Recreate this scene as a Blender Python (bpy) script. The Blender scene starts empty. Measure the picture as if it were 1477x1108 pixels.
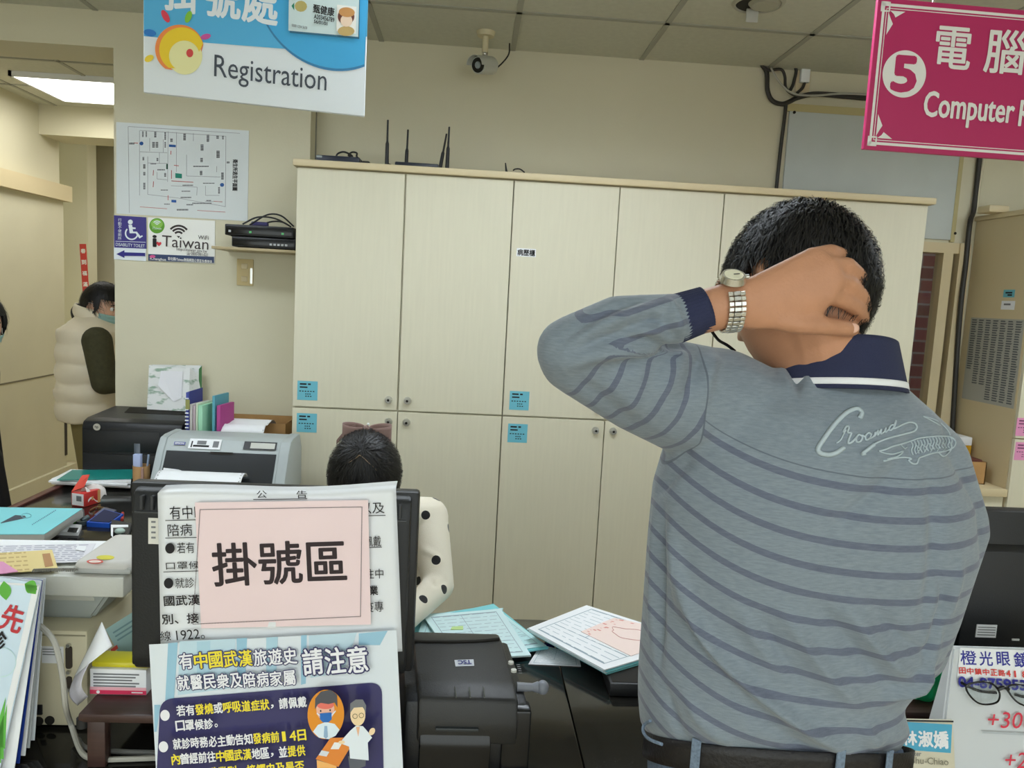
import bpy, bmesh, math, random
import numpy as np
from mathutils import Vector, Matrix, Euler
from mathutils.bvhtree import BVHTree
random.seed(7); RNG = np.random.default_rng(7)
SC = bpy.context.scene; COL = SC.collection
# ------------------------------------------------------------------ camera
F, PITCH, ROLL, YAW, CZ = 1108.0, .1118, .0522, .0589, 1.55
_cy, _sy = math.cos(YAW), math.sin(YAW)
FW = np.array([_sy*math.cos(PITCH), _cy*math.cos(PITCH), -math.sin(PITCH)])
_rt = np.array([_cy, -_sy, 0.]); _up = np.cross(_rt, FW)
RT = math.cos(ROLL)*_rt + math.sin(ROLL)*_up
UP = -math.sin(ROLL)*_rt + math.cos(ROLL)*_up
CP = np.array([0, 0, CZ])
cam = bpy.data.cameras.new('camera'); camo = bpy.data.objects.new('camera', cam); COL.objects.link(camo)
cam.sensor_width = 36; cam.lens = F/1477*36; cam.clip_start = .05
camo.matrix_world = Matrix([[RT[0], UP[0], -FW[0], 0], [RT[1], UP[1], -FW[1], 0], [RT[2], UP[2], -FW[2], CZ], [0, 0, 0, 1]])
SC.camera = camo
def ray(x, y): return FW + RT*(x-738.5)/F - UP*(y-554)/F
def aY(x, y, Y): d = ray(x, y); return Vector(CP + d*(Y/d[1]))
def aZ(x, y, Z): d = ray(x, y); return Vector(CP + d*((Z-CZ)/d[2]))
def aX(x, y, X): d = ray(x, y); return Vector(CP + d*(X/d[0]))
# ------------------------------------------------------------------ light
SC.view_settings.view_transform = 'Standard'; SC.view_settings.look = 'None'
SC.view_settings.gamma = 1; SC.view_settings.use_curve_mapping = False
SC.view_settings.exposure = 0.32
W = bpy.data.worlds.new('world'); SC.world = W; W.use_nodes = True
W.node_tree.nodes['Background'].inputs[0].default_value = (.93, 1, .98, 1)
W.node_tree.nodes['Background'].inputs[1].default_value = 2.0      # daylight as front fill, through an added opening in the unseen front wall
LAMP = 8.5
CEIL, DESK, D, BACK, COLY = 2.70, .72, 3.292, 3.745, 3.60
# ------------------------------------------------------------------ helpers
def lin(c):
    r = []
    for v in c[:3]:
        v /= 255.; r.append(v/12.92 if v <= .04045 else ((v+.055)/1.055)**2.4)
    return (*r, 1)
def mat(name, rgb, rough=.55, metal=0, noise=None, bump=None, spec=.5, coat=0, trans=0, emit=None, sheen=0, stretch=(1, 1, 1), ior=1.45):
    m = bpy.data.materials.new(name); m.use_nodes = True; nt = m.node_tree; b = nt.nodes['Principled BSDF']
    c = lin(rgb); b.inputs['Base Color'].default_value = c; b.inputs['Roughness'].default_value = rough
    b.inputs['Metallic'].default_value = metal; b.inputs['Specular IOR Level'].default_value = spec; b.inputs['IOR'].default_value = ior
    b.inputs['Coat Weight'].default_value = coat; b.inputs['Transmission Weight'].default_value = trans; b.inputs['Sheen Weight'].default_value = sheen
    if emit: b.inputs['Emission Color'].default_value = lin(rgb); b.inputs['Emission Strength'].default_value = emit
    tc = nt.nodes.new('ShaderNodeTexCoord'); mp = nt.nodes.new('ShaderNodeMapping'); mp.inputs['Scale'].default_value = stretch
    nt.links.new(tc.outputs['Object'], mp.inputs['Vector'])
    if noise:
        n = nt.nodes.new('ShaderNodeTexNoise'); n.inputs['Scale'].default_value = noise[0]; n.inputs['Detail'].default_value = 5
        nt.links.new(mp.outputs[0], n.inputs['Vector'])
        r = nt.nodes.new('ShaderNodeValToRGB'); a = noise[1]
        r.color_ramp.elements[0].position = .3; r.color_ramp.elements[1].position = .7
        r.color_ramp.elements[0].color = tuple(v*(1-a) for v in c[:3])+(1,); r.color_ramp.elements[1].color = tuple(min(1, v*(1+a)) for v in c[:3])+(1,)
        nt.links.new(n.outputs[0], r.inputs[0]); nt.links.new(r.outputs[0], b.inputs['Base Color'])
    if bump:
        n = nt.nodes.new('ShaderNodeTexNoise'); n.inputs['Scale'].default_value = bump[0]; n.inputs['Detail'].default_value = 4
        nt.links.new(mp.outputs[0], n.inputs['Vector'])
        u = nt.nodes.new('ShaderNodeBump'); u.inputs['Strength'].default_value = bump[1]; u.inputs['Distance'].default_value = .01
        nt.links.new(n.outputs[0], u.inputs['Height']); nt.links.new(u.outputs[0], b.inputs['Normal'])
    return m
class MB:
    def __init__(s): s.bm = bmesh.new()
    def _in(s, t, M=None):
        if M is not None: t.transform(M)
        me = bpy.data.meshes.new('t'); t.to_mesh(me); t.free(); s.bm.from_mesh(me); bpy.data.meshes.remove(me); return s
    def box(s, lo, hi, bev=0, M=None, seg=2):
        t = bmesh.new(); bmesh.ops.create_cube(t, size=1)
        lo, hi = Vector(lo), Vector(hi); d = hi-lo
        for v in t.verts: v.co = Vector((lo[i]+d[i]*(v.co[i]+.5) for i in range(3)))
        if bev: bmesh.ops.bevel(t, geom=t.edges[:], offset=bev, segments=seg, affect='EDGES', profile=.5)
        return s._in(t, M)
    def cyl(s, a, b, r, r2=None, n=20, caps=True, bev=0):
        a, b = Vector(a), Vector(b); d = b-a; t = bmesh.new()
        bmesh.ops.create_cone(t, cap_ends=caps, segments=n, radius1=r, radius2=r if r2 is None else r2, depth=d.length)
        M = Matrix.Translation((a+b)/2) @ d.to_track_quat('Z', 'Y').to_matrix().to_4x4()
        return s._in(t, M)
    def sph(s, c, r, n=16, M=None):
        t = bmesh.new(); bmesh.ops.create_uvsphere(t, u_segments=n, v_segments=max(6, n*2//3), radius=1)
        rr = (r, r, r) if isinstance(r, (int, float)) else r
        for v in t.verts: v.co = Vector((v.co[i]*rr[i] for i in range(3)))
        if M is not None: t.transform(M)
        return s._in(t, Matrix.Translation(Vector(c)))
    def poly(s, pts, th=0, n=None):
        t = bmesh.new(); vs = [t.verts.new(p) for p in pts]; f = t.faces.new(vs)
        if th:
            f.normal_update(); nn = Vector(n) if n else f.normal.copy()
            r = bmesh.ops.extrude_face_region(t, geom=[f])
            for v in r['geom']:
                if isinstance(v, bmesh.types.BMVert): v.co -= nn*th
            bmesh.ops.recalc_face_normals(t, faces=t.faces[:])
        return s._in(t)
    def prism(s, prof, x0, x1, bev=0):      # profile of (y,z) points swept along x
        t = bmesh.new(); vs = [t.verts.new((x0, p[0], p[1])) for p in prof]; f = t.faces.new(vs)
        r = bmesh.ops.extrude_face_region(t, geom=[f])
        for v in r['geom']:
            if isinstance(v, bmesh.types.BMVert): v.co.x = x1
        bmesh.ops.recalc_face_normals(t, faces=t.faces[:])
        if bev: bmesh.ops.bevel(t, geom=t.edges[:], offset=bev, segments=2, affect='EDGES', profile=.5, clamp_overlap=True)
        return s._in(t)
    def tube(s, pts, r, n=8, smooth=True, taper=None):
        pts = [Vector(p) for p in pts]
        if smooth and len(pts) > 2: pts = catmull(pts)
        t = bmesh.new(); rings = []; up = None
        for i, p in enumerate(pts):
            d = (pts[min(i+1, len(pts)-1)]-pts[max(i-1, 0)]).normalized()
            if up is None: up = d.orthogonal().normalized()
            up = (up-d*up.dot(d)).normalized(); w = d.cross(up)
            rr = r if taper is None else r*taper(i/(len(pts)-1))
            rings.append([t.verts.new(p+(up*math.cos(a)+w*math.sin(a))*rr) for a in [2*math.pi*k/n for k in range(n)]])
        for A, B in zip(rings, rings[1:]):
            for k in range(n): t.faces.new((A[k], A[(k+1) % n], B[(k+1) % n], B[k]))
        t.faces.new(rings[0][::-1]); t.faces.new(rings[-1])
        return s._in(t)
    def grid(s, fn, nu, nv, th=0, closed=False):
        t = bmesh.new(); V = [[t.verts.new(fn(i/nu, j/nv)) for j in range(nv+1)] for i in range(nu+(0 if closed else 1))]
        N = len(V)
        for i in range(nu):
            for j in range(nv): t.faces.new((V[i][j], V[(i+1) % N][j], V[(i+1) % N][j+1], V[i][j+1]))
        if th:
            bmesh.ops.recalc_face_normals(t, faces=t.faces[:]); bmesh.ops.solidify(t, geom=t.faces[:], thickness=th)
        return s._in(t)
    def ell_hull(s, items, n=10):           # hull of ellipsoids (centre, radius or radii)
        t = bmesh.new()
        for c, r in items:
            rr = (r, r, r) if isinstance(r, (int, float)) else r
            for i in range(n+1):
                a = math.pi*i/n
                for k in range(2*n if 0 < i < n else 1):
                    b = math.pi*k/n
                    t.verts.new((c[0]+rr[0]*math.sin(a)*math.cos(b), c[1]+rr[1]*math.sin(a)*math.sin(b), c[2]+rr[2]*math.cos(a)))
        bmesh.ops.convex_hull(t, input=t.verts[:])
        bmesh.ops.delete(t, geom=[v for v in t.verts if not v.link_faces], context='VERTS')
        return s._in(t)
    def mesh(s, name):
        me = bpy.data.meshes.new(name); s.bm.to_mesh(me); s.bm.free(); return me
def catmull(p, k=6):
    out = []; q = [p[0]*2-p[1]]+p+[p[-1]*2-p[-2]]
    for i in range(1, len(q)-2):
        a, b, c, d = q[i-1:i+3]
        for j in range(k):
            t = j/k; out.append(.5*((2*b)+(c-a)*t+(2*a-5*b+4*c-d)*t*t+(3*b-a-3*c+d)*t**3))
    return out+[p[-1]]
def link(name, me, m, parent=None, smooth=None):
    o = bpy.data.objects.new(name, me); COL.objects.link(o)
    if m is not None: me.materials.clear(); me.materials.append(m)
    if smooth is not None:
        for p in me.polygons: p.use_smooth = True
        if smooth < 180: me.set_sharp_from_angle(angle=math.radians(smooth))
    if parent is not None: o.parent = parent
    return o
def part(name, mb, m, parent, smooth=35, label=None):
    """mesh given in WORLD coordinates, stored relative to its thing"""
    me = mb.mesh(name)
    if parent is not None: me.transform(inv(parent))
    o = link(name, me, m, parent, smooth)
    if label: o['label'] = label
    return o
_mw = {}
def mw(o):
    M = o.matrix_basis.copy()
    return mw(o.parent) @ M if o.parent else M
def inv(o): return mw(o).inverted()
def lpart(name, mb, m, parent, smooth=35, label=None):
    """mesh given in its parent's LOCAL coordinates"""
    o = link(name, mb.mesh(name), m, parent, smooth)
    if label: o['label'] = label
    return o
def thing(name, label, cat, loc=(0, 0, 0), rz=0, group=None, M=None):
    o = bpy.data.objects.new(name, None); COL.objects.link(o); o.empty_display_size = .05
    if M is not None: o.matrix_basis = M
    else: o.location = loc; o.rotation_euler = (0, 0, rz)
    o['label'] = label; o['category'] = cat
    if group: o['group'] = group
    return o
def solo(name, mb, m, label, cat, group=None, smooth=35, loc=None):
    me = mb.mesh(name)
    if loc is None:
        n = len(me.vertices); co = np.empty(n*3); me.vertices.foreach_get('co', co); co = co.reshape(-1, 3)
        loc = ((co[:, 0].min()+co[:, 0].max())/2, (co[:, 1].min()+co[:, 1].max())/2, co[:, 2].min())
    me.transform(Matrix.Translation(-Vector(loc))); o = link(name, me, m, None, smooth); o.location = loc
    o['label'] = label; o['category'] = cat
    if group: o['group'] = group
    return o
def struct(name, mb, m, parent=None, smooth=None):
    o = link(name, mb.mesh(name), m, parent, smooth); o['kind'] = 'structure'; return o
def text(body, m, parent, cx, cy, w=None, h=None, bold=0, name='lettering', z=.0006, rot=0, shear=0, depth=.0002, spacing=1, M=None):
    """lettering in the parent's local XY plane, centred on (cx, cy), fitted to w x h"""
    c = bpy.data.curves.new('txt', 'FONT'); c.body = body; c.size = 1; c.shear = shear; c.resolution_u = 3; c.space_character = spacing; c.extrude = 0
    o = bpy.data.objects.new('txt', c); COL.objects.link(o); dg = bpy.context.evaluated_depsgraph_get(); dg.update()
    me = bpy.data.meshes.new_from_object(o.evaluated_get(dg)); bpy.data.objects.remove(o); bpy.data.curves.remove(c)
    n = len(me.vertices); co = np.empty(n*3); me.vertices.foreach_get('co', co); co = co.reshape(-1, 3)
    lo, hi = co.min(0), co.max(0); co -= (lo+hi)/2; d = hi-lo
    sx = (w/d[0]) if w else h/d[1]; sy = (h/d[1]) if h else w/d[0]
    co[:, 0] *= sx; co[:, 1] *= sy; ca, sa = math.cos(rot), math.sin(rot)
    x, y = co[:, 0].copy(), co[:, 1].copy(); co[:, 0] = cx+x*ca-y*sa; co[:, 1] = cy+x*sa+y*ca; co[:, 2] = z
    me.vertices.foreach_set('co', co.ravel()); me.update()
    if bold:                                # heavier strokes: the outline spread evenly outwards
        t = bmesh.new(); r = bold*min(sx, sy)*1.25
        for k in range(8):
            a = me.copy(); a.transform(Matrix.Translation((r*math.cos(k*math.pi/4), r*math.sin(k*math.pi/4), k*2.5e-5))); t.from_mesh(a); bpy.data.meshes.remove(a)
        t.to_mesh(me); t.free()
    if M is not None: me.transform(M)
    o = link(name, me, m, parent); return o
class Sheet:
    """a flat panel whose local x runs right, y up, z towards its reader; origin at the top-left corner"""
    def __init__(s, name, label, cat, TL, TR, BL, th, m, group=None, panel='panel', bev=0, w=None, h=None):
        TL, TR, BL = Vector(TL), Vector(TR), Vector(BL)
        ex = (TR-TL); s.w = w or ex.length; ex.normalize(); ey = TL-BL; ey -= ex*ey.dot(ex); s.h = h or ey.length; ey.normalize(); ez = ex.cross(ey)
        s.M = Matrix([[ex[i], ey[i], ez[i], TL[i]] for i in range(3)]+[[0, 0, 0, 1]]); s.Mi = s.M.inverted()
        s.root = thing(name, label, cat, M=s.M, group=group); s.th = th
        if panel: s.panel = lpart(panel, MB().box((0, -s.h, -th), (s.w, 0, 0), bev), m, s.root, None)
        s.z = .0005
    def at(s, px, py):                      # a point of the sheet seen in direction (px, py) of the photograph
        o = s.Mi @ Vector(CP); d = s.Mi.to_3x3() @ Vector(ray(px, py)); t = -o.z/d.z; return (o+d*t).xy
    def lay(s): s.z += .00025; return s.z
    def poly(s, name, pts, m, px=True, z=None):
        z = z or s.lay(); P = [s.at(*p) if px else p for p in pts]
        a = sum(P[i][0]*P[(i+1) % len(P)][1]-P[(i+1) % len(P)][0]*P[i][1] for i in range(len(P)))
        if a < 0: P = P[::-1]
        return lpart(name, MB().poly([(p[0], p[1], z) for p in P]), m, s.root, None)
    def multi(s, name, polys, m, px=True):
        if len(polys) <= 24: z = s.lay(); return [s.poly(name, p, m, px, z=z) for p in polys][-1]
        z = s.lay(); mb = MB()
        for pts in polys:
            P = [s.at(*p) if px else p for p in pts]
            a = sum(P[i][0]*P[(i+1) % len(P)][1]-P[(i+1) % len(P)][0]*P[i][1] for i in range(len(P)))
            if a < 0: P = P[::-1]
            mb.poly([(p[0], p[1], z) for p in P])
        return lpart(name, mb, m, s.root, None)
    def text(s, body, m, x0, y0, x1, y1, bold=0, shear=0, rot=0, **k):
        c = s.at((x0+x1)/2, (y0+y1)/2); w = (s.at(x1, (y0+y1)/2)-s.at(x0, (y0+y1)/2)).length; h = (s.at((x0+x1)/2, y1)-s.at((x0+x1)/2, y0)).length
        return text(body, m, s.root, c.x, c.y, w, h, bold, z=s.lay(), shear=shear, rot=rot, **k)
def ngon(cx, cy, rx, ry=None, n=40, a0=0, a1=2*math.pi, rot=0):
    ry = ry or rx; c, s_ = math.cos(rot), math.sin(rot)
    P = [(rx*math.cos(a0+(a1-a0)*k/n), ry*math.sin(a0+(a1-a0)*k/n)) for k in range(n if abs(a1-a0-2*math.pi) < 1e-6 else n+1)]
    return [(cx+x*c-y*s_, cy+x*s_+y*c) for x, y in P]
def voxel(mb, size, it=3, fac=.5):
    """grow several overlapping shapes into one continuous skin"""
    me = mb.mesh('v'); o = bpy.data.objects.new('v', me); COL.objects.link(o)
    r = o.modifiers.new('r', 'REMESH'); r.mode = 'VOXEL'; r.voxel_size = size
    if it: k = o.modifiers.new('s', 'SMOOTH'); k.iterations = it; k.factor = fac
    dg = bpy.context.evaluated_depsgraph_get(); dg.update(); out = bpy.data.meshes.new_from_object(o.evaluated_get(dg))
    bpy.data.objects.remove(o); bpy.data.meshes.remove(me); return out
def coords(me):
    co = np.empty(len(me.vertices)*3); me.vertices.foreach_get('co', co); return co.reshape(-1, 3)
def norms(me):
    co = np.empty(len(me.vertices)*3); me.vertex_normals.foreach_get('vector', co); return co.reshape(-1, 3)
def setco(me, co): me.vertices.foreach_set('co', co.ravel()); me.update()
def attr(me, name, vals):
    a = me.attributes.new(name, 'FLOAT', 'POINT'); a.data.foreach_set('value', np.asarray(vals, dtype=np.float32))
def skin_part(name, me, m, parent):
    me.transform(inv(parent)); return link(name, me, m, parent, 180)
# ------------------------------------------------------------------ materials
M = {}
M['wall'] = mat('cream_wall_paint', (214, 208, 182), .8, noise=(1.5, .03), bump=(90, .06))
M['wallback'] = M['wall']
M['ceil'] = None
M['lam'] = mat('cream_laminate', (216, 211, 187), .42, noise=(14, .02), stretch=(6, 6, .35))
M['lamedge'] = mat('cream_edge_band', (214, 198, 160), .5)
M['dark'] = mat('dark_gap', (30, 27, 22), .8)
M['black'] = mat('black_plastic', (27, 28, 30), .42, bump=(300, .08))
M['blackg'] = mat('glossy_black_plastic', (16, 17, 19), .22)
M['grey'] = mat('grey_plastic', (150, 158, 160), .45)
M['lgrey'] = mat('light_grey_plastic', (196, 197, 188), .5, bump=(260, .08))
M['white'] = mat('white_paper', (238, 240, 242), .65)
M['whitec'] = mat('white_coated_board', (228, 235, 240), .35)
M['ink'] = mat('black_ink', (28, 26, 30), .7)
M['greyink'] = mat('grey_ink', (120, 122, 125), .7)
M['chrome'] = mat('satin_steel', (200, 200, 196), .28, 1)
M['beige'] = mat('beige_enamel', (204, 196, 166), .5, noise=(8, .05))
M['wood'] = mat('dark_brown_veneer', (64, 44, 40), .35, noise=(9, .25), stretch=(1, 12, 12))
M['mahog'] = mat('mahogany_edge', (92, 44, 36), .4, noise=(12, .2))
M['card'] = mat('brown_cardboard', (178, 138, 88), .8, noise=(20, .08))
M['skin'] = mat('skin', (190, 138, 106), .5, noise=(30, .06), bump=(260, .12))
M['skinf'] = mat('pale_skin', (228, 180, 152), .5, noise=(30, .05))
M['hair'] = mat('black_hair', (22, 21, 22), .5, noise=(60, .5), spec=.6)
M['navy'] = mat('navy_rib', (42, 47, 76), .85, bump=(700, .3))
M['cable'] = mat('dark_cable', (52, 50, 46), .5)
M['gcable'] = mat('grey_cable', (170, 168, 158), .5)
M['teal'] = mat('teal_paper', (128, 206, 212), .6, noise=(6, .03))
M['paleteal'] = mat('pale_teal_form', (196, 230, 232), .6, noise=(6, .03))
M['glass'] = mat('clear_glass', (245, 250, 250), .03, trans=1)
def colour(rgb, rough=.6, **k):
    key = 'c%d_%d_%d' % tuple(rgb[:3])+str(rough)
    if key not in M: M[key] = mat('colour_%d_%d_%d' % tuple(rgb[:3]), rgb, rough, **k)
    return M[key]
def grid_mat(name, rgb, line, pitch, off, width, rough=.8, axes=(0, 1)):
    m = mat(name, rgb, rough, noise=(3, .04), bump=(140, .1)); nt = m.node_tree; b = nt.nodes['Principled BSDF']
    tc = nt.nodes.new('ShaderNodeTexCoord'); sp = nt.nodes.new('ShaderNodeSeparateXYZ'); nt.links.new(tc.outputs['Object'], sp.inputs[0]); outs = []
    for k, ax in enumerate(axes):
        a = nt.nodes.new('ShaderNodeMath'); a.operation = 'SUBTRACT'; a.inputs[1].default_value = off[k]; nt.links.new(sp.outputs[ax], a.inputs[0])
        w = nt.nodes.new('ShaderNodeMath'); w.operation = 'PINGPONG'; w.inputs[1].default_value = pitch[k]/2; nt.links.new(a.outputs[0], w.inputs[0])
        l = nt.nodes.new('ShaderNodeMath'); l.operation = 'LESS_THAN'; l.inputs[1].default_value = width/2; nt.links.new(w.outputs[0], l.inputs[0]); outs.append(l)
    mx = nt.nodes.new('ShaderNodeMath'); mx.operation = 'MAXIMUM'; nt.links.new(outs[0].outputs[0], mx.inputs[0]); nt.links.new(outs[1].outputs[0], mx.inputs[1])
    mix = nt.nodes.new('ShaderNodeMix'); mix.data_type = 'RGBA'; mix.inputs['B'].default_value = lin(line)
    src = b.inputs['Base Color'].links[0].from_socket; nt.links.new(src, mix.inputs['A']); nt.links.new(mx.outputs[0], mix.inputs['Factor']); nt.links.new(mix.outputs['Result'], b.inputs['Base Color'])
    return m
M['ceil'] = mat('ceiling_tile', (205, 205, 190), .85, noise=(40, .04), bump=(160, .12))
M['floor'] = grid_mat('beige_floor_tile', (190, 176, 146), (120, 110, 92), (.6, .6), (0, 0), .006, .35)
M['granite'] = mat('black_granite', (30, 29, 27), .1, noise=(420, .7), spec=.6)
# ------------------------------------------------------------------ setting
# ceiling tiles, metal runners between them
struct('floor', MB().box((-6, -4, -.1), (5.5, 9, 0)), M['floor'])
struct('ceiling', MB().box((-6, -4, CEIL), (5.5, BACK+.15, CEIL+.1)).box((-6, BACK+.15, CEIL), (-.75, 9, CEIL+.1)), M['ceil'])
mb = MB()
for k in range(-7, 9):
    x = .143+.61*k; mb.box((x-.012, -4, CEIL-.004), (x+.012, BACK if x > -.7 else 9, CEIL+.001))
for k in range(-8, 13):
    y = 3.26-.61*k
    if k < 0: mb.box((-6, y-.012, CEIL-.004), (-1.6, y+.012, CEIL+.001))
    else: mb.box((-6, y-.012, CEIL-.004), (5.5 if y < BACK else -.8, y+.012, CEIL+.001))
struct('trim_1', mb, colour((168, 168, 156), .6))
XW0, XW1 = 2.02, 2.44          # the window strip in the back wall
mb = MB(); mb.box((-.78, BACK, 0), (XW0, BACK+.15, CEIL)); mb.box((XW1, BACK, 0), (5.5, BACK+.15, CEIL)); mb.box((XW0, BACK, 1.93), (XW1, BACK+.15, CEIL)); mb.box((XW0, BACK, 0), (XW1, BACK+.15, .7))
struct('wall_back', mb, M['wall'])
struct('wall_pier', MB().box((-1.612, COLY, 0), (-.752, 4.3, CEIL)), M['wall'])
struct('trim_2', MB().box((-6, COLY, 2.546), (-1.612, 3.86, CEIL)), M['wall'])          # beam over the corridor mouth
struct('trim_3', MB().box((-3.02, 5.62, 2.50), (-1.3, 5.95, CEIL)), M['wall'])
struct('wall_left', MB().box((-3.2, 3.9, 0), (-3.02, 5.88, CEIL)), M['wall'])
struct('wall_office_left', MB().box((-6, 3.75, 0), (-3.02, 3.9, CEIL)), M['wall'])
struct('wall_far_left', MB().box((-6.1, -4, 0), (-6, 3.9, CEIL)), M['wall'])
struct('wall_corridor_end', MB().box((-5, 7.2, 0), (0, 7.3, CEIL)), M['wall'])
struct('wall_corridor_right', MB().box((-1.0, 4.3, 0), (-.85, 7.2, CEIL)), M['wall'])
struct('wall_corridor_left', MB().box((-4.1, 6.5, 0), (-3.12, 6.65, CEIL)), M['wall'])
struct('wall_recess', MB().box((-4.2, 5.88, 0), (-4.1, 7.2, CEIL)), M['wall'])
struct('wall_right', MB().box((5.4, -4, 0), (5.5, BACK, CEIL)), M['wall'])
mb = MB(); mb.box((-6, -4.1, 0), (-4.5, -4, CEIL)); mb.box((4, -4.1, 0), (5.5, -4, CEIL)); mb.box((-4.5, -4.1, 2.4), (4, -4, CEIL))
struct('wall_front', mb, M['wall'])
# sliding door on the left corridor wall
dr = MB().box((-3.02, 3.95, .03), (-2.985, 5.86, 2.10)); door = struct('door_1', dr, mat('cream_door_panel', (214, 208, 182), .55, noise=(3, .03)))
l_ = link('door_rail', MB().box((-2.99, 3.95, .822), (-2.982, 5.86, .832)).mesh('door_rail'), colour((120, 112, 92)), door)
l_ = link('door_edge', MB().box((-2.99, 5.835, .20), (-2.98, 5.865, .80)).mesh('door_edge'), colour((60, 56, 52)), door)
struct('trim_4', MB().box((-3.02, 3.95, 2.075), (-2.94, 5.9, 2.185)), M['lamedge'])
struct('baseboard_left', MB().box((-3.02, 3.95, 0), (-2.96, 5.95, .12)), M['wall'])
# window strip beside the cabinets and the brick wall outside it
bk = mat('red_brick', (120, 70, 72), .85); nt = bk.node_tree
br = nt.nodes.new('ShaderNodeTexBrick'); tcn = nt.nodes.new('ShaderNodeTexCoord'); mpn = nt.nodes.new('ShaderNodeMapping'); mpn.inputs['Rotation'].default_value = (math.pi/2, 0, 0)
nt.links.new(tcn.outputs['Object'], mpn.inputs[0]); nt.links.new(mpn.outputs[0], br.inputs[0]); br.inputs['Scale'].default_value = 1
br.inputs['Brick Width'].default_value = .15; br.inputs['Row Height'].default_value = .068; br.inputs['Mortar Size'].default_value = .006
br.inputs['Color1'].default_value = lin((158, 92, 98)); br.inputs['Color2'].default_value = lin((128, 78, 84)); br.inputs['Mortar'].default_value = lin((165, 150, 158))
nt.links.new(br.outputs[0], nt.nodes['Principled BSDF'].inputs['Base Color'])
struct('wall_outside_brick', MB().box((1.4, BACK+.42, 0), (3.4, BACK+.6, 3.2)), bk)
wf = MB(); wf.box((XW0, BACK-.02, 1.88), (XW1, BACK+.06, 1.93)); wf.box((2.32, BACK-.02, .7), (2.37, BACK+.05, 1.88)); wf.box((2.395, BACK-.03, .7), (2.45, BACK+.06, 1.93)); wf.box((XW0-.03, BACK-.02, .7), (XW0+.02, BACK+.06, 1.93)); wf.box((XW0, BACK-.02, .7), (XW1, BACK+.06, .75))
win = struct('window_1', wf, M['lamedge'])
link('pane', MB().box((XW0, BACK+.02, .74), (2.33, BACK+.026, 1.89)).mesh('pane'), M['glass'], win)
link('side_pane', MB().box((2.365, BACK+.02, .74), (2.40, BACK+.026, 1.89)).mesh('side_pane'), M['blackg'], win)  # black strip paints in the dark of the gap between frame bars
# recessed light panel lit in the corridor and the office's own troffers
glow = mat('lit_diffuser', (238, 247, 255), .6, emit=LAMP); glow2 = mat('lit_corridor_diffuser', (250, 250, 244), .6, emit=9)
def troffer(x0, y0, x1, y1, label, m, group=None, dp=.03):
    t = thing('ceiling_light', label, 'ceiling light', ((x0+x1)/2, (y0+y1)/2, CEIL-dp), group=group)
    f = MB(); e = .02
    f.box((x0, y0, CEIL-dp), (x1, y0+e, CEIL)); f.box((x0, y1-e, CEIL-dp), (x1, y1, CEIL)); f.box((x0, y0, CEIL-dp), (x0+e, y1, CEIL)); f.box((x1-e, y0, CEIL-dp), (x1, y1, CEIL))
    part('frame', f, M['white'], t); part('diffuser', MB().box((x0+e, y0+e, CEIL-.02), (x1-e, y1-e, CEIL-.008)), m, t)
troffer(-2.3, 6.1, -1.7, 6.7, 'added unseen ceiling light brightening the far end of the corridor', glow2)  # hidden lamp, added to brighten the corridor's end wall
troffer(-2.72, 4.75, -2.08, 5.36, 'lit square ceiling light over the corridor behind the beam', glow2)
for x in (-2.3, -.29, 2.2):
    for y in (-1.4, 1.9):
        troffer(x, y, x+1.22, y+.6, 'long lit ceiling light over the public side of the counter', glow, 'office ceiling lights', .13)
# ------------------------------------------------------------------ counter
X0, Xi, Y0, Y1 = -1.60, -.78, 1.235, 1.915
ct = thing('service_counter', 'glossy black granite counter across the foreground, turning back along the left side', 'counter', (0, 1.5, 0))
def slab(x0, y0, x1, y1): part('worktop', MB().box((x0, y0, DESK-.03), (x1, y1, DESK), .003), M['granite'], ct)
slab(X0+.03, Y1+.001, Xi, 3.595); slab(X0+.03, Y0, .2405, Y1); slab(.2425, Y0, 2.35, Y1)
part('edging', MB().box((X0, Y0, DESK-.035), (X0+.03, 3.595, DESK+.004), .003), M['mahog'], ct)
b = MB(); b.box((X0+.01, Y0+.05, 0), (2.33, Y0+.08, DESK-.03)); b.box((X0+.01, Y0+.05, 0), (X0+.04, 3.54, DESK-.03)); b.box((Xi-.05, Y1, 0), (Xi-.02, 3.54, DESK-.03)); b.box((2.3, Y0+.05, 0), (2.33, Y1-.03, DESK-.03))
part('front_panel', b, M['wood'], ct)
# ------------------------------------------------------------------ filing cabinets
CX0 = -.7415; DW = .45
inkb = M['ink']; stick = colour((110, 188, 206), .6); pink = colour((226, 150, 190), .6)
def sticker(door, x, z, y, m, nm='label_card', w=.085, h=.082):
    b = MB(); b.box((x-w/2, y-.0012, z-h/2), (x+w/2, y, z+h/2), .0)
    o = part(nm, b, m, door, None); t = MB()
    for k, (a, e) in enumerate(((-.38, -.05), (.02, .16))): t.box((x+a*w, y-.0018, z+.30*h), (x+e*w, y-.001, z+.38*h))
    for k, (a, e) in enumerate(((-.38, 0), )): t.box((x+a*w, y-.0018, z+.14*h), (x+e*w, y-.001, z+.21*h))
    for r, a, e in ((-.06, -.4, .4), (-.2, -.1, .2), (-.32, -.1, .25)):
        n = 6 if r > -.1 else 3
        for q in range(n):
            xa = a+(e-a)*q/n; t.box((x+xa*w, y-.0018, z+r*h), (x+(xa+(e-a)/n*.6)*w, y-.001, z+(r+.05)*h))
    part('printed_lines', t, M['ink'] if m is stick else colour((120, 60, 100)), door, None)
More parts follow.
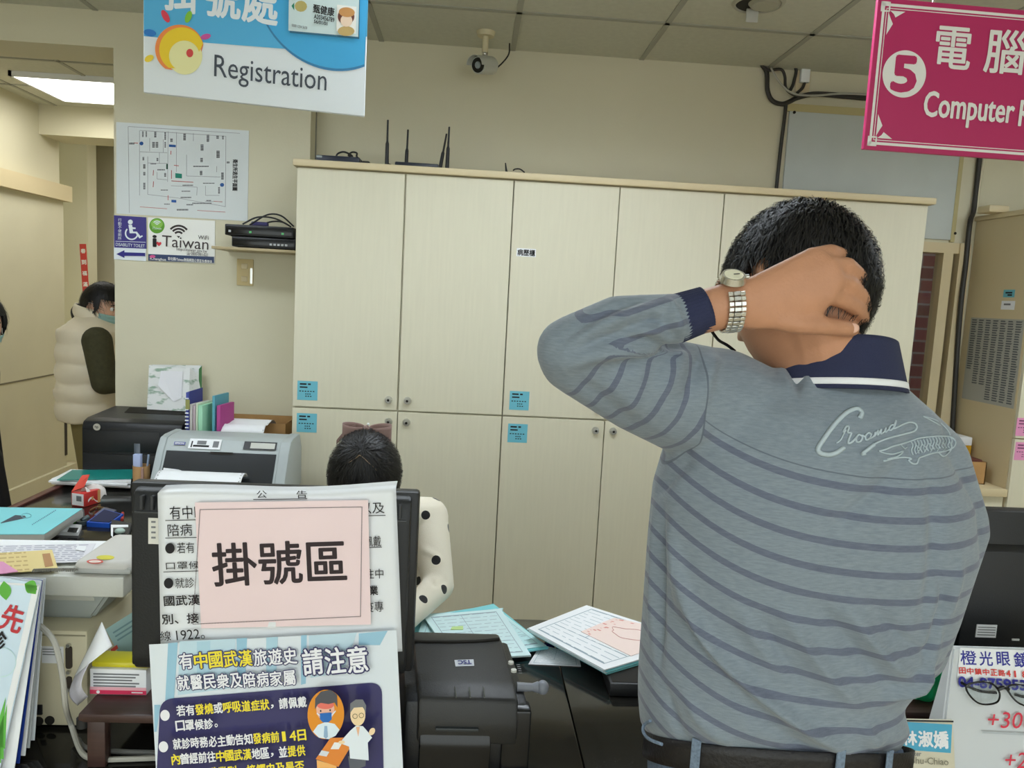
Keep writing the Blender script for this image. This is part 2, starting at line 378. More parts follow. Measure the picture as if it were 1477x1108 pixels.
def cabinet(x0, name, label, ndoors=2, y=D, dep=.43, lab=(), knobs=True):
    t = thing('filing_cabinet', label, 'cabinet', (x0+DW*ndoors/2, y+dep/2, 0), group=None)
    part('body', MB().box((x0+.001, y+.02, 0), (x0+DW*ndoors-.001, y+dep, 2.042)), M['lam'], t)
    for row, (z0, z1) in enumerate(((.06, 1.036), (1.043, 2.038))):
        for c in range(ndoors):
            xa, xb = x0+c*DW+(.003 if c == 0 else .0022), x0+(c+1)*DW-.0022
            if row == 1 and c == 0 and name == 'a': xb -= .003
            d = part('door', MB().box((xa, y, z0), (xb, y+.0185, z1), .001, seg=1), M['lam'], t)
            if knobs:
                kx = xb-.036 if c == 0 else xa+.037; kz = z0+.044 if row else z1-.044
                k = MB().cyl((kx, y, kz), (kx, y-.014, kz), .0165, .014, 24); k.cyl((kx, y-.014, kz), (kx, y-.019, kz), .012, .009, 24)
                o = part('knob', k, M['chrome'], d); part('keyhole', MB().cyl((kx, y-.019, kz), (kx, y-.0195, kz), .0055, n=12), M['dark'], o)
            for (r_, c_, px, py) in lab:
                if r_ == row and c_ == c: p = aY(px, py, y); sticker(d, p.x, p.z, y, stick)
            if name == 'b' and row == 1 and c == 0:
                p = aY(759, 364.5, y); part('name_strip', MB().box((p.x-.041, y-.001, p.z-.017), (p.x+.041, y, p.z+.017)), M['white'], d, None)
                text('病歷櫃', M['ink'], d, 0, 0, .074, .026, .02, name='lettering', M=inv(d) @ Matrix.Translation((p.x, y-.0014, p.z)) @ Matrix.Rotation(math.pi/2, 4, 'X'))
    return t
cabinet(CX0, 'a', 'cream filing cabinet beside the wall pier, behind the seated clerk', lab=((1, 0, 443.5, 563.5), (0, 0, 442.5, 610)))
cabinet(CX0+.9, 'b', 'middle cream filing cabinet with small black lettering on an upper door', lab=((1, 0, 749, 578), (0, 0, 746.5, 625)))
cabinet(CX0+1.8, 'c', 'cream filing cabinet behind the head of the standing man')
solo('cabinet_top_board', MB().box((CX0-.012, D-.02, 2.0425), (CX0+2.7+.022, BACK-.005, 2.07), .004), M['lamedge'], 'long cream board lying across the tops of the three filing cabinets', 'board')
# the cabinet at the far right, its side turned to us
RX = 2.478
t = thing('filing_cabinet', 'cream cabinet at the far right with sheets of lists stuck on its side', 'cabinet', (RX+.45, D+.2, 0))
part('body', MB().box((RX, D+.02, 0), (RX+.9, BACK-.005, 2.042)), M['lamedge'], t)
part('top_panel', MB().box((RX-.012, D-.015, 2.043), (RX+.92, BACK-.006, 2.066), .003), M['lamedge'], t)
for row, (z0, z1) in enumerate(((.06, 1.033), (1.039, 2.038))):
    for c in range(2):
        xa, xb = RX+.002+c*.45, RX+.448+c*.45; d = part('door', MB().box((xa, D, z0), (xb, D+.0185, z1), .001, seg=1), M['lam'], t)
        if c == 0: p = aY(1475 if row else 1473, 616 if row else 651, D); sticker(d, p.x+.012, p.z, D, pink)
def side_sheet(name, label, cat, pts, m, lines=None, group=None):      # papers stuck on the cabinet's side
    P = [aX(px, py, RX) for px, py in pts]; y0 = max(p.y for p in P); y1 = min(p.y for p in P); z0 = min(p.z for p in P); z1 = max(p.z for p in P)
    S = Sheet(name, label, cat, (RX-.0005, y0, z1), (RX-.0005, y1, z1), (RX-.0005, y0, z0), .0004, m, group=group, panel='sheet')
    S.z = .0006
    return S
S = side_sheet('list_sheet', 'grey sheet of dense printed name lists on the side of the right cabinet', 'notice', ((1401, 458), (1401, 535), (1462, 590)), colour((176, 176, 168)))
pol = []
for c in range(7):
    xa = S.w*(.03+c/7.2); hh = S.h*(.62 if c < 1 else .8 if c < 3 else .97)
    for r in range(34):
        y = -S.h*.02-r*S.h*.028
        if -y < hh: pol.append([(xa, y), (xa+S.w*(.07+.05*RNG.random()), y), (xa+S.w*.09, y-S.h*.016), (xa, y-S.h*.016)])
S.multi('printed_lines', pol, colour((98, 102, 104)), px=False)
S = side_sheet('sticker', 'small blue sticker above the lists on the right cabinet', 'sticker', ((1448, 418), (1463, 429)), stick)
S.multi('printed_lines', [[(S.w*.2, -S.h*.3), (S.w*.8, -S.h*.3), (S.w*.8, -S.h*.5), (S.w*.2, -S.h*.5)], [(S.w*.4, -S.h*.6), (S.w*.8, -S.h*.6), (S.w*.8, -S.h*.8), (S.w*.4, -S.h*.8)]], M['ink'], px=False)
S = side_sheet('slip', 'small white slip under the blue sticker on the right cabinet', 'notice', ((1445, 434), (1463, 447)), M['white'])
S.multi('printed_lines', [[(S.w*.2, -S.h*.3), (S.w*.7, -S.h*.3), (S.w*.7, -S.h*.5), (S.w*.2, -S.h*.5)]], M['greyink'], px=False)
p = aZ(1422, 305, 2.066); solo('paper_block', MB().box((p.x+.02, 3.55, 2.0662), (p.x+.12, 3.64, 2.10), .008), M['lamedge'], 'small pale block lying on top of the right cabinet', 'block')
# low cabinet between them
t = thing('low_cabinet', 'low cream cabinet in the gap before the brick window', 'cabinet', (2.22, 3.5, 0))
part('body', MB().box((1.975, 3.31, 0), (2.472, BACK-.03, .765)), M['lam'], t); part('top_panel', MB().box((1.972, 3.29, .765), (2.475, BACK-.03, .80), .002), M['lamedge'], t)
q = aY(1410, 690, 3.42)
cb = thing('carton', 'small open brown carton on the low cabinet', 'box', (q.x-.02, 3.45, .80))
b = MB(); x0, x1 = q.x-.12, aY(1421, 690, 3.38).x
for lo, hi in (((x0, 3.38, .80), (x1, 3.384, .905)), ((x0, 3.52, .80), (x1, 3.524, .905)), ((x0, 3.38, .80), (x0+.004, 3.524, .905)), ((x1-.004, 3.38, .80), (x1, 3.524, .905)), ((x0, 3.38, .80), (x1, 3.524, .804))): b.box(lo, hi)
part('walls', b, M['card'], cb); part('contents', MB().box((x0+.01, 3.39, .804), (x1-.01, 3.51, .915), .01), colour((96, 48, 36)), cb)
zy = 3.60; a = aY(1396, 650, zy)
solo('box', MB().box((a.x-.22, 3.55, .80), (min(2.46, a.x+.01), 3.70, .955), .004), colour((222, 170, 40)), 'yellow box on the low cabinet, under the white box', 'box')
solo('box', MB().box((a.x-.2, 3.53, .9552), (min(2.465, aY(1402, 640, 3.53).x), 3.70, .995), .003), M['white'], 'flat white box lying on the yellow box', 'box')
# ------------------------------------------------------------------ things on the walls and ceiling
pA, pB, pC = aY(1138, 158, BACK), aY(1386, 170, BACK), aY(1340, 346, BACK)
wb = MB().box((pA.x, BACK-.012, 1.945), (2.36, BACK-.0005, pA.z), .002)
t = thing('wall_board', 'pale grey board fixed on the back wall above the cabinets at right', 'board', ((pA.x+2.36)/2, BACK, 1.945))
part('panel', wb, mat('pale_grey_board', (196, 202, 198), .6, noise=(6, .03)), t)
e = MB(); e.box((pA.x-.02, BACK-.015, pA.z-.01), (2.38, BACK-.0005, pA.z+.025)); e.box((2.35, BACK-.015, 1.935), (2.37, BACK-.0005, pA.z)); part('taped_edge', e, colour((188, 176, 128)), t)
nl = MB()
for p in ((1144, 163), (1375, 337)): v = aY(*p, BACK); nl.cyl((v.x, BACK-.012, v.z), (v.x, BACK-.016, v.z), .007)
part('nail', nl, M['dark'], t)
# cables at the ceiling
def cable(name, label, pts, r, m=None, group=None, cat='cable'): return solo(name, MB().tube(pts, r), m or M['cable'], label, cat, group)
Yb = BACK-.016
def wp(px, py, d=0): return aY(px, py, Yb-d)
cable('cable', 'dark cable looping down below the ceiling corner', [wp(1098, 92), wp(1106, 105), wp(1107, 130), wp(1114, 145), wp(1128, 150), wp(1140, 146), wp(1150, 141), wp(1175, 136), wp(1215, 139), wp(1262, 143)], .011)
cable('cable', 'thin dark cable hooked inside the larger cable loop', [wp(1096, 92, .015), wp(1108, 101, .02), wp(1126, 100, .022), wp(1132, 110, .02), wp(1134, 128, .022), wp(1150, 138, .024), wp(1180, 134, .022), wp(1262, 140, .022)], .007)
cable('cable', 'pale cable running right from the ceiling loop', [wp(1112, 98, .035), wp(1124, 118, .04), wp(1142, 134, .04), wp(1172, 138, .04), wp(1215, 135, .04), wp(1262, 137, .04)], .005, M['gcable'])
cable('conduit', 'dark conduit dropping from the cable loop along the board edge', [wp(1134, 148), wp(1131, 175), wp(1126, 215), aY(1119, 280, Yb)], .009)
cable('conduit', 'short dark conduit under the ceiling left of the junction box', [wp(1113, 93, .01), wp(1146, 96, .01), wp(1145, 118, .01), wp(1140, 130, .01)], .008)
p = aY(1158, 110, BACK); jb = thing('junction_box', 'white junction box on a beige plate at the ceiling edge', 'junction box', (p.x, BACK, p.z-.07))
part('plate', MB().box((p.x-.034, BACK-.006, p.z-.075), (p.x+.036, BACK-.0005, p.z+.07), .002), M['lamedge'], jb)
part('cover', MB().box((p.x-.02, BACK-.03, p.z-.035), (p.x+.024, BACK-.006, p.z+.03), .004), M['white'], jb)
cable('cable', 'short cable leaving the white junction box', [(p.x+.004, BACK-.02, p.z-.035), (p.x-.005, BACK-.02, p.z-.06), (p.x-.03, BACK-.022, p.z-.085)], .007)
cable('cable', 'long dark cable running down the corner beside the right cabinet', [aY(1413, 226, Yb), aY(1405, 300, Yb), aY(1399, 322, Yb-.02), aY(1393, 380, Yb-.02), aY(1386, 440, Yb-.03), aY(1379, 530, Yb-.02), aY(1372, 650, Yb-.02)], .012)
cable('conduit', 'pale conduit running down beside the long dark cable', [aY(1420, 226, Yb), aY(1412, 270, Yb), aY(1408, 308, Yb)], .01, M['wall'])
a, b_ = aY(451, 165, 3.70), aY(450, 236, 3.70)
cable('conduit', 'grey conduit in the corner beside the wall pier', [(a.x, 3.715, CEIL), (a.x, 3.715, 2.4), (b_.x, 3.715, 2.071)], .016, colour((128, 128, 120)))
# camera
c0 = aZ(701, 46, CEIL); cbd = aY(703, 95, c0.y)
t = thing('security_camera', 'white bullet security camera hanging from the ceiling by the back wall', 'security camera', c0)
cream = colour((214, 204, 170), .5)
part('mount', MB().cyl((c0.x, c0.y, CEIL), (c0.x, c0.y, CEIL-.02), .042, .036, 28).cyl((c0.x, c0.y, CEIL-.02), (c0.x, c0.y, cbd.z+.055), .013), cream, t)
part('joint', MB().sph((c0.x, c0.y, cbd.z+.05), .012).cyl((c0.x, c0.y, cbd.z+.045), (c0.x, c0.y, cbd.z+.03), .012), M['chrome'], t)
ax = Vector((-.55, -.8, -.22)).normalized(); cen = Vector((c0.x, c0.y, cbd.z))
part('housing', MB().cyl(cen-ax*.055, cen+ax*.05, .036, n=32), M['lgrey'], t)
part('lens', MB().cyl(cen+ax*.05, cen+ax*.053, .031, n=32), M['blackg'], t); part('lens_ring', MB().cyl(cen+ax*.053, cen+ax*.058, .015, .012, 24), M['grey'], t)
def shade(u, v):
    a = math.pi*(-.15+1.0*u)+.55; s1 = ax.cross(Vector((0, 0, 1))).normalized(); s2 = s1.cross(ax)
    return cen+ax*(-.05+.13*v)+(s1*math.cos(a)+s2*math.sin(a))*.041
part('sunshade', MB().grid(shade, 20, 4, .002), M['lgrey'], t)
part('cord', MB().tube([cen-ax*.055, cen-ax*.07+Vector((.02, 0, -.002)), aY(733, 80, c0.y), aY(735, 63, c0.y+.03)], .0035), M['cable'], t)
# ceiling fitting with a loose lamp
h = aZ(1094, 4, CEIL); t = thing('ceiling_fitting', 'round open ceiling fitting with a loose white piece hanging out', 'ceiling fitting', (h.x, h.y, CEIL-.02))
def ring(u, v): a = u*2*math.pi; r = .098-.016*math.sin(v*math.pi*.5); return (h.x+r*math.cos(a), h.y+r*math.sin(a), CEIL-.001-.010*math.sin(v*math.pi))
part('rim', MB().grid(ring, 40, 6, closed=True), colour((186, 184, 168)), t); part('opening', MB().cyl((h.x, h.y, CEIL-.0005), (h.x, h.y, CEIL-.004), .083, n=36), M['dark'], t)
part('reflector', MB().cyl((h.x+.022, h.y-.01, CEIL-.003), (h.x+.022, h.y-.01, CEIL-.016), .062, .05, 32), colour((170, 168, 150), .3), t)
part('loose_clip', MB().box((h.x-.028, h.y+.045, CEIL-.055), (h.x+.020, h.y+.053, CEIL-.004), .004), M['lgrey'], t)
# hanging signs
def hang(S, xs):
    for x in xs:
        b = MB().tube([(x, -.01, -S.th/2), (x, (CEIL-.002-S.M.translation.z), -S.th/2)], .0025, smooth=False); lpart('hanging_wire', b, M['chrome'], S.root)
BL, BR = aZ(207, 133, 2.0), aZ(526, 168, 2.0); TL, TR = BL+Vector((0, 0, .40)), BR+Vector((0, 0, .40))
S = Sheet('registration_sign', 'hanging blue and white sign with a sun emblem, a card and the word Registration', 'sign', TL, TR, BL, .012, M['whitec'], panel='panel', bev=.002)
blue = colour((86, 178, 226), .35)
S.poly('blue_field', [(0, 0), (S.w, 0), (S.w, -.2), S.at(430, 72), S.at(300, 62), S.at(207.5, 52)], blue, px=False)
cc = S.at(480, -10); S.poly('circle_shadow', [p for p in ngon(cc.x, cc.y-.004, .186, n=80) if p[0] < S.w and p[1] < 0]+[(S.w-.0005, -.002)], colour((58, 128, 178), .35), px=False)
S.poly('blue_circle', [p for p in ngon(cc.x, cc.y, .184, n=80) if p[0] < S.w and p[1] < 0]+[(S.w-.0005, -.002)], colour((70, 172, 226), .35), px=False)
S.text('掛號處', M['whitec'], 240, -42, 401, 26, .02, rot=-.012)
S.text('Registration', colour((66, 74, 86), .5), 311, 90, 472, 131, .0, rot=-.012)
lp = lambda cx, cy, rx, ry, rot=0, n=28: [(cx+x*math.cos(rot)-y*math.sin(rot), cy+x*math.sin(rot)+y*math.cos(rot)) for x, y in ngon(0, 0, rx, ry, n)]
def crescent(cx, cy, R, r, ox, oy, a0, a1, n=40):
    out = [(cx+R*math.cos(a0+(a1-a0)*k/n), cy+R*math.sin(a0+(a1-a0)*k/n)) for k in range(n+1)]
    return out+[(cx+ox+r*math.cos(a1+(a0-a1)*k/n), cy+oy+r*math.sin(a1+(a0-a1)*k/n)) for k in range(n+1)]
S.poly('emblem_disc', lp(267, 81, 25, 27), colour((236, 232, 170), .4))
S.poly('emblem_arc', crescent(259, 71, 35, 26, 6, 9, math.radians(125), math.radians(350)), colour((240, 140, 70), .4))
S.poly('emblem_arc', crescent(262, 72, 32, 22, 4, 9, math.radians(125), math.radians(345)), colour((240, 206, 40), .4))
S.poly('emblem_spot', lp(274, 77, 5, 6), colour((214, 70, 66), .4))
for (x, y, rx, ry, r, c) in ((239, 24, 4.5, 10, -.5, (222, 62, 84)), (272, 25, 4.5, 9, .35, (132, 196, 60)), (297, 53.5, 7.5, 4, -.25, (206, 84, 160)), (216.5, 48, 9, 5, .2, (40, 120, 200)), (215.5, 85, 7, 4.5, -.5, (238, 210, 60))):
    S.poly('emblem_petal', lp(x, y, rx, ry, r), colour(c, .4))
# health card picture
S.poly('card_shadow', [(418, -15), (519, -5), (518, 57), (418, 48)], colour((52, 110, 140), .4)); S.poly('card', [(417, -18), (518, -8), (516.5, 54), (416, 45)], colour((206, 224, 226), .4))
S.poly('card_chip', lp(434, 10, 9, 8, .1, 12), colour((190, 176, 110), .35)); S.poly('card_mark', [(420.5, 9.5), (424.5, 4.5), (424.5, 16)], colour((30, 130, 100), .4))
S.text('甄健康', inkb, 452, 9.5, 482, 22, .02, rot=-.06); S.text('A203456789', inkb, 453, 24, 482, 30.5, .02, rot=-.05); S.text('56/01/01', inkb, 453, 31, 472, 36, .02, rot=-.05); S.text('0000 1234 5678', M['greyink'], 421, 37.5, 443, 41.5, .01, rot=-.05)
S.poly('portrait_ground', [(486, 8), (514, 11), (513, 50), (485, 46)], colour((240, 240, 236), .4)); S.poly('portrait_coat', lp(499, 46, 12, 7), colour((198, 170, 110), .4)); S.poly('portrait_hair', lp(499, 25, 12, 12), colour((110, 62, 52), .4)); S.poly('portrait_face', lp(499.5, 31, 8.5, 9), colour((240, 214, 190), .4)); S.poly('portrait_hat', lp(500, 19, 11.5, 7, .1), colour((206, 150, 92), .4))
hang(S, (.08, S.w-.08))
a, b_ = aZ(1245, 215, 1.98), aZ(1477, 231.5, 1.98); ex = (b_-a).normalized(); W5 = .92
TL = aY(1269.5, -4, a.y); hh = TL.z-a.z
S = Sheet('room_sign', 'hanging magenta sign with a white numbered circle and white border', 'sign', a+Vector((0, 0, hh)), a+ex*W5+Vector((0, 0, hh)), a, .012, colour((192, 46, 104), .4), bev=.002)
wht = colour((240, 240, 236), .4)
def border(d, th):
    w, h = S.w, S.h
    return [[(d, -d), (w-d, -d), (w-d, -d-th), (d, -d-th)], [(d, -h+d+th), (w-d, -h+d+th), (w-d, -h+d), (d, -h+d)], [(d, -d), (d+th, -d), (d+th, -h+d), (d, -h+d)], [(w-d-th, -d), (w-d, -d), (w-d, -h+d), (w-d-th, -h+d)]]
S.multi('border_line', border(.013, .007)+border(.024, .002), wht, px=False)
cn = []
for sx in (0, 1):
    for sy in (0, 1):
        fx = lambda x: x if not sx else S.w-x
        fy = lambda y: -y if not sy else -S.h+y
        for q in ([(.009, .009), (.034, .009), (.034, .013), (.009, .013)], [(.009, .009), (.013, .009), (.013, .034), (.009, .034)], [(.030, .009), (.034, .009), (.034, .034), (.030, .034)], [(.009, .030), (.034, .030), (.034, .034), (.009, .034)], [(.034, .03), (.075, .03), (.05, .046), (.045, .038)], [(.03, .034), (.03, .09), (.045, .062), (.038, .05)]):
            cn.append([(fx(x), fy(y)) for x, y in q])
S.multi('corner_ornament', cn, wht, px=False)
c = S.at(1304, 107); S.poly('number_disc', ngon(c.x, c.y, .0585, n=56), wht, px=False)
mag = colour((190, 44, 102), .4)
S.text('5', mag, 1288, 83, 1320, 131, .035)
S.text('電', wht, 1349, 40, 1400, 99, .012); S.text('腦', wht, 1421, 44, 1478, 106, .012)
S.text('Computer', wht, 1332, 137, 1462, 184, .022, rot=-.005); S.text('R', wht, 1470, 146, 1486, 182, .022)
hang(S, (.15, S.w-.15))
# pier: floor plan, toilet arrow, wifi sign, switch, shelf with two black boxes
def pier(px, py, d=0): return aY(px, py, COLY-d)
S = Sheet('floor_plan', 'laminated white floor plan stuck on the wall pier', 'poster', pier(167.5, 176, .003), pier(359, 188.5, .003), pier(166.5, 308, .003), .003, colour((218, 224, 224), .18))
dk, rd, fl = colour((90, 90, 96)), colour((190, 60, 60)), colour((150, 150, 156))
z3 = lambda x, y: (160+x/7.146, 170+y/7.146)
def seg(x0, y0, x1, y1, t=4):
    d = math.hypot(x1-x0, y1-y0) or 1; nx, ny = -(y1-y0)/d*t/2, (x1-x0)/d*t/2
    return [z3(x0+nx, y0+ny), z3(x1+nx, y1+ny), z3(x1-nx, y1-ny), z3(x0-nx, y0-ny)]
S.multi('plan_lines', [seg(*a) for a in ((178, 90, 190, 980), (180, 90, 1330, 160), (590, 140, 585, 660), (300, 130, 1185, 190), (1185, 190, 1180, 920), (295, 130, 295, 800), (380, 400, 380, 790), (380, 790, 680, 825), (680, 825, 1180, 915), (675, 150, 675, 560), (500, 355, 500, 470), (300, 350, 580, 360), (400, 210, 400, 345), (540, 220, 540, 360), (500, 470, 580, 470), (475, 560, 475, 630), (475, 630, 580, 640), (850, 160, 850, 240), (780, 380, 780, 600), (620, 700, 890, 715), (890, 715, 885, 800), (975, 700, 975, 800), (975, 800, 1120, 800), (380, 465, 500, 470), (1090, 500, 1090, 560), (780, 600, 1130, 610), (970, 860, 1150, 865))], fl)
bl = []
for (x, y, w, h) in ((330, 140, 16, 60), (365, 140, 14, 60), (458, 145, 22, 60), (440, 250, 28, 60), (475, 250, 26, 60), (560, 150, 16, 80), (560, 250, 14, 60), (625, 215, 26, 36), (760, 165, 26, 70), (1000, 175, 26, 75), (1100, 185, 26, 34), (1155, 185, 18, 40), (940, 275, 30, 66), (1105, 340, 34, 76), (935, 415, 26, 44), (930, 548, 26, 46), (1150, 565, 26, 74), (1115, 715, 18, 70), (1195, 450, 30, 20), (335, 405, 18, 36), (345, 480, 24, 46), (345, 560, 22, 36), (345, 670, 22, 70), (480, 415, 18, 34), (560, 570, 20, 40), (850, 495, 160, 12), (410, 470, 60, 10), (480, 530, 80, 12), (950, 670, 120, 10), (740, 690, 110, 12), (730, 752, 90, 10), (720, 815, 110, 12), (515, 740, 75, 10), (840, 875, 200, 12), (780, 890, 70, 12), (680, 940, 120, 16), (550, 885, 60, 10), (985, 848, 50, 12), (190, 255, 55, 20)):
    n = max(1, int(max(w, h)/9))
    for q in range(n):
        if w > h: bl.append([z3(x+w*q/n, y), z3(x+w*(q+.7)/n, y), z3(x+w*(q+.7)/n, y+h), z3(x+w*q/n, y+h)])
        else: bl.append([z3(x-w/2, y+h*q/n), z3(x+w/2, y+h*q/n), z3(x+w/2, y+h*(q+.7)/n), z3(x-w/2, y+h*(q+.7)/n)])
S.multi('plan_captions', bl, dk)
S.multi('escape_arrows', [seg(*a, 6) for a in ((625, 540, 625, 630), (625, 650, 850, 665), (440, 540, 436, 595), (440, 655, 436, 715), (590, 800, 590, 850), (620, 340, 618, 380), (240, 258, 280, 262), (650, 490, 700, 495))]+[seg(300, 918, 580, 938, 4), seg(890, 955, 1180, 972, 4), seg(1060, 860, 1150, 868, 4)], rd)
S.poly('plan_spot', [z3(665, 570), z3(733, 578), z3(733, 625), z3(665, 620)], colour((20, 130, 110))); S.poly('plan_spot', [z3(572, 475), z3(588, 475), z3(588, 530), z3(572, 530)], colour((20, 80, 60)))
S.multi('plan_spot', [lp(*z3(317, 265), 2.8, 2.8, 0, 14), lp(*z3(1147, 692), 3.2, 3, 0, 6), [z3(600, 275), z3(670, 280), z3(670, 305), z3(600, 300)], [z3(625, 845), z3(675, 848), z3(675, 875), z3(625, 870)]], colour((40, 90, 160)))
text('衛生所逃生平面圖', inkb, S.root, *S.at(*z3(1282, 590)), w=.137, h=.022, bold=.02, z=S.lay(), rot=-math.pi/2)
purple = colour((58, 50, 130), .4)
S = Sheet('toilet_sign', 'purple and white accessible toilet sign with a left arrow', 'sign', pier(164.5, 310.5, .004), pier(211, 313.5, .004), pier(165, 374, .004), .003, M['whitec'])
S.poly('purple_field', [(164.5, 310.5), (211, 313.5), (211.5, 359), (165, 357)], purple)
c4 = lambda x, y: (160+x/4.26, 160+y/4.26)
wh = lambda pts: [c4(*p) for p in pts]
th = [c4(*p) for p in ngon(120, 683, 15, 15, 20)]
S.multi('wheelchair_symbol', [th, wh([(108, 700), (130, 700), (133, 715), (152, 717), (152, 726), (134, 726), (137, 742), (160, 742), (182, 770), (192, 764), (197, 771), (176, 784), (152, 752), (116, 752)]),
  [c4(128+42*math.cos(a), 752+42*math.sin(a)) for a in np.linspace(3.9, .35, 26)[::-1]]+[c4(128+33*math.cos(a), 752+33*math.sin(a)) for a in np.linspace(3.9, .35, 26)]], M['whitec'])
[S.text(ch, M['whitec'], 170.5, 315+k*5.3, 175.5, 319.6+k*5.3) for k, ch in enumerate('行動不便廁所')]
S.poly('rule', wh([(30, 800), (215, 806), (215, 809), (30, 803)]), M['whitec']); S.text('DISABILITY TOILET', M['whitec'], 167.5, 351.5, 209, 356)
S.poly('arrow', wh([(35, 880), (85, 856), (85, 869), (212, 873), (212, 893), (85, 891), (85, 904)]), colour((40, 36, 130), .4))
S = Sheet('wifi_sign', 'white sign with a wireless symbol and the word Taiwan on the pier', 'sign', pier(213.5, 313.5, .004), pier(310, 318.5, .004), pier(214, 376, .004), .003, colour((240, 240, 234), .35))
S.poly('green_badge', [c4(*p) for p in ngon(283, 706, 47, 47, 36)], colour((96, 160, 40), .35)); S.poly('green_badge_glow', [c4(*p) for p in ngon(283, 694, 36, 28, 30)], colour((140, 196, 80), .35))
def arcs(cx, cy, rs, t, a0, a1): return [[c4(cx+(r)*math.cos(a), cy+r*math.sin(a)) for a in np.linspace(a0, a1, 16)]+[c4(cx+(r-t)*math.cos(a), cy+(r-t)*math.sin(a)) for a in np.linspace(a1, a0, 16)] for r in rs]
S.multi('wave_symbol', arcs(284, 704, (30, 20, 11), 5, math.radians(220), math.radians(320)), M['whitec']); S.text('iTaiwan', M['whitec'], 220.5, 327.5, 233, 331)
S.multi('wave_symbol', arcs(416, 772, (72, 53, 34), 12, math.radians(222), math.radians(322))+[[c4(405, 768), c4(427, 770), c4(417, 782)]], colour((56, 48, 48)))
S.text('i', inkb, 221, 340, 225.5, 355.5, .03); S.poly('heart', [c4(x, y) for x, y in ((296, 832), (282, 818), (281, 808), (288, 803), (296, 810), (305, 805), (312, 811), (310, 820))], colour((206, 50, 60)))
S.text('Taiwan', colour((66, 56, 56)), 234, 342, 301, 358, .0, rot=-.03); S.text('WiFi', colour((66, 56, 56)), 286, 340, 301, 345.5, 0, rot=-.03)
S.text('http://itaiwan.gov.tw', colour((96, 90, 90)), 255, 358.5, 299, 364.5, 0, rot=-.03); S.text('0800-081-021', colour((96, 90, 90)), 276, 364.5, 300, 369, 0, rot=-.03); S.text('☎', colour((96, 90, 90)), 269, 364, 275, 368)
S.poly('navy_band', [(214.3, 366.5), (309, 370.5), (309, 379.5), (214.3, 376)], colour((38, 58, 100), .35)); S.text('iChanghua', wht, 217, 372, 240, 376.5, .01, rot=-.03); S.text('彰化縣iTaiwan無線網路公眾區免費使用', wht, 243, 373, 306, 378, .01, rot=-.03)
S.poly('pink_mark', [c4(*p) for p in ngon(258, 895, 18, 9, 14)], colour((220, 90, 150)))
p = pier(354, 393); t = thing('wall_switch', 'cream double wall switch under the shelf on the pier', 'switch', (p.x, COLY, p.z-.06))
part('plate', MB().box((p.x-.037, COLY-.008, p.z-.06), (p.x+.037, COLY, p.z+.06), .003), colour((208, 188, 138), .45), t)
for dz in (.028, -.03): part('rocker', MB().box((p.x-.016, COLY-.012, p.z+dz-.012), (p.x+.012, COLY-.008, p.z+dz+.012), .002), M['lamedge'], t)
part('metal_edge', MB().box((p.x+.024, COLY-.0095, p.z-.05), (p.x+.034, COLY-.008, p.z+.02)), M['chrome'], t)
Ys = 3.37
l0, l1 = aY(303, 356, 3.50), aY(424, 361, Ys); zs = l1.z
xs0, xs1 = aY(322, 356, Ys).x-.05, -.757
solo('wall_shelf', MB().box((xs0, Ys, zs-.012), (xs1, COLY, zs), .002), colour((176, 160, 124), .5), 'small wooden shelf on the pier beside the cabinets', 'shelf')
def stb(x0, x1, z0, z1, name, label, leds, y0=Ys+.01):
    t = thing(name, label, 'recorder', ((x0+x1)/2, y0+.09, z0))
    part('case', MB().box((x0, y0, z0+.004), (x1, y0+.19, z1), .004), M['black'], t)
    part('foot', MB().box((x0+.02, y0+.02, z0), (x0+.05, y0+.17, z0+.005)).box((x1-.05, y0+.02, z0), (x1-.02, y0+.17, z0+.005)), M['dark'], t)
    part('front_panel', MB().box((x0+.006, y0-.003, z0+.010), (x1-.006, y0, z1-.006), .001), M['blackg'], t)
    for (f, c) in leds: part('indicator', MB().box((x0+(x1-x0)*f-.006, y0-.005, z0+(z1-z0)*.32), (x0+(x1-x0)*f+.004, y0-.003, z0+(z1-z0)*.5)), c, t)
    return t
gl = colour((90, 180, 110), .4); gy = colour((170, 172, 172), .4)
m1 = zs+.046; stb(aY(333, 345, Ys).x, xs1-.002, zs, m1, 'video_recorder', 'lower black recorder box lying on the pier shelf', [(.62+.06*k, gy) for k in range(5)])
t2 = stb(aY(323, 335, Ys).x, xs1-.012, m1, m1+.05, 'video_recorder', 'upper black recorder box with green lights on the pier shelf', [(.38, gl), (.85, gl), (.08, gy)])
zt = m1+.05
for k, (o_, r_) in enumerate((((350, 371, 395, 418), .03), ((360, 385, 405, 424), .045), ((372, 392, 408, 420), .02))):
    P = [aY(o_[0], 322, Ys+.03+.03*k)]; P[0].z = zt+.004
    for j, px in enumerate(o_[1:]): q = aY(px, 320, Ys+.03+.03*k); q.z = zt+.006+(r_ if j < 2 else .002); P.append(q)
    cable('cable', ('black cable looped over the front of the recorder boxes', 'black cable looped high behind the other cables on the recorders', 'short black cable bent low on the recorder boxes')[k], P, .0035, M['black'])
q = aY(372, 322, Ys+.08); solo('plug', MB().box((q.x-.03, Ys+.08, zt), (q.x+.04, Ys+.11, zt+.022), .005), colour((62, 58, 110)), 'small blue plug lying on the upper recorder box', 'plug')
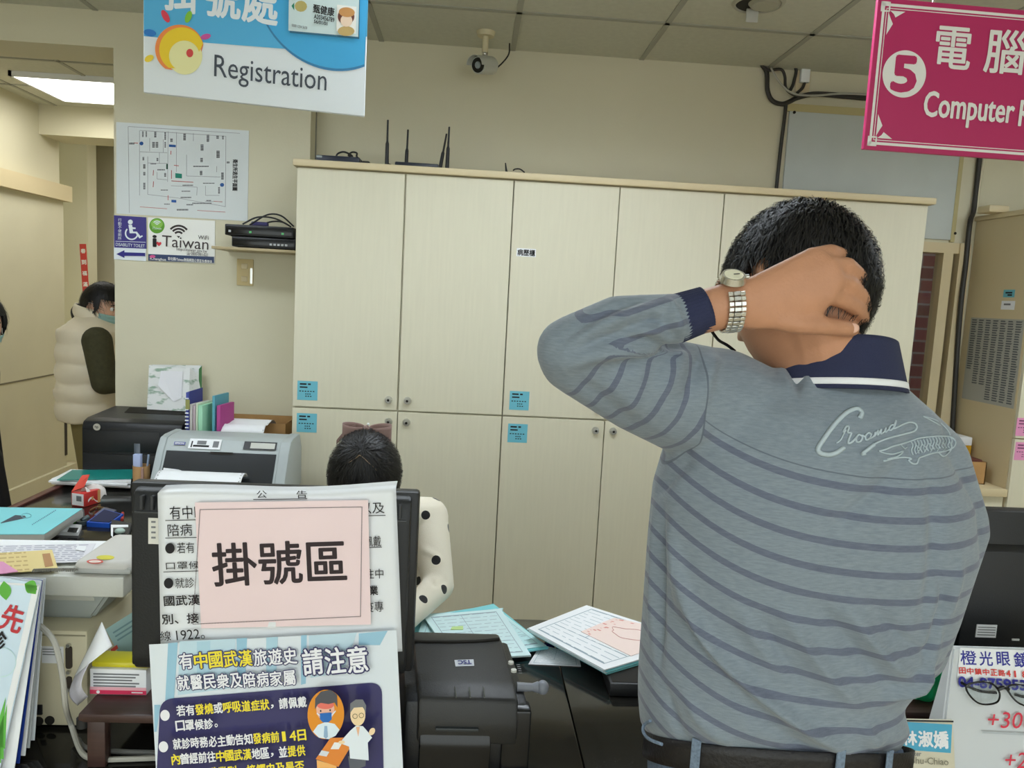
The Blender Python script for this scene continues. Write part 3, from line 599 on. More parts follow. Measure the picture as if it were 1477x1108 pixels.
# red strip at the corridor corner
q0, q1 = aX(116, 352, -3.019), aX(116, 440, -3.019)
S = Sheet('spring_couplet', 'narrow red paper strip with writing on the corridor wall', 'banner', aY(114.5, 352, 6.498), aY(124, 352, 6.498), aY(117, 436, 6.498), .002, colour((206, 70, 62), .7), panel='paper')
for k in range(5): text('春到福滿門'[k], wht, S.root, S.w/2, -S.h*(.12+.19*k), S.w*.7, None, .02, z=S.lay())
# ------------------------------------------------------------------ on top of the cabinets
Yt = 3.42; ZT = 2.0702
def top(px, Y=Yt): return aY(px, 220, Y).x
t = thing('modem', 'dark blue flat modem at the left end of the cabinet tops', 'modem', (top(488), Yt, ZT))
part('case', MB().box((top(457), Yt-.02, ZT+.003), (top(520), Yt+.12, ZT+.042), .006), colour((36, 42, 58), .35), t); part('feet', MB().box((top(460), Yt, ZT), (top(517), Yt+.1, ZT+.004)), M['dark'], t)
part('silver_end', MB().box((top(458), Yt-.022, ZT+.030), (top(466), Yt-.019, ZT+.038)), M['grey'], t)
P = lambda px, dz, dy=0: (top(px), Yt+.03+dy, ZT+dz)
cable('cable', 'black cable coiled on the blue modem', [P(483, .046), P(486, .06), P(494, .068), P(503, .06), P(507, .05), P(500, .058, .02), P(505, .072, .02), P(512, .07, .02), P(512, .056, .02), P(516, .044), P(521, .03), P(524, .01)], .004, M['black'])
solo('adapter', MB().box((top(522), Yt-.01, ZT), (top(534), Yt+.04, ZT+.03), .006), M['cable'], 'small dark plug block beside the blue modem', 'adapter')
cable('cable', 'dark cable leading to the router with four aerials', [P(541, .006), P(548, .012), P(557, .028), P(565, .022), P(568, .006)], .004, M['black'])
t = thing('router', 'dark router with four upright aerials on the cabinet tops', 'router', (top(600), Yt, ZT))
part('case', MB().box((top(571), Yt-.03, ZT+.002), (top(634), Yt+.09, ZT+.032), .005), colour((34, 38, 50), .35), t); part('feet', MB().box((top(574), Yt, ZT), (top(631), Yt+.07, ZT+.003)), M['dark'], t)
for (px, ptx, pty, dy) in ((558.5, 559.5, 174, 0), (584, 588.5, 188, .08), (634, 644, 194, .06), (646, 648, 184, -.02)):
    b0 = Vector((top(px), Yt+dy, ZT+.012)); tip = aY(ptx, pty, Yt+dy); m_ = b0+(tip-b0)*.5
    part('aerial', MB().cyl(b0, m_, .0085, .0075, 12).cyl(m_, m_+(tip-m_)*.12, .0075, .0045, 12).cyl(m_+(tip-m_)*.12, tip, .0045, .004, 12).sph(tip, .0042, 8), M['black'], t)
b = MB(); b.cyl((top(557), Yt, ZT+.012), (top(572), Yt, ZT+.012), .006); b.cyl((top(633), Yt-.0, ZT+.01), (top(648), Yt-.02, ZT+.01), .006); part('aerial_hinge', b, colour((160, 90, 64)), t)
solo('plug', MB().sph((top(654), Yt, ZT+.008), (.012, .02, .008)), M['cable'], 'tiny dark plug right of the four aerials', 'plug')
p = Vector((top(733), Yt, ZT)); q = aY(729, 235, Yt); solo('aerial', MB().cyl(p, p+Vector((0, 0, .012)), .012).tube([p+Vector((0, 0, .008)), (p+q)/2, q], .006, smooth=False, taper=lambda u: 1.1-.7*u), M['black'], 'short leaning black aerial on the cabinet tops near the middle', 'aerial')
cable('cable', 'thin black cable arching on the cabinet tops near the middle', [aY(740, 246, Yt), aY(743, 244, Yt), aY(750, 244, Yt), aY(757, 249, Yt)], .003, M['black'])
# ------------------------------------------------------------------ left end of the counter
ZD = DESK+.0005
def dz(px, py, z=ZD): return aZ(px, py, z)
def rounded(p, r, n=5):     # rounded polygon
    out = []
    for i in range(len(p)):
        a, b, c = (Vector(p[k % len(p)]) for k in (i-1, i, i+1)); u = (a-b); v = (c-b); rr = min(r, u.length*.45, v.length*.45); u.normalize(); v.normalize()
        s, e = b+u*rr, b+v*rr
        for k in range(n+1): t = k/n; out.append(s*(1-t)**2+b*2*t*(1-t)+e*t*t)
    return out
def wheel(c, r, n): return [(c[0]+r*math.cos(2*math.pi*k/n), c[1]+r*math.sin(2*math.pi*k/n)) for k in range(n)]
# laser printer
yf = 3.27; xl, xr = aY(118, 650, yf).x, aY(262, 650, yf).x; zt = aY(118, 604, yf).z; yb = 3.592
t = thing('laser_printer', 'black laser printer with a round silver badge beside the wall pier', 'printer', ((xl+xr)/2, (yf+yb)/2, ZD))
b = MB(); h1 = ZD+(zt-ZD)*.42
b.prism([(yf+.004, ZD+.012), (yf, ZD+.03), (yf, zt-.035), (yf+.012, zt-.012), (yf+.05, zt), (yb-.02, zt+.012), (yb, zt), (yb, ZD+.012)], xl, xr, .006); part('case', b, M['black'], t)
part('foot', MB().box((xl+.03, yf+.03, ZD), (xr-.03, yb-.03, ZD+.012)), M['dark'], t)
part('paper_tray', MB().box((xl+.004, yf-.006, ZD+.012), (xr-.004, yf+.002, h1-.01), .004), M['black'], t)
part('front_door', MB().box((xl+.006, yf-.003, h1), (xr-.09, yf+.002, zt-.045), .002), M['black'], t)
o = part('output_slot', MB().poly([(xl+.105, yf+.16, zt+.0065), (xr-.03, yf+.16, zt+.0065), (xr-.06, yb-.05, zt+.0125), (xl+.08, yb-.05, zt+.0125)], .004), M['dark'], t)
bd = aY(140, 616, yf-.003); part('badge', MB().cyl((bd.x, yf-.003, bd.z), (bd.x, yf-.006, bd.z), .0145, n=28), M['chrome'], t)
text('hp', M['ink'], t, 0, 0, .014, .014, .01, M=inv(t) @ Matrix.Translation((bd.x, yf-.0066, bd.z)) @ Matrix.Rotation(math.pi/2, 4, 'X'), name='badge_lettering')
# dot matrix printer
yf = 2.90; xl, xr = aY(213, 690, yf).x, aY(409, 690, yf).x; zt = aY(300, 629, yf+.16).z; H = zt-ZD
t = thing('dot_matrix_printer', 'grey dot matrix printer with a smoky cover and paper feeding out', 'printer', ((xl+xr)/2, yf+.16, ZD))
prof = [(yf, ZD+.006), (yf, ZD+.05), (yf+.02, ZD+.065), (yf+.085, ZD+H*.78), (yf+.12, ZD+H*.97), (yf+.16, zt), (yf+.27, zt), (yf+.31, ZD+H*.75), (yf+.32, ZD+.006)]
part('case', MB().prism(prof, xl+.012, xr-.012, .004), colour((176, 184, 184), .45), t)
pe = [(y-.006 if i < 5 else y, z+(.004 if 2 <= i <= 6 else 0)) for i, (y, z) in enumerate(prof)]
part('side_cheek', MB().prism(pe, xl, xl+.028, .006), colour((170, 178, 178), .45), t); part('side_cheek', MB().prism(pe, xr-.04, xr, .006), colour((170, 178, 178), .45), t)
def slope(u, v, off=.003):      # point on the front slope
    a, c = Vector((0, yf+.02, ZD+.068)), Vector((0, yf+.088, ZD+H*.79)); p = a.lerp(c, v); n = Vector((0, -(c.z-a.z), c.y-a.y)).normalized(); p += n*off; p.x = xl+.028+(xr-xl-.068)*u; return p
part('smoky_cover', MB().poly([slope(.02, .0), slope(.98, 0), slope(.98, .98), slope(.02, .98)], .006), colour((44, 47, 50), .2), t)
part('handle_recess', MB().poly([slope(.40, .9, .004), slope(.60, .9, .004), slope(.60, .99, .004), slope(.40, .99, .004)]), M['dark'], t)
part('white_bar', MB().poly([slope(.03, .42, .0045), slope(.16, .38, .0045), slope(.2, .34, .0045), slope(.03, .34, .0045)]), M['white'], t)
part('front_slot', MB().box((xl+.05, yf-.004, ZD+.012), (xr-.06, yf+.0, ZD+.05)), colour((30, 33, 36), .4), t)
def brow(u, v, off=.0045):
    a, c = Vector((0, yf+.085, ZD+H*.78)), Vector((0, yf+.12, ZD+H*.97)); p = a.lerp(c, v); n = Vector((0, -(c.z-a.z), c.y-a.y)).normalized(); p += n*off; p.x = xl+.028+(xr-xl-.068)*u; return p
def qd(u0, v0, u1, v1, off=.0045): return MB().poly([brow(u0, v0, off), brow(u1, v0, off), brow(u1, v1, off), brow(u0, v1, off)])
part('brand_plate', qd(.07, .45, .17, .7), colour((52, 60, 130), .3), t); a0, a1, a2 = brow(.07, .45, .005), brow(.17, .45, .005), brow(.07, .7, .005)
ex = (a1-a0).normalized(); ey = (a2-a0).normalized(); ez = ex.cross(ey); mid = brow(.12, .575, .005)
MM = Matrix([[ex[i], ey[i], ez[i], mid[i]] for i in range(3)]+[[0, 0, 0, 1]])
text('EPSON', M['white'], t, 0, 0, (a1-a0).length*.75, (a2-a0).length*.5, .02, M=inv(t) @ MM, name='brand_lettering')
part('instruction_label', qd(.20, .2, .48, 1.0), M['white'], t); part('label_drawing', qd(.24, .35, .38, .5, .005), M['ink'], t); part('label_drawing', qd(.27, .55, .35, .85, .005), M['greyink'], t); part('label_drawing', qd(.41, .35, .46, .85, .005), M['greyink'], t); part('label_drawing', qd(.22, .3, .232, .8, .005), M['ink'], t)
part('control_panel', qd(.68, .3, .97, .95), M['black'], t); part('button_rows', qd(.74, .4, .955, .85, .005), M['lgrey'], t)
pf = lambda u, v: (xl+.05+(xr-xl-.19)*u, yf+float(np.interp(v, (0, .2, .45, .7, 1), (.026, .004, -.03, -.068, -.115))), ZD+float(np.interp(v, (0, .12, .25, .4, .55, .75, 1), (.098, .112, .119, .120, .114, .092, .05))))
def fanfold(name, label, fn, nu=20, nv=14, group=None):
    t = thing(name, label, 'paper', fn(.5, 1.0)); part('sheet', MB().grid(fn, nu, nv, .0006), M['white'], t, 180)
    h = MB()
    for k in range(11):
        for u in (.025, .975):
            v = .05+.9*k/10; p = Vector(fn(u, v)); q = Vector(fn(u, min(1, v+.03))); d = (q-p).normalized(); n = Vector((1, 0, 0)).cross(d); n = n if n.z > 0 or n.y < 0 else -n
            if n.y > 0 and n.z <= 0: n = -n
            h.poly([p+n*.001+Vector((sx*.002, 0, 0))+d*sy*.002 for sx, sy in ((-1, -1), (1, -1), (1, 1), (-1, 1))])
    part('sprocket_hole', h, M['greyink'], t, None)['kind'] = 'stuff'; return t
fanfold('continuous_paper', 'white continuous paper coming out of the front of the dot matrix printer', pf)
# cardboard box with its paper
yb0 = 3.395; x0, x1 = aY(303, 630, yb0).x, aY(413, 630, yb0+.02).x; zb = aY(413, 612, yb0).z; yb1 = 3.59
x1 = min(x1, -.762)
t = thing('cardboard_box', 'open brown cardboard box behind the dot matrix printer', 'box', ((x0+x1)/2, (yb0+yb1)/2, ZD)); w = .005
for lo, hi in (((x0, yb0, ZD), (x1, yb0+w, zb)), ((x0, yb1-w, ZD), (x1, yb1, zb+.005)), ((x0, yb0+w, ZD), (x0+w, yb1-w, zb)), ((x1-w, yb0+w, ZD), (x1, yb1-w, zb)), ((x0+w, yb0+w, ZD), (x1-w, yb1-w, ZD+w))): part('wall' if lo[2] == ZD and hi[2] > ZD+.01 else 'base', MB().box(lo, hi), M['card'], t, None)
q0, q1 = aY(323, 625, 3.32).x, aY(386, 625, 3.32).x
pb = lambda u, v: (q0+(q1-q0)*u, float(np.interp(v, (0, .25, .5, .7, 1), (3.25, 3.32, 3.40, 3.46, 3.53))), float(np.interp(v, (0, .12, .25, .38, .5, .62, 1), (zt-.02, zt+.012, zb+.004, zb+.014, zb+.016, zb+.008, zb-.06))))
fanfold('continuous_paper', 'white continuous paper rising from the brown box', pb)
# paper bag on the laser printer
yb = 3.50; P0, P1 = aY(212, 580, yb), aY(286, 580, yb); zt_ = aY(250, 529, yb).z; zl = aY(118, 604, 3.27).z+.013
t = thing('paper_bag', 'white paper bag printed with green pines standing behind the black laser printer', 'bag', ((P0.x+P1.x)/2, yb+.02, zl))
bagm = mat('printed_bag', (226, 230, 226), .45, noise=(5, .02)); nt = bagm.node_tree; nz = nt.nodes.new('ShaderNodeTexNoise'); nz.inputs['Scale'].default_value = 16; nz.inputs['Detail'].default_value = 8; tcb = nt.nodes.new('ShaderNodeTexCoord'); mpb = nt.nodes.new('ShaderNodeMapping'); mpb.inputs['Scale'].default_value = (1, 1, 2.6)
nt.links.new(tcb.outputs['Object'], mpb.inputs[0]); nt.links.new(mpb.outputs[0], nz.inputs[0]); rp = nt.nodes.new('ShaderNodeValToRGB'); rp.color_ramp.elements[0].position = .56; rp.color_ramp.elements[1].position = .64; rp.color_ramp.elements[0].color = lin((232, 234, 232)); rp.color_ramp.elements[1].color = lin((150, 176, 156)); nt.links.new(nz.outputs[0], rp.inputs[0]); nt.links.new(rp.outputs[0], nt.nodes['Principled BSDF'].inputs['Base Color'])
x0, x1 = P0.x, P1.x; xm = x0+(x1-x0)*.82
b = MB(); f0 = [(x0, yb, zl), (xm, yb-.01, zl), (xm, yb+.01, zt_-.004), (x0+.004, yb+.012, zt_)]; b.poly(f0, .0015)
b.poly([(xm, yb-.01, zl), (x1, yb+.05, zl), (x1-.002, yb+.05, zt_+.006), (xm+.02, yb+.035, zt_-.03), (xm, yb+.01, zt_-.004)], .0015)
b.poly([(x0, yb+.05, zl), (x0+.004, yb+.05, zt_), (x1-.002, yb+.05, zt_+.006), (x1, yb+.05, zl)], .0015); b.poly([(x0, yb, zl), (x0+.004, yb+.012, zt_), (x0+.004, yb+.05, zt_), (x0, yb+.05, zl)], .0015); part('bag_panels', b, bagm, t, None)
part('green_edge', MB().poly([(x1-.014, yb+.044, zl), (x1, yb+.046, zl), (x1-.001, yb+.046, zt_+.006), (x1-.012, yb+.040, zt_-.01)], .001), colour((70, 120, 70)), t, None)
part('white_inset', MB().poly([(x0+.05, yb-.004, zl+.11), (x0+.12, yb-.006, zl+.04), (x0+.155, yb-.007, zl+.06), (x0+.155, yb+.004, zt_-.02), (x0+.06, yb+.006, zt_-.022)], .0008), colour((236, 236, 240)), t, None)
# upright files between the printers
def upright(name, label, pxl, pxr, py, ya, yb, m, group=None, cat='folder', lean=0, dx=0):
    a = aY(pxl, py, ya); b_ = aY(pxr, py, ya); x0, x1, z1 = a.x, b_.x, a.z
    t = thing(name, label, cat, ((x0+x1)/2, (ya+yb)/2, ZD), group=group)
    sh = Matrix.Translation((0, ya, ZD)) @ Matrix([[1, dx, lean, 0], [0, 1, 0, 0], [0, 0, 1, 0], [0, 0, 0, 1]]) @ Matrix.Translation((0, -ya, -ZD))
    o = part('cover', MB().box((x0, ya, ZD), (x1, yb, z1), .002, M=sh), m, t); return t, x0, x1, z1, sh
ffg = 'folders standing between the printers'
t, x0, x1, z1, sh = upright('ring_binder', 'blue spiral binder, first of the upright folders beside the laser printer', 268, 272, 566, 3.235, 3.37, colour((70, 80, 160)), ffg, 'folder', 0, .16 if k < 4 else .05)
b = MB()
for k in range(22): z = ZD+.02+k*(z1-ZD-.03)/22; b.cyl((x0-.001, 3.232, z), (x1+.001, 3.232, z), .003, n=8)
part('spiral', b, M['white'], t)['kind'] = 'stuff'
part('spine_label', MB().box((x0+.001, 3.229, z1-.07), (x1+.006, 3.234, z1-.03)), colour((150, 150, 90)), t)
part('back_cover', MB().box((x1, 3.238, ZD), (x1+.002, 3.378, z1+.004), M=sh), colour((64, 72, 150)), t)
for k, (pl, pr, py, ya, yb, c, lb, le) in enumerate(((273.5, 277.5, 583, 3.235, 3.37, (190, 186, 184), 'grey magazine file beside the blue spiral binder', 0), (278.2, 282, 585, 3.234, 3.37, (176, 160, 166), 'mauve grey magazine between grey and green folders', .01), (282.6, 285, 582, 3.233, 3.37, (206, 222, 196), 'white green thin folder next to the pale green folder', .02), (285.6, 292, 585, 3.232, 3.375, (160, 214, 180), 'pale green folder among the upright folders', .03), (306, 310, 571, 3.25, 3.375, (90, 160, 176), 'teal folder standing right of the pale green folder', .02), (312.5, 318, 585, 3.25, 3.375, (176, 70, 140), 'magenta folder, last of the upright folders', 0))):
    upright('folder', lb, pl, pr, py, ya, yb, colour(c), ffg, 'folder', 0, .16)
# pen cup
c = dz(204, 711); zt_ = aY(204, 671, c.y).z; r = .031; t = thing('pen_cup', 'tan cardboard cup holding stationery beside the dot matrix printer', 'cup', c)
b = MB(); n = 28
def cup(u, v): a = u*2*math.pi; rr = r*(.86+.14*min(v, .5)*2) if v <= .5 else r*(1-.06*(v-.5)*2); z = ZD+(zt_-ZD)*min(1, v*2) if v <= .5 else zt_-(zt_-ZD-.006)*(v-.5)*2; return (c.x+rr*math.cos(a), c.y+rr*math.sin(a), z)
b.grid(cup, n, 12, closed=True); b.cyl((c.x, c.y, ZD), (c.x, c.y, ZD+.006), r*.86); part('cup_wall', b, colour((198, 156, 106), .7), t)
part('seam', MB().box((c.x+.012, c.y-r-.0015, ZD+.004), (c.x+.02, c.y-r+.004, zt_-.004)), colour((176, 140, 128)), t)
e = aY(199, 662, c.y); solo('eraser_box', MB().box((e.x-.014, c.y-.012, ZD+.0075), (e.x+.014, c.y+.008, aY(199, 655, c.y).z), .001), colour((176, 190, 226)), 'pale blue flat case standing in the tan cup', 'stationery')
e = aY(198, 640, c.y+.016); solo('ruler', MB().box((e.x-.011, c.y+.012, ZD+.0075), (e.x+.012, c.y+.016, e.z), .001), colour((84, 92, 100), .3), 'dark translucent ruler standing in the tan cup', 'ruler')
e = aY(212, 656, c.y+.005); solo('pen', MB().tube([(c.x+.012, c.y+.003, ZD+.0075), (e.x+.006, c.y+.006, e.z)], .004, smooth=False), colour((150, 166, 190), .3), 'grey blue pen leaning in the tan cup', 'pen')
# green folder on papers
def flat(name, label, cat, pts, z0, th, m, group=None, curl=0):
    P = [aZ(px, py, z0+th) for px, py in pts]; b = MB()
    def fn(u, v): a = P[0].lerp(P[1], u); c = P[3].lerp(P[2], u); p = a.lerp(c, v); p.z = z0+th+curl*(u**2)*(1-v); return p
    b.grid(fn, 8, 6, th); return solo(name, b, m, label, cat, group, smooth=180 if curl else 30)
g = 'papers under the green folder'
for k in range(4):
    o = RNG.uniform(-3, 3, 2)
    flat('paper_sheaf', ('white sheaf of papers, lowest under the green folder', 'white sheaf second from the bottom under the green folder', 'grey white sheaf just above the middle under the green folder', 'white sheaf right below the green folder')[k], 'papers', [(72+o[0], 697+o[1]*.4-2*k), (186+o[0], 703+o[1]*.5-2*k), (191, 680), (104+o[0], 677)], ZD+.0045+.0065*k, .006, M['white'], g)
gz = ZD+.032; gf = mat('green_cover', (24, 138, 130), .3, noise=(5, .03))
t = flat('folder', 'dark green glossy folder lying on white papers by the laser printer', 'folder', [(82, 692), (191, 690), (191, 677), (104, 678)], gz, .003, gf)
# red box of tissues
q0, q1, q2 = dz(101, 730), dz(122, 732), dz(153, 722); ex = (q2-q1); L = ex.length; ex.normalize(); ey = Vector((-ex.y, ex.x, 0)); zb = aY(122, 712, q1.y).z-ZD
t = thing('tissue_pack', 'opened red and white paper box on the black counter near the pen cup', 'box', (q1+q2)/2); Wd = (q0-q1).length
MMt = Matrix([[ex[0], ey[0], 0, q1.x], [ex[1], ey[1], 0, q1.y], [0, 0, 1, ZD], [0, 0, 0, 1]])
part('box_body', MB().box((0, 0, 0), (L*.72, Wd, zb), .002, M=MMt), colour((208, 62, 58), .45), t); part('end_panel', MB().box((-.001, .004, .004), (0, Wd-.004, zb-.004), M=MMt), M['white'], t)
part('end_print', MB().box((-.0015, .012, .02), (-.0008, .034, zb-.012), M=MMt), M['greyink'], t); part('side_print', MB().box((L*.6, -.0012, .002), (L*.72, 0, zb-.002), M=MMt).box((L*.32, -.0012, zb*.35), (L*.40, 0, zb*.62), M=MMt), colour((222, 170, 110)), t)
def crum(u, v): return MMt @ Vector((L*(.16+.86*u), Wd*(-.02+1.0*v), zb*(.25+.95*math.sin(math.pi*v)**.5*(.9+.25*math.sin(u*7+v*5)))+.010*math.sin(9*u+7*v)+.002))
part('crumpled_wrap', MB().grid(crum, 18, 12, .001), colour((232, 226, 222), .5), t, 25)
part('torn_flap', MB().poly([MMt @ Vector(p) for p in ((0, Wd, zb), (L*.1, Wd*.2, zb+.02), (L*.55, Wd*.5, zb+.055), (L*.5, Wd, zb+.05))], .001), colour((214, 80, 66), .5), t, None)
# stamp pads etc
def pad(name, label, cat, pts, h, m, top_m=None, inset=.006, dark=None):
    P = [dz(*p) for p in pts]; t = thing(name, label, cat, (P[0]+P[2])/2)
    b = MB(); b.poly([p+Vector((0, 0, h)) for p in P], h, (0, 0, 1)); part('base', b, m, t, None)
    c = (P[0]+P[1]+P[2]+P[3])/4; Q = [p+(c-p)*inset/max(.001, (c-p).length)*1.6 for p in P]
    if top_m: part('pad', MB().poly([p+Vector((0, 0, h+.002)) for p in Q], .002, (0, 0, 1)), top_m, t, None)
    return t
pad('stamp_pad', 'open blue ink stamp pad on the counter behind the monitor', 'stamp pad', [(125, 760), (158, 762), (178, 748), (150, 741)], .016, colour((28, 84, 190), .35), colour((34, 38, 70), .8))
pad('stamp_pad', 'dark grey stamp pad lid lying behind the blue pad', 'stamp pad', [(136, 747), (152, 751), (168, 740), (150, 736)], .011, colour((82, 86, 102), .4))
q = dz(118, 757); solo('rubber_stamp', MB().cyl(q, q+Vector((0, 0, .014)), .017).cyl(q+Vector((0, 0, .014)), q+Vector((.012, .02, .022)), .008), colour((70, 82, 84), .4), 'round grey stamp left of the blue stamp pad', 'stamp')
q = dz(107, 757); b = MB()
for k in range(7): a = k*.9; b.tube([q+Vector((.02*math.cos(a+j)*(.5+.1*j), .012*math.sin(a+j*1.3), .004+.003*k*.5)) for j in range(5)], .0018)
solo('key_cord', b, colour((74, 160, 60), .5), 'small curled green cord beside the white counter device', 'cord')
pd = pad('tally_device', 'small white handheld device with a dark screen in front of the teal books', 'device', [(80, 772), (113, 773), (118, 762), (92, 760)], .012, M['white']); P = [aZ(*p, ZD+.0135) for p in ((97, 767), (110, 768), (113, 761.5), (100, 761))]
part('screen', MB().poly(P, .001, (0, 0, 1)), M['blackg'], pd, None)
pd = pad('tape_dispenser', 'small black dispenser with a white rim beside the monitor edge', 'dispenser', [(160, 775), (185, 779), (190, 762), (161, 757)], .018, M['black']); P = [aZ(*p, ZD+.0195) for p in ((160, 772), (163, 775), (163, 761), (185, 760), (185, 757), (160, 757))]
part('rim', MB().poly(P, .0015, (0, 0, 1)), M['white'], pd, None); q = aZ(173, 768, ZD+.019); part('roll', MB().sph(q+Vector((0, 0, .004)), (.016, .012, .01)), colour((170, 190, 180), .4), pd)
solo('pen', MB().tube([dz(176, 752)+Vector((0, 0, .005)), dz(177, 742)+Vector((0, 0, .005))], .005, smooth=False), colour((176, 60, 46), .4), 'short red pen beside the left edge of the monitor', 'pen')
solo('cloth_band', MB().tube([dz(130, 737)+Vector((0, 0, .003)), dz(140, 733)+Vector((0, 0, .004)), dz(157, 735)+Vector((0, 0, .003))], .0025), colour((120, 90, 50)), 'thin brown band on the counter behind the stamp pads', 'band')
# teal books
for k in range(3):
    z = ZD+.0045+.0205*k; pz = z+.02; pts = [(-70-4*k, 771), (60+2*k, 770.5), (119, 733.5), (-40, 731)] if k == 2 else [(-70, 774+2*(1-k)), (66-4*k, 775), (120-k, 738), (-30, 736)]
    P = [aZ(px, py, pz) for px, py in pts]
    t = thing('booklet', ('grey booklet at the bottom of the teal stack on the counter', 'grey white booklet in the middle of the teal stack', 'teal covered booklet with dark drawing on top of the stack')[k], 'book', (P[0]+P[2])/2-Vector((0, 0, .01)))
    part('pages', MB().poly([p-Vector((0, 0, .002)) for p in P], .016, (0, 0, 1)), colour((196, 196, 190)), t, None)
    part('cover', MB().poly(P, .0018, (0, 0, 1)), M['teal'] if k == 2 else colour((180, 186, 186)), t, None)
    if k == 2:
        l = lambda *pp: [aZ(px, py, pz+.0006) for px, py in pp]
        part('printed_silhouette', MB().poly(l((1, 754), (22, 743), (36, 744), (38, 747), (25, 750), (1, 755))[::-1], .0002, (0, 0, 1)), colour((60, 68, 80)), t, None)
        part('printed_ring', MB().tube([aZ(38+7*math.cos(a), 744+3.2*math.sin(a), pz+.0006) for a in np.linspace(0, 6.0, 12)], .0012), colour((110, 170, 180)), t)
        tl = MB()
        for j in range(16): tl.poly(l((46+j*2.2, 757.2-j*1.35), (47.4+j*2.2, 757.4-j*1.35), (47.6+j*2.2, 756.0-j*1.35), (46.4+j*2.2, 755.7-j*1.35)), .0002, (0, 0, 1))
        part('title_line', tl, colour((70, 110, 140)), t, None)['kind'] = 'stuff'
# ------------------------------------------------------------------ computer case, grey console and papers
yp = 1.368; xr = aY(133, 980, yp).x; xl = -1.02; zt = aY(100, 910, yp).z
xr = -.665
t = thing('computer_case', 'old beige computer lying on the counter with its sockets facing us', 'computer', ((xl+xr)/2, yp+.2, ZD))
part('case', MB().box((xl, yp, ZD+.008), (xr, yp+.40, zt), .004), M['beige'], t); part('feet', MB().box((xl+.02, yp+.02, ZD), (xr-.02, yp+.38, ZD+.008)), M['dark'], t)
part('lid_seam', MB().box((xl+.003, yp-.0012, zt-.010), (xr-.003, yp, zt-.0075)), colour((150, 144, 120)), t)
def port(px, py, w, h):
    p = aY(px, py, yp); b = MB(); b.poly([(p.x+x, yp-.003, p.z+z) for x, z in rounded2(w, h)], .003); return b
def rounded2(w, h): return [(a.x, a.y) for a in rounded([Vector((-w/2, -h/2, 0)), Vector((w/2, -h/2, 0)), Vector((w/2, h/2, 0)), Vector((-w/2, h/2, 0))], min(w, h)*.45)]
part('parallel_socket', port(100, 948, .011, .042), colour((60, 52, 44)), t); part('serial_socket', port(100, 984, .010, .022), colour((60, 52, 44)), t)
for px, py in ((100, 930), (100, 968.5), (100, 994)): p = aY(px, py, yp); part('screw', MB().cyl((p.x, yp, p.z), (p.x, yp-.006, p.z), .0035, n=10), M['chrome'], t)
p = aY(72, 1039, yp); part('round_socket', MB().cyl((p.x, yp, p.z), (p.x, yp-.002, p.z), .0085, n=20), M['dark'], t); p = aY(56, 1040, yp); part('round_socket', MB().cyl((p.x, yp, p.z), (p.x, yp-.002, p.z), .0085, n=20), M['dark'], t); part('power_switch', MB().box((aY(54, 1020, yp).x, yp-.004, aY(54, 1030, yp).z), (aY(62, 1020, yp).x, yp, aY(54, 1016, yp).z), .001), M['black'], t)
p0, p1 = aY(60, 932, yp), aY(92, 957, yp); part('paper_label', MB().box((p0.x, yp-.0008, p1.z), (p1.x, yp, p0.z)), M['white'], t); b = MB()
for k in range(3): b.box((p0.x+.002, yp-.0014, p0.z-.006-.005*k), (p1.x-.004-.004*k, yp-.0007, p0.z-.0045-.005*k))
part('label_print', b, M['greyink'], t)
# grey console on the case
yc = yp+.05; zc = zt; A0, A1 = aY(62, 897, yc), aY(135, 900, yc); zc2 = aY(80, 851, yc-.02).z; zplat = aY(70, 829, yc-.05).z
xa, xb = A0.x-.18, aY(133, 898, yc).x; xe = aY(180, 835, yc-.05).x
t = thing('grey_console', 'light grey desktop machine on a flared base on the beige computer', 'machine', ((xa+xb)/2, yc+.12, zc))
b = MB()
v8 = [(xa, yc, zc), (xb, yc, zc), (xb, yc+.19, zc), (xa, yc+.19, zc), (xa-.02, yc-.02, zc2), (xb+.045, yc-.02, zc2), (xb+.045, yc+.20, zc2), (xa-.02, yc+.20, zc2)]
t8 = bmesh.new(); vs = [t8.verts.new(p) for p in v8]
for f in ((3, 2, 1, 0), (4, 5, 6, 7), (0, 1, 5, 4), (1, 2, 6, 5), (2, 3, 7, 6), (3, 0, 4, 7)): t8.faces.new([vs[i] for i in f])
bmesh.ops.bevel(t8, geom=t8.edges[:], offset=.006, segments=2, affect='EDGES'); b._in(t8); part('pedestal', b, colour((168, 174, 170), .5), t)
part('front_step', MB().box((xa, yc-.016, zc2-.022), (xb+.012, yc-.004, zc2-.008), .003), M['lgrey'], t)
part('platform', MB().box((xa-.05, yc-.055, zc2+.002), (xe, aZ(60, 779, zplat).y, zplat), .005), M['lgrey'], t)
u0, u1 = aY(106, 829, yc-.04), aY(182, 825, yc-.04); zu = aY(120, 808, yc-.03).z
part('round_lid', MB().box((u0.x, yc-.045, zplat), (u1.x+.01, yc+.12, zu+.004), .014, seg=4), colour((206, 204, 198), .45), t)
part('lid_band', MB().box((u0.x-.001, yc-.046, zplat+.001), (u1.x+.011, yc+.121, zplat+.014), .006), colour((176, 178, 174), .5), t)
for (px, py, rx, ry, c) in ((137, 810, 12, 3.0, (206, 80, 64)), (152, 804, 13, 3.2, (214, 206, 60))):
    pts = [aZ(px+rx*math.cos(a), py+ry*math.sin(a), zu+.0046) for a in np.linspace(0, 2*math.pi, 25)[:-1]]; part('round_sticker', MB().poly(pts[::-1], .0004, (0, 0, 1)), colour(c, .5), t, None)
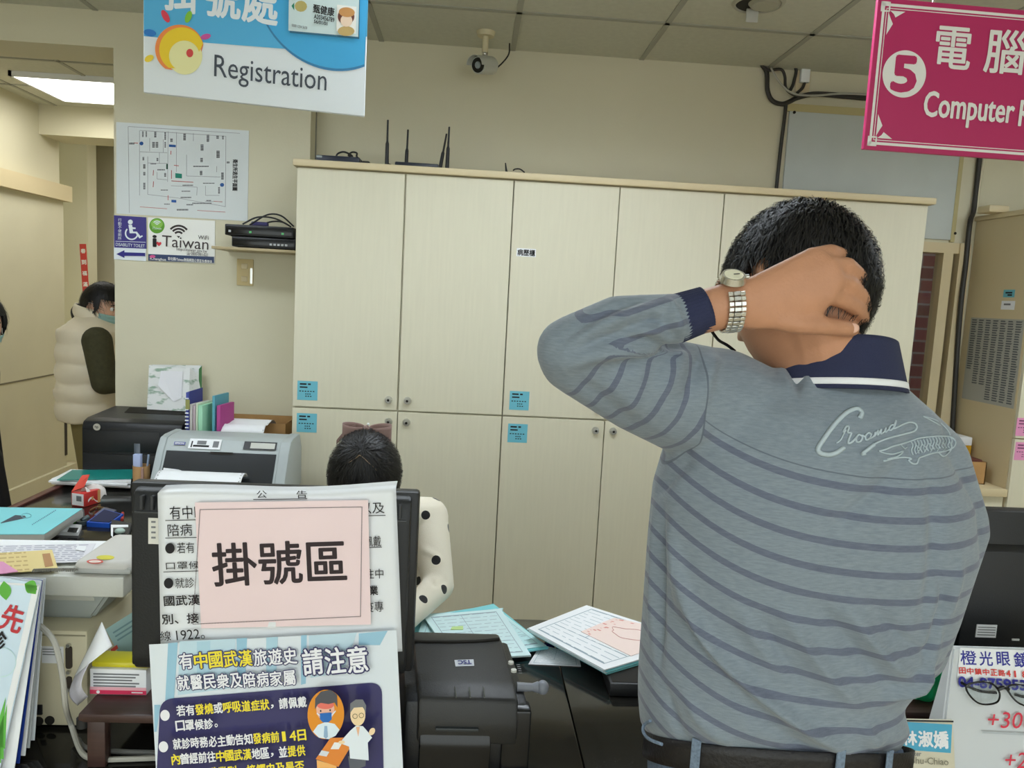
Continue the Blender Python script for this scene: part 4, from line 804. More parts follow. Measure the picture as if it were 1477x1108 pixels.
pts = [aZ(137+9*math.cos(a), 810+1.7*math.sin(a), zu+.0052) for a in np.linspace(0, 2*math.pi, 21)[:-1]]; part('sticker_centre', MB().poly(pts[::-1], .0003, (0, 0, 1)), colour((230, 214, 206), .5), t, None)
zp = zplat+.0006
def lying(name, label, pts, m, z, th=.0012, lines=None, group=None, cat='paper'):
    P = [aZ(px, py, z+th) for px, py in pts]; t = thing(name, label, cat, (P[0]+P[2])/2-Vector((0, 0, th)), group=group)
    a = sum(P[i].x*P[(i+1) % 4].y-P[(i+1) % 4].x*P[i].y for i in range(4)); P = P if a > 0 else P[::-1]
    part('sheet', MB().poly(P, th, (0, 0, 1)), m, t, None); return t, P
def rule_lines(t, P, n, m, z, u0=.06, u1=.94, dash=10, w=.4):
    b = MB(); P = [p+Vector((0, 0, z)) for p in P]
    bil = lambda u, v: P[0].lerp(P[1], u).lerp(P[3].lerp(P[2], u), v)
    for k in range(n):
        v = .08+.84*k/max(1, n-1); dv = .84/n*w*.5; u = u0
        while u < u1-.02:
            e = min(u1, u+RNG.uniform(.3, 1.2)/dash)
            if e > u+.005: b.poly([bil(u, v-dv), bil(e, v-dv), bil(e, v+dv), bil(u, v+dv)][::1])
            u = e+.25/dash
    o = part('printed_lines', b, m, t, None); return o
fp = 'loose papers on the grey console'
t, P = lying('printed_sheet', 'wide white sheet at the back of the grey console', [(-30, 778), (185, 781), (185, 806), (-30, 806)], M['white'], zp, .004, group=fp)
t, P = lying('printed_sheet', 'printed white sheet with a clipped corner in the middle of the console', [(-25, 787), (138, 784), (124, 810), (-25, 815)], colour((226, 226, 232)), zp+.0045, group=fp); rule_lines(t, P, 9, colour((170, 170, 186)), .0004)
P2 = [aZ(*q, zp+.0075) for q in ((108, 793), (122, 795), (125, 788), (112, 787))]; part('white_tab', MB().poly(P2, .0004, (0, 0, 1)), M['white'], t, None)
t, P = lying('envelope', 'yellow printed envelope slip on the console papers', [(-40, 800), (75, 793), (84, 821), (-40, 830)], colour((226, 206, 142)), zp+.0064, group=fp, cat='envelope'); rule_lines(t, P, 5, colour((196, 170, 110)), .0004, .3, .66)
P2 = [aZ(*q, zp+.0083) for q in ((65, 818), (77, 816), (72, 798), (61, 799))]; part('brown_print', MB().poly(P2, .0003, (0, 0, 1)), colour((176, 130, 84)), t, None)
t, P = lying('pink_slip', 'pink slip overlapping the yellow envelope', [(-40, 812), (4, 810), (26, 824), (-40, 834)], colour((222, 150, 190)), zp+.0095, cat='paper')
b = MB()
for k in range(24): q = aZ(50+k*2.6, 824.5-1.2*math.sin(k/24*2.4), zplat+.010); b.tube([q+Vector((-.002, -.004, 0)), q+Vector((-.001, 0, .004)), q+Vector((.001, .004, 0))], .0012, n=5)
o = solo('spiral_spine', b, colour((120, 118, 110)), 'grey spiral binding edge under the yellow envelope', 'binding')
# cables
cable('cable', 'grey cable running down over the beige computer onto the counter', [aY(50, 897, 1.33), aY(66, 910, 1.315), aY(80, 930, 1.30), aY(90, 975, 1.29), aY(95, 1020, 1.285), dz(103, 1068)+Vector((0, 0, .03)), dz(118, 1090)+Vector((0, 0, .006)), dz(140, 1100)+Vector((0, 0, .006)), dz(175, 1100)+Vector((0, 0, .006)), dz(230, 1098)+Vector((0, 0, .006))], .0048, M['gcable'])
cable('cable', 'second grey cable lying on the counter under the riser shelf', [dz(112, 1070)+Vector((0, 0, .005)), dz(125, 1083)+Vector((0, 0, .005)), dz(170, 1088)+Vector((0, 0, .005)), dz(230, 1090)+Vector((0, 0, .005))], .0045, colour((120, 120, 116)))
# monitor riser, box, booklet, white paper
ZR = .82; xr0, yr0 = aZ(105, 1037, ZR).x, 1.252
t = thing('monitor_riser', 'dark brown riser shelf under the monitor with the notices', 'shelf', (xr0+.3, yr0+.12, ZD))
part('shelf_top', MB().box((xr0, yr0, ZR-.016), (xr0+.455, yr0+.24, ZR), .004), M['wood'], t)
for x in (xr0+.012, xr0+.415): [part('leg', MB().box((x, y_, ZD), (x+.03, y_+.022, ZR-.016), .002), M['wood'], t) for y_ in (yr0+.006, yr0+.21)]
part('corner_bracket', MB().cyl((xr0+.004, yr0+.01, ZR-.012), (xr0+.004, yr0+.01, ZR-.028), .010), M['black'], t)
yb = 1.315; p0, p1 = aY(130, 1007, yb), aY(211, 1012, yb); zt = aY(131, 965, yb).z; zb = ZR+.0005
t = thing('medicine_box', 'white and pink medicine carton standing on the riser behind the monitor', 'box', ((p0.x+p1.x)/2, yb+.03, zb))
part('carton', MB().box((p0.x, yb, zb), (p1.x, yb+.055, zt), .001), M['white'], t); part('red_band', MB().box((p0.x, yb-.0006, zb+.001), (p1.x, yb, zb+.0085)), colour((214, 50, 90), .4), t); part('pink_band', MB().box((p0.x, yb-.0005, zb+.0085), (p1.x, yb, zb+.014)), colour((238, 176, 186), .4), t)
b = MB()
for k in range(5): b.box((p0.x+.006, yb-.0008, zt-.010-.0055*k), (p1.x-.012-.006*(k % 3), yb-.0002, zt-.0075-.0055*k))
part('printed_lines', b, M['greyink'], t); part('band_mark', MB().cyl((p0.x+.014, yb-.001, zb+.005), (p0.x+.014, yb, zb+.005), .003, n=12).box((p1.x-.025, yb-.001, zb+.004), (p1.x-.006, yb, zb+.006)), M['white'], t)
solo('yellow_pouch', MB().box((p0.x, yb+.004, zt+.0005), (p1.x+.01, yb+.05, zt+.011), .004), colour((206, 196, 40), .3), 'flat yellow pouch lying on the medicine carton', 'pouch')
S = Sheet('booklet', 'teal grey booklet leaning behind the medicine carton', 'book', aY(152, 908, 1.405), aY(215, 868, 1.402), aY(165, 990, 1.386), .006, colour((150, 180, 178), .5), panel='cover'); S.multi('printed_lines', [[(.01, -.012-.008*k), (S.w-.02, -.012-.008*k), (S.w-.02, -.015-.008*k), (.01, -.015-.008*k)] for k in range(3)], colour((110, 140, 144)), px=False)
S.poly('red_stamp', [(160, 937), (169, 930), (171, 935), (162, 942)], colour((200, 70, 60)))
def wpf(u, v):
    a = [aY(147, 897, 1.33), aY(162, 932, 1.31)]; b_ = [aY(108, 975, 1.335), aY(128, 958, 1.275)]; p = a[0].lerp(a[1], u).lerp(b_[0].lerp(b_[1], u), v); p.y -= .012*math.sin(math.pi*u)*math.sin(math.pi*v); return p
def wpf2(u, v):
    a = [aY(108, 975, 1.336), aY(128, 958, 1.276)]; b_ = [aY(112, 1018, 1.335), aY(127, 1005, 1.30)]; p = a[0].lerp(a[1], u).lerp(b_[0].lerp(b_[1], u), v); p.y -= .012*math.sin(math.pi*v); p.x -= .006*math.sin(math.pi*v); return p
t = thing('folded_paper', 'white sheet folded into a pointed curl leaning against the beige computer', 'paper', aY(116, 1018, 1.32)); part('upper_fold', MB().grid(wpf, 10, 10, .0004), M['white'], t, 180); part('lower_curl', MB().grid(wpf2, 10, 10, .0004), colour((214, 212, 222)), t, 180)
# ------------------------------------------------------------------ leaflets at the near left
def leaflet(k, label, TLp, TRp, BLp, Y0_, Y1_, m, panel='leaflet'): return Sheet('leaflet', label, 'leaflet', aY(*TLp, Y1_), aY(*TRp, Y1_), aY(*BLp, Y0_), .0012, m, group='leaflets in the rack at lower left', panel=panel)
S = leaflet(0, 'front leaflet in the rack with green leaves and red lettering', (-110, 813), (58, 843), (-150, 1096), 1.24, 1.28, mat('pale_blue_print', (206, 226, 240), .25, noise=(9, .04)))
def leaf(x, y, a, L, w): return [(x+L*u*math.cos(a)-w*s_*math.sin(math.pi*u)*math.sin(a), y+L*u*math.sin(a)+w*s_*math.sin(math.pi*u)*math.cos(a)) for s_, us in ((1, np.linspace(0, 1, 10)), (-1, np.linspace(1, 0, 10)[1:-1])) for u in us]
S.multi('white_margin', [[(49, 842), (58, 843), (-2, 1110), (-12, 1110)], [(-100, 834), (58, 843), (58, 846), (-100, 837)]], M['white'])
grn = colour((92, 178, 50), .35)
S.multi('leaf_print', [leaf(6, 838, 1.45, 28, 9), leaf(36, 842, .45, 20, 10), [(36, 842), (54, 845), (52, 857), (44, 856), (38, 850)]], grn)
c = S.at(8, 985); S.poly('ring_print', crescent(2, 955, 22, 20, 1, 0, -1.6, 1.6), colour((196, 224, 226), .3))
S.multi('grass_print', [[(-8, 1060), (9, 1005), (4, 1060)], [(-4, 1075), (11, 1015), (8, 1080)], [(-12, 1090), (6, 1030), (6, 1095)], [(-20, 1100), (2, 1045), (2, 1100)]], colour((96, 184, 70), .35))
red_ = colour((196, 44, 52), .4); S.text('先', red_, 3, 873, 34, 911, .02, rot=-.1); S.text('優', red_, -40, 866, -5, 904, .02, rot=-.1); S.text('診', M['ink'], -14, 910, 10, 938, .02, rot=.1)
for k, (m, lb, dx, dy) in enumerate(((M['white'], 'white leaflet right behind the front one in the rack', 6, 3), (colour((30, 60, 150), .3), 'deep blue leaflet in the middle of the rack', 12, 2), (M['white'], 'white leaflet behind the blue one in the rack', 19, 6), (colour((186, 192, 196), .4), 'grey leaflet near the back of the rack', 27, 4), (colour((214, 220, 226), .3), 'last pale leaflet at the back of the rack', 33, 9))):
    yy = .011*(k+1); tx = 58+(2, 3, 5, 6, 8)[k]; bx = 0+dx; leaflet(k+1, lb, (-100, 820+2*k), (tx, 838-k), (bx-160, 1096-k*8), 1.24+yy, 1.28+yy, m)
t = thing('leaflet_rack', 'clear plastic rack holding the leaflets at lower left', 'rack', (aY(-40, 1108, 1.25).x, 1.27, ZD))
P0 = aY(4, 1100, 1.262); x1 = P0.x+.012; b = MB(); b.box((x1-.22, 1.257, ZD), (x1, 1.34, ZD+.004)); b.box((x1-.22, 1.338, ZD), (x1, 1.342, ZD+.16)); part('rack_body', b, M['glass'], t, None)
# ------------------------------------------------------------------ the monitor seen from behind and its notices
ym = 1.270; a, b_, c_ = aY(176, 713, ym), aY(604, 702, ym), aY(177, 973, ym); mz0 = c_.z
cx, mw_ = (a.x+b_.x)/2, (b_.x-a.x); zt = (a.z+b_.z)/2-.002; mh = zt-mz0
t = thing('computer_monitor', 'black computer monitor seen from behind, paper notices hanging over its back', 'monitor', (cx, ym+.03, ZR))
x0, x1 = a.x, b_.x
part('housing', MB().box((x0, ym+.030, mz0), (x1, ym+.058, zt), .006), M['black'], t)
part('back_shell', MB().prism([(ym+.030, mz0+.004), (ym+.030, zt-.004), (ym+.012, zt-.012), (ym+.004, zt-.045), (ym+.004, mz0+.03), (ym+.014, mz0+.004)], x0+.012, x1-.012, .006), colour((32, 34, 36), .45, bump=(300, .08)), t)
part('screen', MB().box((x0+.015, ym+.0575, mz0+.02), (x1-.015, ym+.0595, zt-.015)), M['blackg'], t)
b = MB()
for k in range(26):
    x = x0+.03+k*(x1-x0-.06)/25; b.box((x-.0028, ym+.001, zt-.040), (x+.0028, ym+.016, zt-.016), .001, seg=1)
part('vent_fins', b, colour((50, 51, 53), .5), t); part('vent_rim', MB().box((x0+.018, ym+.002, zt-.047), (x1-.018, ym+.008, zt-.042), .002), colour((60, 62, 64), .4), t)
q0, q1 = aY(214, 747, ym+.003), aY(229, 785, ym+.003); sk = part('rating_sticker', MB().box((q0.x, ym+.0025, q1.z), (q0.x+.05, ym+.0042, q0.z)), colour((222, 220, 210)), t, None); b = MB()
for k in range(4): b.box((q0.x+.005, ym+.0018, q0.z-.008-k*.009), (q0.x+.012, ym+.0027, q0.z-.005-k*.009))
part('sticker_print', b, M['greyink'], sk, None)
part('stand_neck', MB().box((cx-.035, ym+.035, ZR+.01), (cx+.035, ym+.052, mz0+.08), .004), M['black'], t); part('stand_foot', MB().box((cx-.11, ym-.02, ZR), (cx+.11, ym+.11, ZR+.012), .005), M['black'], t)
# white notice: hangs over the top edge of the monitor
yn = 1.2665
TLn, TRn, BLn = aY(228, 712, yn), aY(571, 705, yn), aY(216, 948, yn)
S = Sheet('notice_sheet', 'white laminated notice with black writing hanging over the top of the monitor', 'notice', TLn, TRn, BLn, .0008, M['white'], panel=None)
S.root.name = 'notice_sheet'; wn, hn = S.w, S.h
def nf(u, v):
    x = wn*u*(1.0)-.012*v*(1-u)+.004*v*u
    if v < .06: k = (1-v/.06); return (x, .002-.006*(1-k)+(.004*math.sin(u*6+1)), -.034*k*k)
    return (x, -hn*(v-.06)/.94-.004+.004*math.sin(u*6+1)*max(0, 1-v*6), .0012*math.sin(v*5)*math.sin(u*3))
lpart('paper', MB().grid(nf, 30, 36, .0004), mat('laminated_paper', (234, 237, 240), .25), S.root, 180); S.z = .0016
pk = M['ink']
zo = lambda x, y: (200+x/3.6925, 690+y/3.6925)
def zt2(txt, x0, y0, x1, y1, bold=0): (px0, py0), (px1, py1) = zo(x0, y0), zo(x1, y1); return S.text(txt, pk, px0, py0, px1, py1, bold, rot=.01)
zt2('公', 630, 64, 684, 104); zt2('告', 842, 64, 898, 104); zt2('有中', 168, 145, 288, 215); zt2('國武漢旅遊史', 300, 140, 690, 200); zt2('以及', 1180, 128, 1310, 186); zt2('陪病', 158, 240, 288, 304); zt2('若有', 208, 338, 300, 396); zt2('佩戴', 1205, 305, 1292, 362); zt2('口罩候', 150, 440, 330, 480); zt2('就診', 200, 525, 300, 580); zt2('往中', 1205, 478, 1305, 530); zt2('國武漢', 140, 618, 330, 672, .012); zt2('業', 1230, 568, 1275, 616, .02); zt2('別、接', 130, 715, 325, 768, .012); zt2('疫專', 1205, 650, 1305, 706)
zp_ = lambda x, y: (190+x/3.6024, 900+y/3.6024)
(px0, py0), (px1, py1) = zp_(155, 30), zp_(210, 82); S.text('線', pk, px0, py0, px1, py1, 0, rot=.03); (px0, py0), (px1, py1) = zp_(238, 22), zp_(385, 76); S.text('1922。', pk, px0, py0, px1, py1, 0, rot=.05)
S.multi('bullet', [lp(*zo(174, 367), 6.8, 7.6, 0, 24), lp(*zo(167, 552), 6.8, 7.6, 0, 24)], pk)
ul = lambda x0, y0, x1, y1: [zo(x0, y0), zo(x1, y1), zo(x1, y1+4), zo(x0, y0+4)]
S.multi('underline', [ul(616, 106, 902, 102), ul(150, 217, 700, 205), ul(150, 310, 700, 300), ul(140, 490, 420, 482), ul(1180, 193, 1317, 190), ul(1190, 362, 1298, 358)], pk)
# pink card, taped on the notice
S = Sheet('area_card', 'pink card with three large black characters taped on the white notice', 'sign', aY(281, 725, 1.2565), aY(531, 721.5, 1.2565), aY(271.5, 907, 1.2575), .0006, mat('pink_card', (243, 219, 220), .3, noise=(8, .015)), panel='card')
z = lambda x, y: zo(x, y)
S.text('掛號區', colour((46, 32, 36), .6), *zo(395, 338), *zo(1106, 562), .012, rot=.016)
b = []
c4_ = [zo(328, 166), zo(1190, 152), zo(1182, 735), zo(290, 776)]
for i in range(4):
    (xa, ya), (xb, yb) = c4_[i], c4_[(i+1) % 4]; n = int(math.hypot(xb-xa, yb-ya)/2.2)
    for k in range(n):
        x, y = xa+(xb-xa)*(k+.2)/n, ya+(yb-ya)*(k+.2)/n; b.append([(x-.65, y-.65), (x+.65, y-.65), (x+.65, y+.65), (x-.65, y+.65)])
S.multi('dotted_border', b, colour((70, 50, 60), .6))['kind'] = 'stuff'
tape = mat('clear_tape', (236, 238, 240), .12, spec=.8)
S.multi('tape_strip', [[(388, 897), (398, 897), (398, 906), (386, 906)]], tape)
# blue poster under the notice
S = Sheet('health_poster', 'blue health poster with two cartoon figures hanging below the white notice', 'poster', aY(215, 930, 1.2545), aY(572, 909, 1.2545), aY(205, 1200, 1.226), .0008, mat('glossy_poster_white', (226, 234, 240), .16), panel='paper')
zq = zp_
lb1, lb2 = colour((156, 200, 222), .16), colour((196, 222, 234), .16)
S.multi('window_print', [[zq(190, 100), zq(240, 96), zq(220, 400), zq(175, 400)], [zq(545, 75), zq(600, 72), zq(590, 300), zq(550, 330)], [zq(1180, 50), zq(1330, 35), zq(1290, 110), zq(1180, 110)], [zq(880, 60), zq(910, 56), zq(905, 310), zq(880, 316)], [zq(118, 420), zq(150, 420), zq(130, 560), zq(118, 560)]], lb1)
S.multi('window_print', [[zq(250, 90), zq(540, 76), zq(540, 330), zq(240, 370)], [zq(920, 60), zq(1170, 45), zq(1100, 250), zq(930, 280)]], lb2)
S.multi('window_print', [[zq(340, 92), zq(410, 88), zq(405, 330), zq(340, 340)], [zq(700, 70), zq(760, 66), zq(750, 320), zq(700, 326)]], colour((176, 212, 228), .16))
nav = colour((60, 58, 104), .16); whp = colour((240, 240, 244), .2); yel = colour((246, 226, 60), .2)
pts = [Vector((*S.at(*zq(x, y)), 0)) for x, y in ((125, 900), (150, 390), (1300, 300), (1312, 900))]; S.poly('navy_panel', [(p.x, p.y) for p in rounded(pts, .022, 8)], nav, px=False)
def pt(txt, m, x0, y0, x1, y1, bold=.012, rot=.055):
    (a0, b0), (a1, b1) = zq(x0, y0), zq(x1, y1); return S.text(txt, m, a0, b0, a1, b1, bold, rot=rot)
def head(txt, m, x0, y0, x1, y1, bold=.03):      # outlined heading letters
    n = len(txt); w = (x1-x0)/n
    for k, ch in enumerate(txt):
        yk = (y1-y0)*0; xa = x0+w*k; sl = -.055*w*k
        mm = m if not isinstance(m, str) else (yel if m[k] == 'y' else whp)
        zz = S.z; pt(ch, nav, xa+w*.06, y0+sl, xa+w*.94, y1+sl, .075, .05); pt(ch, mm, xa+w*.06, y0+sl, xa+w*.94, y1+sl, .018, .05)
head('有中國武漢旅遊史', 'wyyyywww', 245, 150, 865, 232); head('就醫民衆及陪病家屬', 'w'*9, 240, 262, 860, 336); head('請注意', 'www', 890, 118, 1235, 250)
def row(parts, x0, y0, x1, h, slope=-.078):
    n = sum(len(s_) for s_, _ in parts); w = (x1-x0)/n; k = 0
    for s_, m in parts:
        for ch in s_:
            xa = x0+w*k; yk = y0+slope*(xa-x0)
            sm = ch in '，。、'
            if sm: pt(ch, m, xa+w*.15, yk+h*.55, xa+w*.45, yk+h*.9, .01)
            elif ch.isdigit(): pt(ch, m, xa+w*(.32 if ch == '1' else .15), yk+h*.05, xa+w*(.68 if ch == '1' else .85), yk+h*.95, .012)
            else: pt(ch, m, xa+w*.05, yk, xa+w*.95, yk+h, .022)
            k += 1
row([('若有', whp), ('發燒', yel), ('或', whp), ('呼吸道症狀', yel), ('，', whp), ('請佩戴', whp)], 245, 408, 920, 54); row([('口罩候診。', whp)], 245, 482, 490, 52)
row([('就診時務必主動告知', whp), ('發病前', yel), ('14', yel), ('日', yel)], 233, 572, 920, 54); row([('內', yel), ('曾經前往', whp), ('中國武漢', yel), ('地區', whp), ('，', whp), ('並', whp), ('提供', yel)], 230, 645, 918, 54); row([('旅遊史、職業別、接觸史及是否', yel)], 226, 722, 916, 54)
S.multi('bullet', [[zq(*p) for p in ngon(207, 437, 24, 28, 26)], [zq(*p) for p in ngon(199, 597, 24, 28, 26)]], whp)
def cq(name, pts, c): S.poly(name, [zq(*p) for p in pts], colour(c, .18))
E_ = lambda x, y, a, b_, r=0, n=28: lp(x, y, a, b_, r, n)
cq('patient_disc', E_(1025, 432, 93, 126, .05, 40), (234, 150, 44)); cq('patient_shirt', [(960, 520), (985, 485), (1025, 470), (1070, 480), (1095, 510), (1075, 540), (1040, 558), (990, 550)], (226, 240, 250)); cq('patient_tie', [(1018, 490), (1032, 490), (1036, 545), (1026, 556), (1014, 545)], (150, 180, 210))
cq('patient_face', E_(1023, 405, 46, 58), (244, 190, 166)); cq('patient_brow', E_(1023, 382, 44, 22), (236, 120, 104)); cq('patient_hair', [(970, 405), (972, 350), (1000, 315), (1050, 305), (1082, 330), (1085, 395), (1070, 370), (1040, 378), (1000, 372), (985, 380)], (84, 84, 90)); cq('patient_mask', [(995, 425), (1055, 420), (1056, 455), (1040, 470), (1010, 470), (996, 455)], (40, 110, 190))
S.multi('mask_strap', [[zq(980, 420), zq(996, 432), zq(996, 438), zq(980, 428)], [zq(1055, 430), (zq(1076, 408)), zq(1076, 416), zq(1056, 440)]], whp)
S.multi('patient_eyes', [[zq(*p) for p in E_(1000, 412, 4, 5)], [zq(*p) for p in E_(1048, 408, 4, 5)]], colour((40, 40, 50), .2))
cq('desk_front', [(980, 660), (1080, 690), (1085, 780), (985, 780)], (246, 186, 110)); cq('desk_top', [(975, 655), (1050, 548), (1150, 545), (1160, 580), (1090, 695)], (232, 140, 60)); cq('paper_print', [(1050, 605), (1070, 570), (1110, 572), (1092, 605)], (240, 240, 240)); cq('card_print', [(990, 635), (1005, 610), (1045, 618), (1030, 642)], (220, 224, 230))
cq('doctor_legs', [(1140, 640), (1230, 650), (1228, 690), (1200, 700), (1195, 720), (1150, 720)], (96, 100, 110)); cq('doctor_shoe', E_(1150, 728, 24, 14, -.4), (130, 190, 230)); cq('doctor_shoe', E_(1192, 722, 18, 16, -.6), (130, 190, 230))
cq('doctor_coat', [(1150, 510), (1180, 484), (1215, 486), (1245, 520), (1262, 545), (1240, 570), (1245, 660), (1150, 650), (1145, 590), (1105, 575), (1110, 555)], (232, 240, 246)); cq('doctor_shirt', [(1180, 490), (1200, 488), (1192, 540)], (244, 190, 150)); cq('doctor_face', E_(1190, 430, 38, 54), (248, 220, 176)); cq('doctor_hair', [(1150, 420), (1152, 370), (1180, 350), (1215, 350), (1232, 380), (1230, 420), (1218, 388), (1170, 392)], (120, 122, 126)); cq('doctor_hand', E_(1262, 512, 14, 20, .5), (248, 220, 176)); cq('doctor_hand', E_(1108, 566, 16, 9), (248, 220, 176))
S.multi('doctor_glasses', [[zq(*p) for p in crescent(1176, 434, 13, 10.5, 0, 0, 0, 6.2, 20)], [zq(*p) for p in crescent(1208, 430, 13, 10.5, 0, 0, 0, 6.2, 20)]], colour((90, 80, 60), .2))
# ------------------------------------------------------------------ label printer
xa, xb = aY(604, 1000, 1.25).x, aY(712, 1010, 1.25).x; xr_ = aY(765, 1012, 1.25).x; xl_ = aY(586, 1000, 1.26).x
zf = aY(660, 1009, 1.25).z; zbk = aZ(640, 912, .885).z; yb = aZ(640, 912, .885).y+.01; skew = .0
xs = .02
t = thing('label_printer', 'black label printer with a grey side knob and two round buttons on the counter', 'printer', ((xa+xr_)/2, 1.36, ZD))
def shp(lo, hi, prof, bev, m, name):
    b = MB(); b.prism(prof, lo, hi, bev); 
    for v in b.bm.verts: v.co.x -= (v.co.y-1.25)*.13
    return part(name, b, m, t)
yE = yb
shp(xl_, xr_, [(1.262, ZD), (1.258, ZD+.05), (1.262, zf-.012), (1.30, zf-.006), (yE, zbk-.02), (yE+.01, ZD+.06), (yE, ZD)], .008, M['black'], 'base_housing')
shp(xa, xr_-.020, [(1.246, ZD+.06), (1.243, zf-.045), (1.250, zf), (1.29, zf+.010), (yE-.05, zbk+.004), (yE-.008, zbk), (yE, zbk-.03), (1.28, ZD+.06)], .007, colour((36, 36, 35), .42, bump=(400, .06)), 'lid')
shp(xa+.004, xb-.002, [(1.243, ZD+.012), (1.240, ZD+.06), (1.246, ZD+.085), (1.26, ZD+.085), (1.26, ZD+.012)], .004, M['blackg'], 'front_flap')
shp(xa+.03, xb-.025, [(1.2385, ZD+.088), (1.2385, ZD+.094), (1.25, ZD+.096), (1.25, ZD+.086)], .0015, colour((44, 48, 50), .35), 'flap_lip')
shp(xb+.018, xr_+.004, [(1.252, ZD+.004), (1.25, zf-.02), (1.275, zf-.012), (1.275, ZD+.004)], .004, M['blackg'], 'side_cheek')
def lid_z(y): y0, y1 = 1.29, yE-.05; f = max(0, min(1, (y-y0)/(y1-y0))); return zf+.010+(zbk+.004-zf-.010)*f
def onlid(px, py):
    p = aZ(px, py, zf+.01)
    for _ in range(6): p = aZ(px, py, lid_z(p.y))
    return p
P = [onlid(*q) for q in ((657, 962), (684, 961), (683, 952), (655.5, 953))]; P = [p+Vector((0, 0, .0012)) for p in P]; part('brand_label', MB().poly(P, .0006, (0, 0, 1)), colour((200, 204, 210), .3), t, None)
ex = (P[0]-P[1]).normalized(); ey = (P[0]-P[3]).normalized()      # lettering reads from the clerk's side
ez = ex.cross(ey); mid = (P[0]+P[2])/2+Vector((0, 0, .0006)); ez = ez if ez.z > 0 else -ez; ey = ez.cross(ex)
text('TSC', colour((40, 44, 120), .4), t, 0, 0, (P[0]-P[1]).length*.7, (P[0]-P[3]).length*.6, .03, M=inv(t) @ Matrix([[ex[i], ey[i], ez[i], mid[i]] for i in range(3)]+[[0, 0, 0, 1]]), name='brand_lettering')
for q in ((737, 957.5), (741, 969)): p = onlid(*q); part('button', MB().cyl(p, p+Vector((0, 0, .004)), .0052, n=18), M['lgrey'], t)
b = MB()
for k in range(5): p = onlid(745+k*.8, 959+k*3); b.box((p.x, p.y-.002, p.z+.0005), (p.x+.006, p.y, p.z+.0012))
part('button_captions', b, M['greyink'], t)
b = MB()
for q in (658, 678.5, 699): p, p2 = onlid(q, 1007), onlid(q-2, 992); b.tube([p+Vector((0, 0, .0008)), p2+Vector((0, 0, .0008))], .0012, smooth=False)
part('lid_ribs', b, colour((84, 88, 84), .4), t)
P = [onlid(x, y) for x, y in ((570, 922), (600, 926), (640, 927), (690, 926), (720, 923))]; part('lid_lip', MB().tube([p+Vector((0, 0, .002)) for p in P], .0028), M['dark'], t)
kn = aY(752, 991, 1.30); k2 = aY(786, 992, 1.30); part('feed_knob', MB().cyl((kn.x-.008, 1.30, kn.z), (kn.x+.020, 1.30, kn.z), .0085, .007, 20).cyl((kn.x+.020, 1.30, kn.z), (kn.x+.030, 1.30, kn.z), .007, .0105, 20).sph((k2.x-.004, 1.30, kn.z), (.011, .0125, .0125), 20), colour((120, 124, 132), .35), t)
# ------------------------------------------------------------------ forms on the counter
fm = colour((208, 230, 234), .6, noise=(5, .03)); lnm = colour((150, 168, 178), .6)
def sheaf(name, label, pts, z, th, m, lines=8, group=None, cat='papers'):
    t, P = lying(name, label, pts, m, z, th, group=group, cat=cat)
    if lines:
        rule_lines(t, P, lines, lnm, .0004, .1, .9, 7, .10); b = MB()
        bil = lambda u, v: P[0].lerp(P[1], u).lerp(P[3].lerp(P[2], u), v)+Vector((0, 0, .0005))
        for (u0, v0, u1, v1) in ((.08, .06, .92, .075), (.08, .925, .92, .94), (.08, .06, .088, .94), (.912, .06, .92, .94), (.08, .3, .92, .306), (.45, .3, .456, .94)): b.poly([bil(u0, v0), bil(u1, v0), bil(u1, v1), bil(u0, v1)])
        part('ruled_frame', b, lnm, t, None)
    return t
g1 = 'forms spread beside the clerk'
sheaf('form_folder', 'teal form sheet at the bottom left of the spread by the clerk', [(560, 918), (640, 930), (690, 876), (600, 890)], ZD, .003, M['teal'], 0, g1)
sheaf('form_folder', 'pale teal folder with its corner fanned out to the back', [(600, 925), (700, 940), (726, 877), (612, 886)], ZD+.0035, .004, M['paleteal'], 8, g1)
sheaf('form_folder', 'teal edged form fanned out at the right of the spread', [(690, 950), (791, 934), (712, 871), (650, 884)], ZD+.008, .004, M['teal'], 0, g1)
sheaf('form_folder', 'white lined form lying over the teal edged one', [(690, 947), (788, 931), (716, 878), (655, 888)], ZD+.0125, .002, M['paleteal'], 10, g1)
sheaf('form_folder', 'topmost pale form of the spread with ruled boxes', [(655, 952), (766, 945), (722, 878), (610, 888)], ZD+.015, .004, colour((210, 234, 236), .6), 12, g1)
t, P = lying('sticky_flag', 'light green sticky flag on the forms behind the label printer', [(650, 908), (668, 908), (668, 903), (652, 904)], colour((196, 226, 150)), ZD+.0195)
sheaf('receipt', 'white printed receipt lying on the bare counter between the form piles', [(762, 958), (838, 961), (834, 944), (780, 930)], ZD, .001, M['white'], 12, None, 'paper')
solo('pen', MB().tube([dz(792, 924)+Vector((0, 0, .006)), dz(812, 935)+Vector((0, 0, .006)), dz(826, 943)+Vector((0, 0, .006))], .0065, smooth=False).cyl(dz(792, 924)+Vector((0, 0, .006)), dz(788, 921)+Vector((0, 0, .006)), .004), colour((44, 48, 190), .25), 'blue pen tucked under the right pile of forms', 'pen')
g2 = 'pile of forms beside the standing man'
zz = ZD+.0135
xk = aZ(880, 985, DESK+.025)
kb = thing('keyboard_tray', 'flat black tray under the right pile of forms', 'tray', (xk.x+.17, xk.y+.1, ZD))
pts = [aZ(870, 978, DESK+.026), aZ(882, 986, DESK+.026)]; 
part('tray', MB().box((aZ(880, 986, DESK+.03).x, aZ(880, 986, DESK+.03).y, ZD), (aZ(880, 986, DESK+.03).x+.36, aZ(880, 986, DESK+.03).y+.16, DESK+.03), .004), M['black'], kb)
